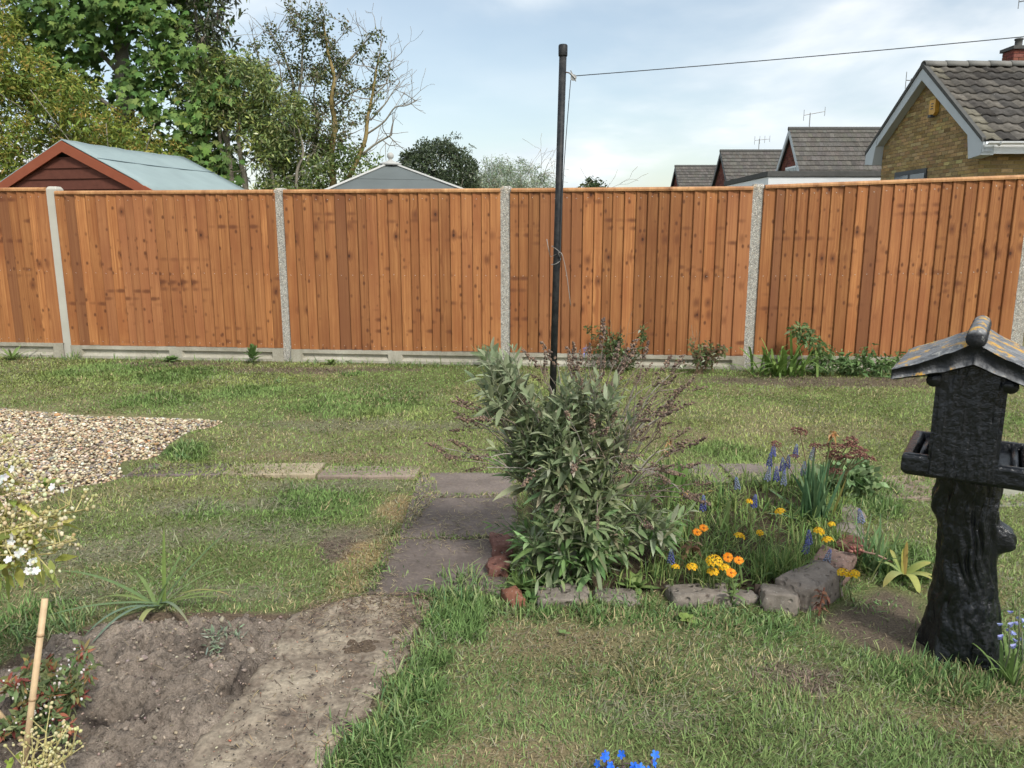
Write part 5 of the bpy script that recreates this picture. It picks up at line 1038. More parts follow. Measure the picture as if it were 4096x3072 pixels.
# roof slabs, slightly swept, with a ridge roll
for sg in (-1, 1):
    nu, nv = 30, 34; top = []; V = []
    prof = lambda t: (.878 - .076 * t - .020 * t * (1 - t))
    for lay in (0, 1):
        for j in range(nv + 1):
            v = -.172 + .352 * j / nv
            for i in range(nu + 1):
                t = i / nu; u = sg * .168 * t; z = prof(t) - lay * (.064 - .024 * t)
                wob = .006 * (fbm(np.array([u * 40 + 50]), np.array([v * 16]), 1.0, 240)[0] - .5) + .0045 * (fbm(np.array([u * 14 + 20]), np.array([v * 60]), 1.0, 244)[0] - .5)
                e = min(min(j, nv - j) / 2.0, (nu - i) / 2.0); z -= (.008 * max(0, 1 - e) if lay == 0 else -.006 * max(0, 1 - e))
                V.append(BP(u, v + .004 * math.sin(t * 17), z + (wob if lay == 0 else -wob)))
    K = (nu + 1) * (nv + 1); F = []
    for lay in (0, 1):
        for j in range(nv):
            for i in range(nu):
                a = lay * K + j * (nu + 1) + i; f = (a, a + 1, a + nu + 2, a + nu + 1); F.append(f if (lay == 0) == (sg > 0) else f[::-1])
    for j in range(nv): a = j * (nu + 1) + nu; F.append((a, a + K, a + K + nu + 1, a + nu + 1) if sg < 0 else (a, a + nu + 1, a + K + nu + 1, a + K))
    for i in range(nu):
        for jj, flip in ((0, 1), (nv, 0)): a = jj * (nu + 1) + i; f = (a, a + 1, a + K + 1, a + K); F.append(f if (flip == 1) == (sg > 0) else f[::-1])
    MB().add(V, F).build('roof_slab', 'black_roof', bt, smooth=True)
mb = MB(); P = [BP(0, v, .880 + .002 * math.sin(v * 50)) for v in np.linspace(-.178, .185, 26)]; rad = .0215 + .0022 * np.sin(np.arange(26) * 2.1) * .4; rad[0] = .016; rad[-1] = .016; mb.tube(P, rad, 16); mb.build('ridge_roll', 'black_roof', bt, smooth=True)

# ------------------------------------------------------------------ edging stones and bricks round the flower bed
def stone_obj(c, d, rz, col, label, name='edging_stone', seed=0, tilt=(0, 0)):
    r = np.random.default_rng(seed); V = IV2.copy(); V = np.sign(V) * np.abs(V) ** .28; V = V / np.abs(V).max(0) * np.array(d) / 2
    V = V * (1 + .09 * r.standard_normal((len(V), 1))); ca, sa = math.cos(rz), math.sin(rz); x = V[:, 0] * ca - V[:, 1] * sa; y = V[:, 0] * sa + V[:, 1] * ca; z = V[:, 2] + V[:, 0] * tilt[0] + V[:, 1] * tilt[1]
    o = link(name, tri_mesh(name, np.stack([x, y, z + d[2] / 2 - .040], 1), IF2, None, 'edging'), None, c); b = o.modifiers.new('s', 'SUBSURF'); b.levels = b.render_levels = 1; b.subdivision_type = 'SIMPLE'
    dt = o.modifiers.new('d', 'DISPLACE'); tx = bpy.data.textures.get('stone_clouds') or bpy.data.textures.new('stone_clouds', 'CLOUDS'); tx.noise_scale = .03; dt.texture = tx; dt.strength = .022; dt.texture_coords = 'GLOBAL'
    o.color = (*col, 1); return tag(o, label, 'brick' if 'brick' in name else 'stone', 'edging round the flower bed')
a = NT('edging', .92, .12); v = a.coord(); ob = a.n('ShaderNodeObjectInfo'); n = a.noise(v, 24, 5, .65); n2 = a.noise(v, 140, 3); c = a.mix(1., ob.outputs['Color'], a.ramp(n, [(.3, .7), (.7, 1.3)]), 'MULTIPLY'); c = a.mix(a.math('MULTIPLY', a.ramp(a.voro(v, 38), [(.12, .8), (.30, .0)]), a.ramp(a.noise(v, 14, 3), [(.45, 0.), (.55, 1.)])), c, (.075, .058, .048)); c = a.mix(a.ramp(n2, [(.62, 0.), (.7, .5)]), c, (.45, .43, .38)); a.base(c); bb = a.bump(n2, .6, .003); a.bump(a.ramp(a.voro(v, 34), [(.1, 0.), (.32, 1.)]), .9, .008, bb); M['edging'] = a.m
GS, RS = (.205, .178, .152), (.17, .082, .06)
for c, d, rz, col, lab, nm, tl in [
    ((*(0.157, 2.207), 0), (.165, .10, .07), .02, GS, 'grey stone at the foot of the grey green bush', 'edging_stone', (0, 0)), ((*(0.321, 2.204), 0), (.15, .09, .06), -.05, GS, 'half hidden grey stone right below the bush', 'edging_stone', (0, 0)),
    ((*(0.574, 2.204), 0), (.185, .09, .075), .03, GS, 'long low grey stone below the orange marigolds', 'edging_stone', (0, 0)), ((*(0.707, 2.213), 0), (.085, .08, .06), .2, GS, 'small grey stone beside the curved dark shard', 'edging_stone', (.1, 0)),
    ((*(0.813, 2.174), 0), (.11, .10, .095), -.3, GS, 'squat pitted stone at the front corner of the bed', 'edging_stone', (.05, -.1)), ((*(0.927, 2.232), 0), (.19, .125, .12), .62, (.215, .182, .155), 'largest pitted grey stone at the corner of the bed', 'edging_stone', (.08, 0)),
    ((*(1.072, 2.398), 0), (.15, .12, .10), .85, (.19, .13, .11), 'reddish grey stone behind the largest corner stone', 'edging_stone', (.05, 0)), ((*(1.196, 2.541), 0), (.13, .11, .095), .9, RS, 'red brick on the right side of the flower bed', 'edging_brick', (.0, 0)),
    ((*(1.258, 2.708), 0), (.13, .10, .08), 1.1, GS, 'grey stone behind the red brick on the right of the bed', 'edging_stone', (0, 0)), ((*(1.355, 2.908), 0), (.14, .09, .07), 1.2, GS, 'far grey stone under the daffodil leaves', 'edging_stone', (0, 0)),
    ((*(0.006, 2.186), 0), (.055, .085, .075), .35, (.21, .095, .062), 'small broken orange brick in the long grass by the bush', 'edging_brick', (.2, .2)), ((*(-0.049, 2.391), 0), (.078, .09, .085), .05, (.20, .095, .075), 'red brick standing at the path beside the bush', 'edging_brick', (0, 0)), ((*(-0.038, 2.581), 0), (.075, .15, .085), .08, (.185, .095, .078), 'red brick further back between path and bush', 'edging_brick', (0, 0))]:
    stone_obj(c, d, rz, col, lab, nm, hash(lab) % 1 + int(c[0] * 1000) + 500, tl)
mb = MB(); V = []; 
c0 = np.array((*(0.766, 2.204), 0))
for i in range(9):
    t = math.pi * (.05 + .9 * i / 8)
    for z, r in ((0, .030), (.055, .028)): V.append((c0[0] - .014 + r * math.sin(t) * .9, c0[1] + r * math.cos(t) * .6, z - .01))
mb.add(V, [(2 * i, 2 * i + 2, 2 * i + 3, 2 * i + 1) for i in range(8)]); o = mb.build('broken_pot', mat_plain('old_pot_shard', (.10, .075, .06), .9, .1, .3, 30, .4, 80), smooth=True); o.modifiers.new('t', 'SOLIDIFY').thickness = .006; tag(o, 'curved dark shard of a broken pot between edging stones', 'pot shard')

# ------------------------------------------------------------------ the grey green bush
bu = thing('buddleia_bush', 'grey green buddleia bush with dry brown flower heads beside the path', 'bush', (.25, 2.45, 0))
BPOLY = [(.07, .47), (.163, .50), (.26, .47), (.295, .38), (.31, .26), (.33, .155), (.355, .035), (.30, -.02), (.10, -.02), (.05, .095), (.04, .26), (.035, .395)]
WPOLY = [(-.07, .62), (.02, .64), (.07, .58), (.23, .58), (.33, .53), (.36, .38), (.45, .26), (.50, .08), (.46, .0), (.40, .0), (.36, .20), (.28, .48), (.10, .50), (.03, .42), (-.03, .40)]
mb = MB(); LP = []; stems = []
n = 0; org = []
while len(org) < 400:
    x_, z_ = rng.uniform(-.10, .52), rng.uniform(.0, .68); wisp = len(org) >= 325; pl_ = WPOLY if wisp else BPOLY
    if not inpoly(np.array([x_]), np.array([z_]), pl_)[0]: continue
    e = edgedist(np.array([x_]), np.array([z_]), pl_)[0]; dep = .06 + (.95 if not wisp else .4) * min(e, .17)
    if vnoise(x_, z_, 9, 66) < .30 and e < .10: continue
    y_ = 2.44 + rng.choice([-1, -1, 1]) * dep * rng.random() ** .4; org.append((x_, y_, z_))
for _ in range(16): org.append((rng.normal(.0, .028), 2.44 + rng.normal(0, .03), rng.uniform(.56, .655)))
org = np.array(org); par = []
for p in org:
    cdir = p - np.array([.24, 2.47, .12]); cdir[2] = max(cdir[2], -.02); d = nrm(cdir * np.array([1, 1, .7]) + np.array([0, -.03, .16]) + rng.normal(0, .10, 3)); L = rng.uniform(.05, .17); k = rng.integers(3, 8); fs = rng.uniform(.65, 1.35)
    mb.tube([p - d * .10, p, p + d * L * .9], [.0028, .0022, .0012], 4, (.24, .25, .17))
    a_ = rng.uniform(0, 6.28)
    for j in range(k):
        t = (j + .3) / k; ref = np.cross(d, (0.1, .2, 1.)); ref /= np.linalg.norm(ref); ref2 = np.cross(d, ref); ang = a_ + (j % 2) * math.pi / 2 + rng.normal(0, .2)
        for sgn in (0, math.pi):
            q = math.cos(ang + sgn) * ref + math.sin(ang + sgn) * ref2; par.append((p + d * L * t, q * (1.05 - .55 * t) + d * (.45 + .65 * t), (.080 - .036 * t) * fs * rng.uniform(.7, 1.25)))
PP = np.array([a[0] for a in par]); DD = np.array([a[1] for a in par]); LL = np.array([a[2] for a in par]); n = len(PP)
SS = np.cross(DD, rng.normal(0, .35, (n, 3)) + np.array([0, 0, 1.0])); BL = [(0, .12), (.18, .72), (.4, 1.), (.65, .82), (.85, .45), (1, 0)]
CC = pal(n, [(.225, .28, .14), (.285, .335, .19), (.165, .225, .105), (.37, .405, .265), (.36, .32, .21)], [4, 3.4, 3.2, 1.6, .4], .16)
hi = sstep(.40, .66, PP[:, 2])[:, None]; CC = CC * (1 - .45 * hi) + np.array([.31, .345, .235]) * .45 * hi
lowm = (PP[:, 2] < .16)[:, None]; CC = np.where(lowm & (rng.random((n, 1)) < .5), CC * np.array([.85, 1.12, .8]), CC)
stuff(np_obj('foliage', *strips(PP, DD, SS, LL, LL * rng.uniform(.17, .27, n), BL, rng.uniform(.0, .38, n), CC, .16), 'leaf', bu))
for k in range(16):
    tip = org[rng.integers(len(org))]; b = np.array([.25 + rng.normal(0, .05), 2.46 + rng.normal(0, .05), -.02]); mid = (b + tip) / 2 + (0, 0, .06); mb.tube(smooth_path([b, mid, tip], 4), np.linspace(.008, .003, 9), 5, (.22, .17, .12))
# dry panicles on thin bare twigs
def head_mesh(seed):
    r = np.random.default_rng(seed); n = 46; t = r.random(n); a = r.uniform(0, 6.28, n); rad = .012 * (1 - .75 * t) * r.uniform(.5, 1.2, n); P = np.stack([rad * np.cos(a), rad * np.sin(a), t * .085], 1); s = r.uniform(.0018, .0042, n)
    C = np.array([(.17, .125, .10), (.22, .16, .125), (.125, .09, .075), (.29, .20, .14)])[r.integers(0, 4, n)]
    V, F, C = pebbles(P, np.stack([s, s, s * 1.2], 1), C, rough=.2); return tri_mesh('seed_head', V, F, C, 'soilbit')
HM = [head_mesh(k) for k in range(4)]
tipspx = [(-0.139, 2.450, 0.487), (-0.103, 2.350, 0.577), (-0.126, 2.400, 0.427), (-0.141, 2.300, 0.432), (0.501, 2.500, 0.621), (0.527, 2.450, 0.600), (0.496, 2.400, 0.546), (0.407, 2.350, 0.543), (0.381, 2.300, 0.488), (0.446, 2.400, 0.378), (0.500, 2.450, 0.392), (0.297, 2.500, 0.663), (0.244, 2.550, 0.662), (0.151, 2.500, 0.687), (0.121, 2.600, 0.645), (0.366, 2.500, 0.679), (0.526, 2.400, 0.364), (0.337, 2.300, 0.436), (0.278, 2.300, 0.503), (0.324, 2.350, 0.337), (0.517, 2.250, 0.340), (0.559, 2.250, 0.363), (-0.066, 2.300, 0.555), (-0.081, 2.300, 0.399), (0.454, 2.500, 0.561), (0.406, 2.500, 0.624), (0.350, 2.550, 0.638), (0.206, 2.500, 0.624), (0.273, 2.400, 0.568), (0.450, 2.300, 0.496), (0.544, 2.450, 0.557), (0.460, 2.400, 0.320), (0.276, 2.600, 0.693), (0.057, 2.350, 0.580), (0.169, 2.200, 0.579), (0.200, 2.220, 0.453), (0.061, 2.200, 0.416), (0.137, 2.180, 0.321), (0.255, 2.180, 0.292), (0.398, 2.200, 0.255)]
extra = [tuple(np.array(tipspx[i % len(tipspx)]) + rng.normal(0, .035, 3)) for i in list(range(0, 33)) + list(range(4, 16)) + list(range(24, 32))]
b0 = wloc(bu)
for k, tp in enumerate(tipspx + extra):
    tp = np.array(tp); root = np.array([.26, 2.46, .25]) + (tp - np.array([.26, 2.46, .25])) * rng.uniform(.35, .6) + rng.normal(0, .03, 3); mid = (root + tp) / 2 + np.array([0, 0, rng.uniform(.0, .05)]); pth = smooth_path([root, mid, tp], 4)
    mb.tube(pth, np.linspace(.0024, .0013, len(pth)), 4, (.22, .18, .15) if rng.random() < .6 else (.33, .30, .27))
    d = nrm(pth[-1] - pth[-3]) + rng.normal(0, .25, 3); o = link('seed_head', HM[k % 4], bu, tuple(tp - b0)); o.rotation_euler = Vector(d).to_track_quat('Z', 'Y').to_euler(); sc_ = rng.uniform(.6, 1.15); o.scale = (sc_ * rng.uniform(.8, 1.2), sc_, sc_)
    for j in range(2):
        q = pth[rng.integers(3, len(pth))]; dd = nrm(tp - root) + rng.normal(0, .5, 3); e = q + dd * rng.uniform(.02, .06); mb.tube([q, e], [.0014, .0009], 3, (.26, .2, .15))
mb.build('stems', 'twig', bu)

# ------------------------------------------------------------------ flowers and plants
def blade_leaf(parent, p, az, L, W, lean, droop, col, tip=None, name='leaf', mat='leaf', prof=STRAP, fold=.10, local=False, twist=0.0):
    D = np.array([[math.sin(lean) * math.cos(az), math.sin(lean) * math.sin(az), math.cos(lean)]]); S = np.array([[-math.sin(az + twist), math.cos(az + twist), 0.0]])
    prof = [(t, np.interp(t, [a for a, b in prof], [b for a, b in prof])) for t in np.linspace(0, 1, 11)]
    V, F, C = strips(np.array([p], float), D, S, L, W, prof, droop, np.array([col]), fold, tip)
    V[:, 2] = np.maximum(V[:, 2], (.004 if not local else -9) + (hz(V[:, 0], V[:, 1]) if not local else 0)); return np_obj(name, V, F, C, mat, parent, True, local)
def tuft(P, n, L, W, cols, lean=(.1, .7), droop=.5, spread=.03, tip=None):
    p = np.array([P[0], P[1], P[2] if len(P) > 2 else float(hz(P[0], P[1]))]) + np.stack([rng.normal(0, spread, n), rng.normal(0, spread, n), np.zeros(n)], 1); az = rng.uniform(0, 6.28, n); le = rng.uniform(*lean, n)
    D = np.stack([np.sin(le) * np.cos(az), np.sin(le) * np.sin(az), np.cos(le)], 1); S = np.stack([-np.sin(az), np.cos(az), np.zeros(n)], 1) + .3 * rng.standard_normal((n, 3))
    return strips(p, D, S, L * rng.uniform(.5, 1.15, n), W * rng.uniform(.7, 1.3, n), [(0, .8), (.3, 1), (.6, .8), (.85, .4), (1, 0)], droop * rng.uniform(.3, 1.3, n), pal(n, cols), 0, tip)
GR = [(.16, .245, .075), (.21, .29, .09), (.28, .33, .12), (.12, .20, .065)]
# grass growing inside the bed and along edges
parts = []
n = 620; x = rng.uniform(.0, 1.5, n); y = rng.uniform(2.25, 3.35, n); k = inpoly(x, y, BED) & ~((x < .52) & (y > 2.30) & (y < 2.62)); 
for a_, b_ in zip(x[k], y[k]): parts.append(tuft((a_, b_, .02), 10, .11 + .06 * rng.random(), .0042, GR, (.05, .9), .6, .02))
for (a_, b_), nn, L in (((0.874, 2.309), 170, .17), ((0.928, 2.356), 120, .16), ((0.839, 2.339), 110, .14), ((1.030, 2.483), 70, .13), ((0.831, 2.409), 60, .13), ((0.624, 2.273), 120, .13), ((0.479, 2.316), 110, .13), ((0.592, 2.289), 60, .11), ((0.531, 2.391), 60, .12), ((0.678, 2.306), 60, .10), ((1.167, 2.622), 60, .12), ((1.264, 2.949), 40, .12)): parts.append(tuft((a_, b_, .015), nn, L, .0036, GR, (.02, .6), .45, .026))
stuff(np_obj('bed_grass', *joinparts(parts), 'grass'), 'longer grass and weeds growing through the flower bed', 'grass')
parts = []
EG = [(.135, .225, .095), (.18, .275, .11), (.225, .30, .11), (.30, .34, .16)]
for (a_, b_), nn, L in (((-0.211, 2.226), 120, .11), ((-0.159, 2.322), 120, .13), ((-0.173, 2.195), 140, .12), ((-0.110, 2.226), 120, .11), ((-0.242, 2.107), 90, .09), ((-0.255, 1.926), 90, .09), ((-0.260, 1.813), 90, .09), ((-0.270, 1.711), 120, .09), ((-0.276, 1.602), 120, .09), ((-0.318, 1.535), 140, .09), ((-0.347, 1.474), 140, .09), ((-0.065, 2.165), 80, .08), ((0.090, 2.159), 70, .09), ((0.203, 2.159), 70, .09), ((0.344, 2.165), 70, .09), ((0.495, 2.142), 60, .08), ((0.551, 2.142), 60, .08), ((0.633, 2.136), 60, .08), ((0.690, 2.142), 60, .08), ((0.793, 2.074), 70, .09), ((0.895, 2.094), 40, .07), ((-0.008, 2.122), 60, .09), ((0.131, 2.136), 60, .07), ((0.271, 2.142), 60, .07), ((0.438, 2.136), 50, .07), ((0.584, 2.107), 60, .07), ((0.727, 2.080), 60, .08), ((1.088, 1.813), 70, .12), ((1.136, 1.792), 60, .11), ((0.951, 1.857), 70, .08), ((1.257, 1.835), 60, .10), ((1.347, 1.879), 120, .15), ((1.092, 2.195), 90, .05), ((-1.719, 3.895), 120, .10), ((-1.695, 3.727), 80, .09), ((-1.337, 2.026), 120, .11), ((-1.278, 2.039), 90, .12), ((-1.366, 1.988), 90, .11), ((1.513, 3.002), 130, .12), ((1.520, 3.142), 120, .12), ((1.633, 3.172), 100, .1), ((1.414, 2.949), 90, .12), ((-0.224, 3.727), 60, .08), ((-0.987, 3.361), 40, .06), ((-1.748, 5.738), 60, .09), ((-0.367, 2.409), 30, .07), ((-0.447, 2.622), 30, .06), ((-1.729, 3.499), 60, .10), ((-4.270, 6.957), 60, .12), ((-3.942, 6.826), 60, .16), ((-4.484, 6.826), 60, .12)):
    parts.append(tuft((a_, b_), int(nn * .8), L * .74, .0026 + .0006 * b_, EG, (.05, 1.0), .5, .040))
for k in range(150):
    xx = rng.uniform(-4.6, 3.9); yy = 6.49 - .103 * xx - rng.uniform(.05, .13); parts.append(tuft((xx, yy), 8, rng.uniform(.04, .11), .006, EG, (.1, 1.0), .5, .04))
stuff(np_obj('edge_grass', *joinparts(parts), 'grass'), 'tufts of long uncut grass along path, stones and fence', 'grass')

# strap leaved plant on the bare earth: every leaf a part
sp_ = thing('strap_leaved_plant', 'arching strap leaved plant at the back of the bare earth bed', 'plant', (*(-1.061, 2.122), .02))
c0 = np.array((*(-1.061, 2.122), .025))
for az, L, W, lean, dr, col, tp in [(R(80), .28, .016, .12, .15, (.20, .28, .08), None), (R(28), .34, .017, .75, .12, (.15, .23, .10), None), (R(20), .30, .014, .82, .35, (.20, .27, .11), None), (R(5), .30, .015, 1.15, .28, (.21, .28, .09), None), (R(172), .36, .016, 1.0, .30, (.16, .24, .10), None), (R(178), .25, .015, 1.05, .55, (.22, .28, .10), None), (R(-150), .34, .017, 1.2, .25, (.17, .25, .12), None), (R(-130), .24, .016, 1.0, .62, (.16, .23, .15), None), (R(-118), .28, .015, 1.0, .62, (.17, .24, .17), None), (R(-92), .17, .022, .9, .85, (.27, .31, .13), (.40, .36, .14)), (R(-42), .24, .014, 1.0, .55, (.17, .25, .16), (.30, .27, .16)), (R(15), .26, .013, .95, .6, (.24, .28, .10), (.50, .36, .17)), (R(60), .22, .015, .55, .2, (.16, .24, .09), None), (R(140), .20, .014, .7, .4, (.18, .25, .09), None), (R(-12), .22, .014, 1.15, .2, (.22, .29, .10), None), (R(10), .19, .014, .55, .12, (.14, .21, .09), None)]:
    blade_leaf(sp_, c0 + rng.normal(0, .012, 3) * (1, 1, 0), az, L, W, lean, dr, col, tp, prof=[(0, .8), (.2, .85), (.5, .75), (.8, .5), (1, 0)])
sl = thing('lavender_seedling', 'small silvery grey green seedling planted in the bare earth', 'plant', (*(-0.801, 1.907), .0))
c0 = np.array((*(-0.801, 1.907), .0)); parts = []
for k in range(14): parts.append(clump([c0 + (rng.normal(0, .022), rng.normal(0, .018), rng.uniform(.005, .055))], .018, 14, .026, .0045, [(.27, .33, .24), (.20, .27, .17), (.34, .38, .30)], None, .8, .2, LANCE))
stuff(np_obj('foliage', *joinparts(parts), 'leaf', sl)); mb = MB(); tp = []; [twigs(mb, c0, (rng.normal(0, .5), rng.normal(0, .5), 1), .05, .0014, 0, tp, rmin=.0008) for _ in range(6)]; mb.build('stems', 'twig', sl)

# grape hyacinths
def spike_mesh(seed, faded=False):
    r = np.random.default_rng(seed); P = []; S = []; C = []
    for k in range(46):
        t = k / 46; a = k * 2.4; rad = .0085 * (1 - t) ** .6 + .001; P.append((rad * math.cos(a), rad * math.sin(a), t * .050)); s = .0034 * (1 - .55 * t); S.append((s, s, s * 1.25)); b = r.uniform(.75, 1.25); C.append(np.array((.125, .14, .36) if not faded else (.25, .29, .40)) * b if t < .8 else np.array((.20, .24, .50)) * b)
    return tri_mesh('flower_spike', *[z if i != 2 else z for i, z in enumerate(pebbles(np.array(P), np.array(S), np.array(C), rough=.08))], 'petal')
SM = [spike_mesh(1), spike_mesh(2), spike_mesh(3, True)]
stemM = {}
def stem_mesh(h, r=.0018, col=(.16, .22, .07), bend=.012):
    mb = MB(); mb.tube([(0, 0, 0), (bend, 0, h * .5), (0, 0, h)], r, 5, col); return mb.mesh('stem', 'leaf', True)
HY = [((1.121, 3.177), .225, 0, 'tallest blue grape hyacinth at the left of the cluster behind the daffodil leaves'), ((1.086, 3.115), .20, 1, 'blue grape hyacinth just below the tallest one in the cluster'), ((1.157, 3.102), .20, 0, 'short full blue grape hyacinth in the middle of the cluster'), ((1.129, 3.075), .19, 1, 'small blue grape hyacinth touching the middle one on its left'), ((1.211, 3.163), .225, 0, 'tall blue grape hyacinth at the right of the cluster'), ((1.278, 3.152), .22, 2, 'pale grape hyacinth standing among the sedum heads'), ((1.063, 2.954), .19, 0, 'lowest full blue grape hyacinth of the cluster, before the others'), ((1.084, 2.930), .18, 2, 'pale grape hyacinth right beside the lowest full one'), ((1.026, 2.954), .19, 2, 'faded small grape hyacinth at the left edge of the cluster'), ((1.186, 2.996), .20, 2, 'faded grape hyacinth half hidden by the sedum stems'), ((0.895, 2.908), .17, 2, 'faded grape hyacinth spike standing before the grey slab'), ((0.904, 2.729), .16, 1, 'grape hyacinth spike beside a yellow flower head'), ((0.692, 2.642), .18, 0, 'tall grape hyacinth spike nearest the bush'), ((0.999, 2.430), .14, 0, 'grape hyacinth spike in the grass by the right edging, upper of two'), ((0.976, 2.402), .12, 1, 'grape hyacinth spike in the grass by the right edging, lower of two'), ((1.238, 2.573), .16, 2, 'pale grape hyacinth spike outside the edging at right'), ((0.513, 2.319), .12, 1, 'dark grape hyacinth spike low beside the bush'), ((1.034, 2.365), .10, 2, 'short faded grape hyacinth by the red brick')]
for (x_, y_), h, kd, lab in HY:
    t = thing('grape_hyacinth', lab or 'blue grape hyacinth spike in the cluster behind the daffodil leaves', 'flower', (x_, y_, 0), rng.uniform(0, 6.28), 'grape hyacinths in the bed')
    link('stem', stem_mesh(h - .045), t); o = link('flower_spike', SM[kd], t, (0, 0, h - .05)); o.scale = (1.15, 1.15, 1.15 if h > .17 else 1.0); o.rotation_euler = (rng.normal(0, .1), rng.normal(0, .1), 0)
    for k in range(3): blade_leaf(t, (0, 0, 0), rng.uniform(0, 6.28), h * rng.uniform(.7, 1.1), .005, rng.uniform(.2, .9), .5, (.13, .21, .07), local=True)
# marigolds
def petals_mesh(n, L, W, cols, tilt, name='petals', inner=.004):
    a = np.arange(n) * 2 * math.pi / n + rng.normal(0, .05, n); z = np.where(np.arange(n) % 2, .12, -.06) + tilt; D = np.stack([np.cos(a), np.sin(a), z], 1); S = np.stack([-np.sin(a), np.cos(a), np.zeros(n)], 1)
    return tri_mesh(name, *strips(D * inner, D, S, L * rng.uniform(.88, 1.08, n), W, [(0, .5), (.4, 1), (.8, .95), (.95, .6), (1, 0)], .2, pal(n, cols, None, .06)), 'petal')
MP = petals_mesh(34, .021, .0055, [(.85, .30, .02), (.80, .24, .015), (.90, .38, .04)], .25); disc_m = MB().lathe([(.0, .004), (.005, .0035), (.0062, .001), (.005, -.004), (.0, -.006)], (0, 0, 0), 12, (.42, .16, .03)).mesh('flower_centre', 'petal', True)
for (x_, y_), h, lab, tx in [((0.640, 2.421), .15, 'orange marigold beside the bush, upper of the touching pair', -.5), ((0.616, 2.409), .14, 'orange marigold beside the bush, lower of the touching pair', -.55), ((0.670, 2.232), .13, 'dark orange marigold seen edge on behind the yellow cluster', -1.2), ((0.700, 2.219), .125, 'open orange marigold right of the big yellow cluster', -.5), ((0.662, 2.163), .11, 'large orange marigold nearest the camera in the bed', -.7)]:
    t = thing('marigold', lab, 'flower', (x_, y_, 0), 0, 'orange marigolds in the bed'); link('stem', stem_mesh(h - .004, .0022), t)
    o = link('petals', MP, t, (0, 0, h)); o.rotation_euler = (-tx * .9 if tx > -1 else 1.25, .15 * rng.standard_normal(), rng.uniform(-.3, .3)); o2 = link('flower_centre', disc_m, t, (0, 0, h + .001)); o2.rotation_euler = o.rotation_euler; o.scale = o2.scale = (.64,) * 3
    for k in range(5): blade_leaf(t, (0, 0, rng.uniform(.01, h * .5)), rng.uniform(0, 6.28), .06, .014, rng.uniform(.6, 1.2), .4, (.17, .25, .09), local=True, prof=OVAL)
# yellow wallflower heads
def head_yellow(n, R_):
    V = []; k = 0; parts = []
    for j in range(n):
        u = (j + .5) / n; th = math.acos(1 - 1.0 * u); ph = j * 2.4; c = R_ * np.array([math.sin(th) * math.cos(ph), math.sin(th) * math.sin(ph), math.cos(th) * .75]); nn = nrm(c + np.array([0, 0, .3 * R_])); a = np.cross(nn, (0.3, 1, 0)); a /= np.linalg.norm(a); b = np.cross(nn, a); an = rng.uniform(0, 1.57)
        D = np.array([math.cos(an + q) * a + math.sin(an + q) * b + .15 * nn for q in (0, 1.57, 3.14, 4.71)]); S = np.cross(D, nn); parts.append(strips(np.repeat(c[None], 4, 0), D, S, .0072, .0062, [(0, .5), (.5, 1), (.85, .8), (1, 0)], .0, pal(4, [(.78, .47, .02), (.82, .54, .03), (.72, .40, .02)], None, .05)))
        parts.append(strips(c[None] * .3, c[None] * .7, np.array([a]), np.linalg.norm(c) * .75, .0016, GRASS, 0, np.array([[.20, .24, .06]])))
    m = max(3, n // 4); c = rdirs(m, .6, 1) * R_ * .9; parts.append(pebbles(c, np.full((m, 3), .0022), pal(m, [(.10, .06, .03), (.20, .10, .03)])))
    return tri_mesh('flower_head', *joinparts(parts), 'petal')
YM = [head_yellow(22, .021), head_yellow(13, .014), head_yellow(34, .030)]
for (x_, y_), h, kd, lab in [((0.872, 2.683), .16, 1, 'yellow flower head beside a blue spike at the back of the bed'), ((0.948, 2.578), .16, 0, 'large yellow flower head left of the daffodil leaves'), ((0.747, 2.377), .15, 0, 'yellow flower head in the middle of the bed by the dead tulip'), ((0.850, 2.483), .12, 1, 'tiny yellow flower head in mid bed grass'), ((1.047, 2.471), .13, 0, 'yellow flower head just left of the right edging'), ((1.066, 2.442), .11, 0, 'loose yellow flower head low by the right edging'), ((1.138, 2.586), .11, 1, 'smallest yellow flower head under the daffodil leaves'), ((0.620, 2.206), .14, 2, 'biggest yellow flower cluster left of the marigolds'), ((0.659, 2.222), .11, 0, 'yellow flower head tucked beside the biggest cluster'), ((0.621, 2.217), .10, 0, 'yellow flower head below the biggest cluster'), ((0.564, 2.251), .10, 0, 'yellow flower head under the dead brown leaves'), ((1.021, 2.210), .10, 0, 'yellow flower head on the edging stone, left of two'), ((1.050, 2.200), .10, 0, 'yellow flower head on the edging stone, right of two'), ((0.518, 2.276), .09, 1, 'low yellow flower at the right foot of the bush'), ((0.675, 2.841), .13, 1, 'yellow flower half hidden by iris leaves')]:
    t = thing('wallflower', lab, 'flower', (x_, y_, 0), rng.uniform(0, 6.28), 'yellow wallflowers in the bed'); link('stem', stem_mesh(h - .008, .002, (.20, .22, .09)), t); o = link('flower_head', YM[kd], t, (0, 0, h - .012)); o.scale = (.82,) * 3; o.rotation_euler = (rng.normal(0, .15), rng.normal(0, .15), 0)
    for k in range(6): blade_leaf(t, (0, 0, h * rng.uniform(.1, .7)), rng.uniform(0, 6.28), .035, .005, rng.uniform(.5, 1.2), .3, (.14, .20, .08), local=True, prof=LANCE)
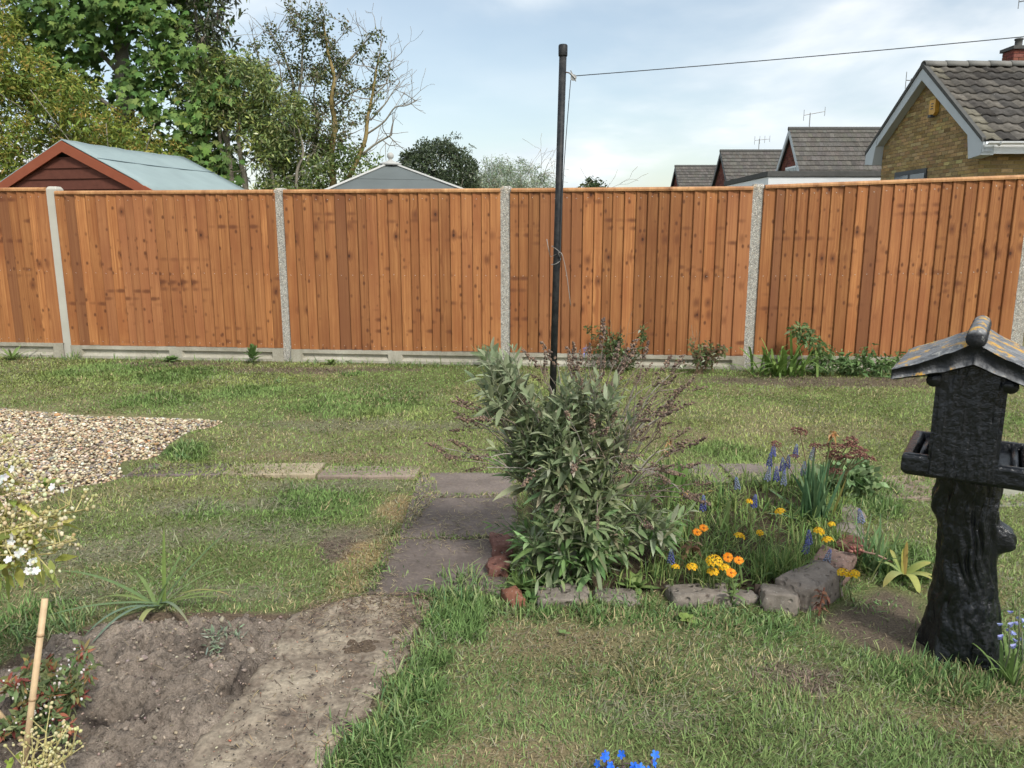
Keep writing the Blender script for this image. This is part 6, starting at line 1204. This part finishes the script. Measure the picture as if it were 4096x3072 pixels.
# sedum: green mound with flat dry brown heads on stiff stems
def umbel(seed, R_=.034):
    r = np.random.default_rng(seed); n = 90; a = r.uniform(0, 6.28, n); q = np.sqrt(r.random(n)) * R_; P = np.stack([q * np.cos(a), q * np.sin(a) * .8, .010 - .010 * (q / R_) ** 2 + r.normal(0, .002, n)], 1); s = r.uniform(.0022, .0040, n); C = np.array([(.15, .075, .062), (.19, .095, .075), (.11, .058, .05), (.24, .12, .09)])[r.integers(0, 4, n)]
    return tri_mesh('flower_head', *pebbles(P, np.stack([s, s, s * .9], 1), C, rough=.2), 'soilbit')
UM = [umbel(k) for k in range(3)]
sd = thing('sedum_plant', 'green sedum mound with flat dry brown flower heads behind the daffodil leaves', 'plant', (*(1.443, 3.220), 0)); b0 = wloc(sd); mb = MB()
for k, ((x_, y_), h, s_) in enumerate([((1.146, 2.966), .34, 1.0), ((1.051, 2.953), .29, .75), ((1.182, 2.884), .30, .9), ((1.240, 2.856), .31, 1.0), ((1.321, 2.893), .32, 1.05), ((1.320, 2.878), .30, 1.1), ((1.262, 2.898), .27, .9), ((1.265, 2.901), .25, .95), ((1.294, 2.862), .26, .9), ((1.318, 2.838), .28, 1.0), ((1.373, 2.862), .26, 1.0), ((1.264, 2.886), .20, .9), ((1.156, 3.028), .22, .5), ((1.378, 2.923), .27, .8)]):
    p1 = np.array([x_, y_, h]); p0 = np.array([b0[0] + (x_ - b0[0]) * .45, b0[1] + rng.normal(0, .03), .0]); mb.tube(smooth_path([p0, (p0 + p1) / 2 + (0, 0, .02), p1], 3), .0022, 5, (.34, .25, .17))
    o = link('flower_head', UM[k % 3], sd, tuple(p1 - b0)); o.scale = (s_ * 1.15, s_, s_); o.rotation_euler = (rng.normal(.1, .12), rng.normal(0, .12), rng.uniform(0, 6.28))
mb.build('stems', 'twig', sd)
cs = np.array([b0[0], b0[1] - .02, .02]) + rdirs(70, .0, 1) * np.array([.15, .12, .12]) * rng.uniform(.6, 1.05, (70, 1)); stuff(np_obj('foliage', *clump(cs, .026, 12, .034, .024, [(.19, .28, .12), (.25, .34, .17), (.15, .23, .10)], None, .9, .1), 'leaf', sd))
# daffodil leaves
df = thing('daffodil_clump', 'dense upright clump of blue green daffodil leaves at the right of the bed', 'plant', (*(1.181, 2.819), 0)); c0 = np.array((*(1.181, 2.819), .0))
for k in range(46):
    az = rng.uniform(0, 6.28); le = abs(rng.normal(.0, .33)) + .04; blade_leaf(df, c0 + np.array([rng.normal(0, .028), rng.normal(0, .022), 0]), az, rng.uniform(.22, .33), rng.uniform(.010, .0145), le, rng.uniform(.02, .22), np.array([(.13, .235, .115), (.10, .20, .10), (.17, .27, .13)][k % 3]) * rng.uniform(.85, 1.15), (.30, .28, .10) if k in (7, 23) else None, twist=rng.normal(0, .6))
blade_leaf(df, c0 + (.035, -.02, .0), R(-5), .22, .022, .25, .05, (.42, .38, .12), (.45, .36, .12), 'yellowed_leaf'); blade_leaf(df, c0 + (-.02, -.03, .0), R(200), .28, .012, .95, .25, (.15, .25, .14))
st_ = thing('withered_daffodil', 'tall daffodil stalk with a withered orange flower above the clump', 'flower', (*(1.225, 2.898), 0)); (hx, hy) = (1.218, 2.834); p0 = np.array((*(1.225, 2.898), 0)); p1 = np.array([hx, hy, .36]); MB().tube(smooth_path([p0, p0 * .5 + p1 * .5 + (-.005, 0, 0), p1], 4), .003, 6, (.20, .25, .10)).build('stem', 'leaf', st_, smooth=True)
stuff(np_obj('withered_head', *clump([p1 + (.012, 0, .004), p1 + (.004, 0, .006)], .009, 12, .022, .011, [(.52, .30, .12), (.60, .40, .20), (.40, .20, .08)], None, .4, .9), 'petal', st_))
# iris leaves by the bush
ir = thing('iris_clump', 'broad upright iris leaves between the bush and the flower bed', 'plant', (*(0.679, 3.068), 0)); c0 = np.array((*(0.679, 3.068), 0))
for k in range(13): blade_leaf(ir, c0 + (rng.normal(0, .045), rng.normal(0, .02), 0), rng.choice([0, math.pi]) + rng.normal(0, .4), rng.uniform(.15, .21), rng.uniform(.018, .026), abs(rng.normal(.12, .2)), .05, np.array([(.14, .24, .07), (.18, .28, .085)][k % 2]) * rng.uniform(.85, 1.15), twist=rng.normal(1.3, .3))
blade_leaf(ir, c0 + (.04, -.02, 0), R(10), .19, .018, .8, .4, (.22, .26, .07), (.40, .26, .10)); blade_leaf(ir, c0 + (-.02, -.03, 0), R(-40), .12, .022, .8, .7, (.27, .33, .18))
for k, ((x_, y_), h, bx) in enumerate([((0.598, 2.880), .32, 1440), ((0.578, 2.820), .30, 1435), ((0.606, 2.877), .33, 1445)]):
    t = thing('withered_daffodil', ['withered daffodil stalk above the iris leaves, middle of three', 'withered daffodil stalk above the iris leaves, leftmost of three', 'withered daffodil stalk above the iris leaves, rightmost of three'][k], 'flower', (x_, y_, 0), 0, 'withered daffodils behind the bush'); link('stem', stem_mesh(h, .0024, (.18, .23, .09)), t); stuff(np_obj('withered_head', *clump([(.006, 0, h)], .008, 10, .018, .009, [(.55, .38, .22), (.48, .28, .13)], None, .4, .8), 'petal', t, local=True))
# rosettes and small leafy weeds
def rosette(name, label, p, n, L, W, cols, lean=(.5, 1.35), cat='plant', z=.012, prof=OVAL, mat='leaf', layers=1, height=.0):
    t = thing(name, label, cat, (p[0], p[1], float(hz(p[0], p[1])) + z)); a0 = rng.uniform(0, 6.28)
    for k in range(n):
        f = (k + .5) / n; le = lean[1] + (lean[0] - lean[1]) * f; c = np.array(cols[rng.integers(len(cols))]) * rng.uniform(.85, 1.15); blade_leaf(t, (0, 0, height * f), a0 + k * 2.4, L * (1.1 - .45 * f) * rng.uniform(.85, 1.15), W * rng.uniform(.85, 1.1), le, .25, c, local=True, prof=prof, mat=mat)
    return t
GLc = [(.19, .28, .09), (.15, .23, .08), (.24, .32, .11)]
for lab, p, n, L, W, cols in [('leafy rosette at the bush foot beside the red bricks', (0.035, 2.273), 16, .085, .030, GLc), ('pale green leafy rosette among grass below the marigolds', (0.741, 2.296), 12, .055, .026, GLc), ('dark green leafy weed before the bush', (0.123, 2.263), 14, .08, .026, [(.11, .21, .07), (.14, .24, .08)]), ('leafy rosette at the right foot of the bush', (0.397, 2.273), 16, .075, .026, GLc), ('fleshy pale rosette in mid bed, left of two', (0.830, 2.939), 16, .05, .032, [(.26, .34, .17), (.30, .38, .21)]), ('fleshy pale rosette in mid bed, right of two', (0.911, 2.949), 16, .05, .032, [(.26, .34, .17), (.30, .38, .21)]), ('tiny two leaved weed in the lawn before the bush', (0.144, 1.988), 4, .022, .015, [(.22, .32, .12)]), ('small leafy rosette at the foot of the orange brick', (0.056, 2.195), 10, .05, .02, [(.12, .22, .07)]), ('bright green weed in the grass below the bush', (0.506, 2.066), 7, .04, .02, [(.24, .33, .09)]), ('small weed growing at the corner of the gravel', (-2.063, 3.264), 9, .08, .03, [(.20, .28, .07)])]:
    rosette('leafy_weed', lab, p, n, L, W, cols)
tu = thing('spent_tulip', 'spent tulip with one upright green leaf in mid bed', 'plant', (*(0.790, 2.708), 0)); c0 = np.array((*(0.790, 2.708), 0)); blade_leaf(tu, c0, R(30), .15, .026, .12, .05, (.25, .33, .12)); blade_leaf(tu, c0, R(170), .12, .022, .45, .1, (.30, .34, .14), (.55, .48, .30)); blade_leaf(tu, c0, R(-60), .10, .030, .9, .8, (.40, .44, .27)); MB().tube([c0, c0 + (-.02, 0, .08)], .004, 6, (.30, .36, .15)).build('stem', 'leaf', tu)
dl = thing('dead_leaves', 'crumpled dead brown leaves hanging beside the bush', 'leaves', (*(0.600, 2.420), 0)); c0 = np.array((*(0.600, 2.420), .055)); stuff(np_obj('leaf', *clump([c0, c0 + (.005, 0, .035), c0 + (-.01, 0, -.02)], .022, 10, .045, .02, [(.30, .20, .11), (.22, .14, .08), (.38, .27, .16)], None, .4, .8), 'leaf', dl)); MB().tube([c0 - (0, 0, .055), c0 + (0, 0, .06)], .002, 5, (.22, .16, .10)).build('stem', 'twig', dl)
# yellowing lily right of the bed
ly = thing('yellowing_lily', 'yellowing broad leaved plant flopping left of the bird table stand', 'plant', (*(1.281, 2.339), 0)); c0 = np.array((*(1.281, 2.339), .02))
for az, L, W, le, dr, c in [(R(-85), .13, .028, .75, .95, (.38, .40, .12)), (R(-150), .15, .030, .8, .8, (.33, .38, .16)), (R(160), .13, .026, .7, .5, (.28, .35, .13)), (R(10), .13, .030, .8, .4, (.30, .36, .10)), (R(25), .15, .026, .95, .4, (.26, .34, .10)), (R(90), .10, .018, .2, .1, (.42, .40, .10)), (R(70), .12, .014, .15, .05, (.36, .26, .08)), (R(-10), .12, .024, 1.05, .5, (.33, .37, .12)), (R(120), .12, .026, .5, .3, (.24, .33, .10)), (R(-30), .11, .024, .9, .6, (.29, .35, .12))]: blade_leaf(ly, c0, az, L, W, le, dr, c, (.46, .40, .13) if rng.random() < .5 else None)
pk = thing('seed_stalk', 'pinkish fallen seed stalk lying over the edging to the right of the bed', 'stalk', (*(1.221, 2.445), 0)); a0, a1 = np.array((*(1.257, 2.374), .05)), np.array((*(1.157, 2.409), .075)); MB().tube([a0, (a0 + a1) / 2 + (0, 0, .008), a1], .0032, 6, (.42, .27, .22)).build('stem', 'leaf', pk, smooth=True); q = a1 + np.stack([rng.uniform(-.035, .015, 14), rng.normal(0, .008, 14), rng.normal(0, .008, 14)], 1); stuff(np_obj('seed_pods', *pebbles(q, np.full((14, 3), .0055), pal(14, [(.28, .10, .09), (.36, .16, .12)])), 'pebble', pk, True))
tg = thing('tall_grass_clump', 'clump of long grass blades arching between the bed and the lily', 'grass', (*(1.228, 2.427), 0)); c0 = (*(1.228, 2.427), .0)
stuff(np_obj('blades', *joinparts([tuft(c0, 40, .26, .008, [(.15, .25, .11), (.20, .29, .13)], (.05, .75), .35, .03), tuft(c0, 70, .15, .005, GR, (.1, .9), .5, .04)]), 'leaf', tg))
rd = thing('red_stemmed_weed', 'dry reddish brown weed stem before the largest corner stone', 'plant', (*(0.912, 2.107), 0)); c0 = np.array((*(0.912, 2.107), 0)); MB().tube([c0, c0 + (.004, 0, .05), c0 + (.01, 0, .09)], .0022, 5, (.24, .10, .07)).build('stem', 'twig', rd); stuff(np_obj('leaves', *clump([c0 + (.005, 0, .03), c0 + (.008, 0, .065)], .018, 14, .022, .009, [(.25, .10, .07), (.32, .16, .10), (.18, .08, .06)], None, .6, .6), 'leaf', rd))
# bluebells at the right edge
for k, ((x_, y_), h, lab) in enumerate([((1.258, 1.759), .20, 'tallest pale bluebell at the right edge beside the bird table foot'), ((1.245, 1.771), .16, 'bluebell leaning left beside the bird table foot'), ((1.261, 1.744), .15, 'lowest bluebell at the right edge of the lawn')]):
    t = thing('bluebell', lab, 'flower', (x_, y_, 0), 0, 'bluebells by the bird table'); link('stem', stem_mesh(h, .002, (.20, .22, .14)), t); parts = []
    for j in range(7):
        a = j * 2.4; c = np.array([.012 * math.cos(a), .012 * math.sin(a), h - .008 * j]); D = nrm(np.stack([np.cos(np.arange(6) * 1.05) * .45, np.sin(np.arange(6) * 1.05) * .45, np.full(6, -.75 + .4 * (j == 0))], 1) + np.array([math.cos(a), math.sin(a), 0]) * .8); S = np.cross(D, np.array([math.cos(a), math.sin(a), -.3])); parts.append(strips(np.repeat(c[None], 6, 0), D, S, .016, .0052, [(0, .7), (.5, 1), (.8, .8), (1, 0)], -.3, pal(6, [(.40, .43, .78), (.48, .52, .84)], None, .05)))
    link('flowers', tri_mesh('flowers', *joinparts(parts), 'petal'), t)
    for j in range(4): blade_leaf(t, (0, 0, 0), rng.uniform(0, 6.28), h, .009, rng.uniform(.2, .7), .4, (.17, .26, .08), local=True)
# bright blue low flowers at the bottom edge
for (x_, y_), lab, n in [((0.195, 1.392), 'clump of bright blue flowers at the bottom edge, left of two', 8), ((0.257, 1.392), 'clump of bright blue flowers at the bottom edge, right of two', 7)]:
    t = thing('lithodora', lab, 'flower', (x_, y_ - .01, 0), 0, 'bright blue flowers in the near lawn'); parts = []; fl = []
    for j in range(n):
        c = np.array([rng.normal(0, .020), rng.normal(-.005, .014), (.066 + rng.uniform(-.022, .02))]); N = nrm(np.array([rng.normal(0, .5), -.7, .7])); a = np.cross(N, (1, .2, 0.)); a /= np.linalg.norm(a); b = np.cross(N, a); q = np.arange(5) * 1.2566 + rng.uniform(0, 1); D = np.cos(q)[:, None] * a + np.sin(q)[:, None] * b + .15 * N; me = tri_mesh('blossom', *strips(np.zeros((5, 3)), D, np.cross(D, N), .0098, .0062, [(0, .35), (.6, 1), (.88, .75), (1, 0)], .0, pal(5, [(.03, .16, .80), (.05, .22, .85)], None, .05)), 'petal'); link('blossom', me, t, tuple(c))
        parts.append(strips(c[None], np.array([[0.1, 0, -1.]]), np.array([[1., 0, 0]]), c[2], .0025, GRASS, 0, np.array([[.13, .09, .08]])))
    parts.append(clump([(rng.normal(0, .022), rng.normal(0, .015), .028) for _ in range(9)], .022, 16, .018, .005, [(.12, .10, .08), (.14, .17, .09), (.18, .12, .14)], None, .6, .2, LANCE)); stuff(np_obj('foliage', *joinparts(parts), 'leaf', t, local=True))

# ------------------------------------------------------------------ plants along the fence
rosette('lupin', 'young lupin with fingered leaves at the foot of the fence by the second post', (-2.24, 6.56), 22, .13, .035, [(.10, .19, .06), (.13, .22, .07)], (.1, 1.2), height=.10, z=.02)
rosette('leafy_weed', 'low leafy weed in front of the gravel board by the shed', (-3.0, 6.68), 16, .10, .05, [(.14, .23, .08)], (.6, 1.3)); rosette('leafy_weed', 'low pale weed by the fence right of the lupin', (-1.55, 6.5), 10, .10, .03, GLc, (.4, 1.2)); rosette('strappy_weed', 'strappy pale leaves lying under the leftmost fence panel', (-4.45, 6.75), 12, .24, .02, [(.26, .34, .14), (.20, .29, .10)], (.5, 1.2), prof=STRAP)
rosette('grassy_clump', 'upright grassy leaves before the post left of the clothes pole', (-.24, 6.38), 14, .30, .014, [(.18, .26, .12), (.22, .30, .15)], (.05, .5), prof=STRAP)
t = thing('bluebell', 'single small violet bluebell against the gravel board right of the clothes pole', 'flower', (.60, 6.25, 0)); link('stem', stem_mesh(.19, .003), t); link('flowers', tri_mesh('flowers', *clump([(0, 0, .18), (0.005, 0, .155)], .018, 12, .022, .009, [(.30, .28, .72), (.40, .38, .78)], None, .6, .6), 'petal'), t)
def bushlet(name, label, p, h, w, n, L, W, cols, mat='glossleaf', lean=(0, 0), bare=0):
    t = thing(name, label, 'shrub', (p[0], p[1], 0)); mb = MB(); tips = []
    for k in range(8): twigs(mb, (p[0] + rng.normal(0, .02), p[1], -.01), (rng.normal(lean[0], .45), rng.normal(0, .2), 1.0), h * rng.uniform(.6, 1.0), .005, 1, tips, col=(.25, .18, .12), rmin=.0018)
    mb.build('stems', 'twig', t); q = np.array([a[0] for a in tips]); q = q[(q[:, 2] < h) & (np.abs(q[:, 0] - p[0]) < w)]; k = rng.choice(len(q), n); stuff(np_obj('foliage', *clump(q[k], .030, 7, L, W, cols, None, .6, .2), mat, t)); return t
bushlet('rose_bush', 'small dark leaved rose bush with dry twigs right of the clothes pole', (.86, 6.22), .36, .26, 130, .034, .018, [(.08, .12, .045), (.11, .16, .06)], lean=(.1, 0)); bushlet('rose_bush', 'low reddish tinged rose bush at the fence, right of the dark one', (1.50, 6.08), .26, .24, 90, .034, .018, [(.11, .16, .06), (.15, .17, .07), (.20, .11, .07)])
dy_ = thing('daylily_clump', 'clump of arching bright green daylily leaves at the foot of the right post', 'plant', (2.05, 6.02, 0))
for k in range(60): blade_leaf(dy_, np.array([2.14 + rng.normal(0, .13), 6.0 + rng.normal(0, .04), .0]), rng.uniform(0, 6.28), rng.uniform(.34, .58), rng.uniform(.020, .028), rng.uniform(.1, .85), rng.uniform(.3, .7), np.array([(.17, .28, .07), (.22, .33, .09), (.13, .22, .06)][k % 3]) * rng.uniform(.85, 1.15))
ph = thing('upright_weed', 'leaning leafy stem rising against the fence behind the daylilies', 'plant', (2.50, 6.08, 0)); pth = smooth_path([(2.50, 6.08, 0), (2.48, 6.08, .12), (2.42, 6.07, .23), (2.32, 6.06, .31), (2.27, 6.05, .35)], 6); MB().tube(pth, np.linspace(.007, .003, len(pth)), 5, (.20, .24, .10)).build('stem', 'twig', ph); stuff(np_obj('foliage', *clump(pth[4:], .070, 15, .055, .022, [(.14, .22, .085), (.18, .27, .11), (.24, .32, .15)], None, .8, .3), 'leaf', ph))
w2 = thing('trailing_weed', 'loose trailing green weeds in front of the right gravel board', 'plant', (2.8, 5.98, 0)); cs = [(rng.uniform(2.4, 3.0), 5.98 + rng.normal(0, .04), abs(rng.normal(.02, .09))) for _ in range(60)] + [(2.95 + .55 * t, 6.02, .12 + .14 * t ** 1.3) for t in np.linspace(0, 1, 12)]; stuff(np_obj('foliage', *clump(cs, .045, 14, .05, .018, [(.13, .21, .08), (.17, .26, .10), (.10, .17, .06)], None, .7, .4), 'leaf', w2)); mb = MB(); mb.tube(smooth_path([(2.75, 6.02, 0), (3.05, 6.02, .14), (3.5, 6.02, .26)], 5), .004, 5, (.28, .2, .12)); mb.build('stem', 'twig', w2)
fr = rosette('fern_clump', 'fresh green ferny clump left of the bird table roof corner', (3.32, 5.95), 18, .28, .04, [(.20, .32, .09), (.17, .28, .08)], (.15, 1.0), prof=LANCE)
# ------------------------------------------------------------------ front left: canes and shrubs
def cane(label, p0, p1, r=.0062):
    p0, p1 = np.array(p0), np.array(p1); t = thing('bamboo_cane', label, 'cane', tuple(p0), 0, 'bamboo canes in the earth bed'); MB().tube([p0, p1], [r * 1.05, r], 10, (.55, .40, .24)).build('pole', 'cane', t, smooth=True)
    for f in (.22, .55, .84): c = p0 + (p1 - p0) * f; d = nrm(p1 - p0); MB().tube([c - d * .004, c, c + d * .004], [r * 1.02, r * 1.22, r * 1.02], 10, (.45, .31, .18)).build('node', 'cane', t, smooth=True)
M['cane'] = mat_col('bamboo', .55, .35, 45, .18)
cane('long bamboo cane leaning in the front left corner', (-1.005, 1.36, -.05), (-0.932, 1.420, 0.402)); cane('short bamboo cane at the left edge behind the red and white shrub', (-1.075, 1.53, -.03), (-1.22, 1.50, .26), .0055); 
ws = thing('white_flowered_shrub', 'shrub with creamy buds and white flowers reaching in from the left edge', 'shrub', (-1.30, 1.50, 0)); mb = MB(); buds = []; lv = []; fw = []
def budspray(p0, p1, n):
    p0, p1 = np.array(p0), np.array(p1); pth = smooth_path([p0, (p0 + p1) / 2 + (0, 0, .02), p1], 5); mb.tube(pth, np.linspace(.003, .0013, len(pth)), 4, (.42, .36, .16))
    for k in range(n):
        q = pth[rng.integers(2, len(pth))]; e = q + rng.normal(0, .020, 3) + (0, 0, .010); mb.tube([q, e], [.0012, .0008], 3, (.45, .40, .18)); buds.append(e)
        for j in range(rng.integers(1, 4)): buds.append(e + rng.normal(0, .0065, 3))
for tip, n in [((-0.982, 1.450, 0.722), 16), ((-0.950, 1.450, 0.689), 16), ((-0.960, 1.420, 0.675), 16), ((-0.945, 1.480, 0.607), 14), ((-0.943, 1.450, 0.632), 14), ((-0.979, 1.450, 0.598), 14), ((-0.974, 1.420, 0.628), 14), ((-0.848, 1.450, 0.579), 20), ((-0.879, 1.450, 0.589), 20), ((-0.886, 1.430, 0.553), 18), ((-0.873, 1.450, 0.515), 16), ((-0.910, 1.420, 0.562), 16), ((-0.941, 1.420, 0.533), 16), ((-0.952, 1.400, 0.560), 14), ((-0.919, 1.450, 0.486), 14), ((-0.941, 1.400, 0.503), 12), ((-0.980, 1.400, 0.522), 14), ((-1.003, 1.440, 0.573), 14)]:
    root = np.array([-1.16, 1.47, .42]) + rng.normal(0, .03, 3) if tip[2] < .62 else np.array([-1.16, 1.47, .58]) + rng.normal(0, .03, 3); budspray(root, tip, n); lv.append(np.array(tip) * .45 + root * .55); lv.append(np.array(tip) * .75 + root * .25 + (0, 0, -.01))
for k in range(7): b = np.array([-1.30, 1.50, 0.]) + rng.normal(0, .03, 3) * (1, 1, 0); mb.tube(smooth_path([b, b + (.03, -.01, .25), np.array([-1.16, 1.47, rng.uniform(.4, .62)])], 4), np.linspace(.006, .003, 9), 5, (.20, .13, .09))
mb.build('stems', 'twig', ws)
B_ = np.array(buds); n = len(B_); s = rng.uniform(.0028, .0046, n); stuff(np_obj('buds', *pebbles(B_, np.stack([s, s, s * 1.15], 1), pal(n, [(.66, .60, .36), (.76, .71, .50), (.52, .47, .22)], None, .06), IV1, IF1, .02), 'petal', ws, True))
flw = [(-0.967, 1.400, 0.517), (-0.980, 1.400, 0.536), (-0.943, 1.380, 0.497), (-0.924, 1.380, 0.488), (-0.926, 1.400, 0.498), (-0.950, 1.400, 0.681), (-0.962, 1.400, 0.658), (-0.875, 1.420, 0.633)]
parts = []
for p in flw:
    for j in range(2):
        c = np.array(p) + rng.normal(0, .010, 3); N = nrm(np.array([rng.normal(.2, .5), -.8, rng.normal(.1, .4)])); a = np.cross(N, (0, .2, 1.)); a /= np.linalg.norm(a); b = np.cross(N, a); q = np.arange(5) * 1.2566 + rng.uniform(0, 1); D = np.cos(q)[:, None] * a + np.sin(q)[:, None] * b + .3 * N; parts.append(strips(np.repeat(c[None], 5, 0), D, np.cross(D, N), .0085, .006, [(0, .4), (.5, 1), (.85, .8), (1, 0)], .0, pal(5, [(.82, .83, .80), (.78, .80, .80)], None, .03)))
stuff(np_obj('flowers', *joinparts(parts), 'petal', ws)); stuff(np_obj('foliage', *joinparts([clump(lv, .028, 5, .042, .017, [(.36, .38, .09), (.44, .42, .12), (.28, .33, .09)], None, .5, .3), clump([(-1.16, 1.47, .43), (-1.12, 1.47, .5), (-1.14, 1.46, .6)], .06, 30, .05, .02, [(.30, .34, .08), (.38, .40, .10)], None, .5, .3)]), 'leaf', ws))
yb = thing('cream_budded_plant', 'low plant with rows of cream buds in the bottom left corner', 'plant', (-.95, 1.32, 0)); mb = MB(); buds = []
for tip, n in [((-0.924, 1.360, 0.146), 16), ((-0.887, 1.340, 0.142), 14), ((-0.940, 1.360, 0.128), 12), ((-0.859, 1.330, 0.124), 14), ((-0.874, 1.330, 0.109), 12), ((-0.937, 1.330, 0.109), 14), ((-0.902, 1.340, 0.117), 14), ((-0.957, 1.330, 0.094), 12), ((-0.909, 1.320, 0.107), 12)]: budspray(np.array([-.93, 1.30, .0]) + rng.normal(0, .02, 3) * (1, 1, 0), tip, n)
mb.build('stems', 'twig', yb); B_ = np.array(buds); n = len(B_); s = rng.uniform(.0026, .0040, n); stuff(np_obj('buds', *pebbles(B_, np.stack([s, s, s], 1), pal(n, [(.60, .55, .26), (.68, .62, .36)], None, .06), IV1, IF1, .02), 'petal', yb, True)); stuff(np_obj('foliage', *clump([(-.93 + rng.normal(0, .03), 1.31, .05 + rng.uniform(0, .06)) for _ in range(8)], .03, 5, .022, .012, [(.30, .40, .08)], None, .5), 'leaf', yb))
rw = thing('red_tipped_shrub', 'small shrub with red young leaves and white bell flowers behind the cane', 'shrub', (-1.06, 1.60, 0)); parts = []; mb = MB(); wb = []
tl = [(-0.980, 1.600, 0.184), (-0.960, 1.580, 0.144), (-1.048, 1.600, 0.126), (-1.109, 1.600, 0.143), (-1.121, 1.550, 0.128), (-1.006, 1.580, 0.109), (-1.064, 1.560, 0.099), (-1.096, 1.550, 0.082), (-1.092, 1.540, 0.146), (-1.007, 1.520, 0.074), (-0.967, 1.500, 0.054), (-1.101, 1.520, 0.057), (-1.113, 1.500, 0.026), (-0.993, 1.580, 0.086), (-1.079, 1.620, 0.143), (-1.031, 1.550, 0.105)]
for tip in tl:
    tip = np.array(tip); tip[2] = max(tip[2], .05); b = np.array([-1.08, 1.60, 0.]) + rng.normal(0, .04, 3) * (1, 1, 0); pth = smooth_path([b, (b + tip) / 2 + (0, 0, .015), tip], 5); mb.tube(pth, np.linspace(.0028, .001, len(pth)), 4, (.28, .20, .12)); parts.append(clump(pth[3:], .020, 9, .024, .010, [(.13, .19, .08), (.18, .23, .10), (.22, .26, .12)], None, .6, .2)); parts.append(clump([tip, tip - (0, 0, .012)], .011, 8, .022, .008, [(.30, .09, .07), (.38, .15, .09), (.30, .22, .09)], None, .7, .1, LANCE))
    for k in range(7): wb.append(pth[rng.integers(5, len(pth))] + rng.normal(0, .012, 3))
mb.build('stems', 'twig', rw); stuff(np_obj('foliage', *joinparts(parts), 'leaf', rw)); W_ = np.array(wb); n = len(W_); s = rng.uniform(.0022, .0036, n); stuff(np_obj('flowers', *pebbles(W_, np.stack([s, s, s * 1.3], 1), pal(n, [(.80, .80, .76), (.78, .70, .68)], None, .05), rough=.05), 'petal', rw, True))
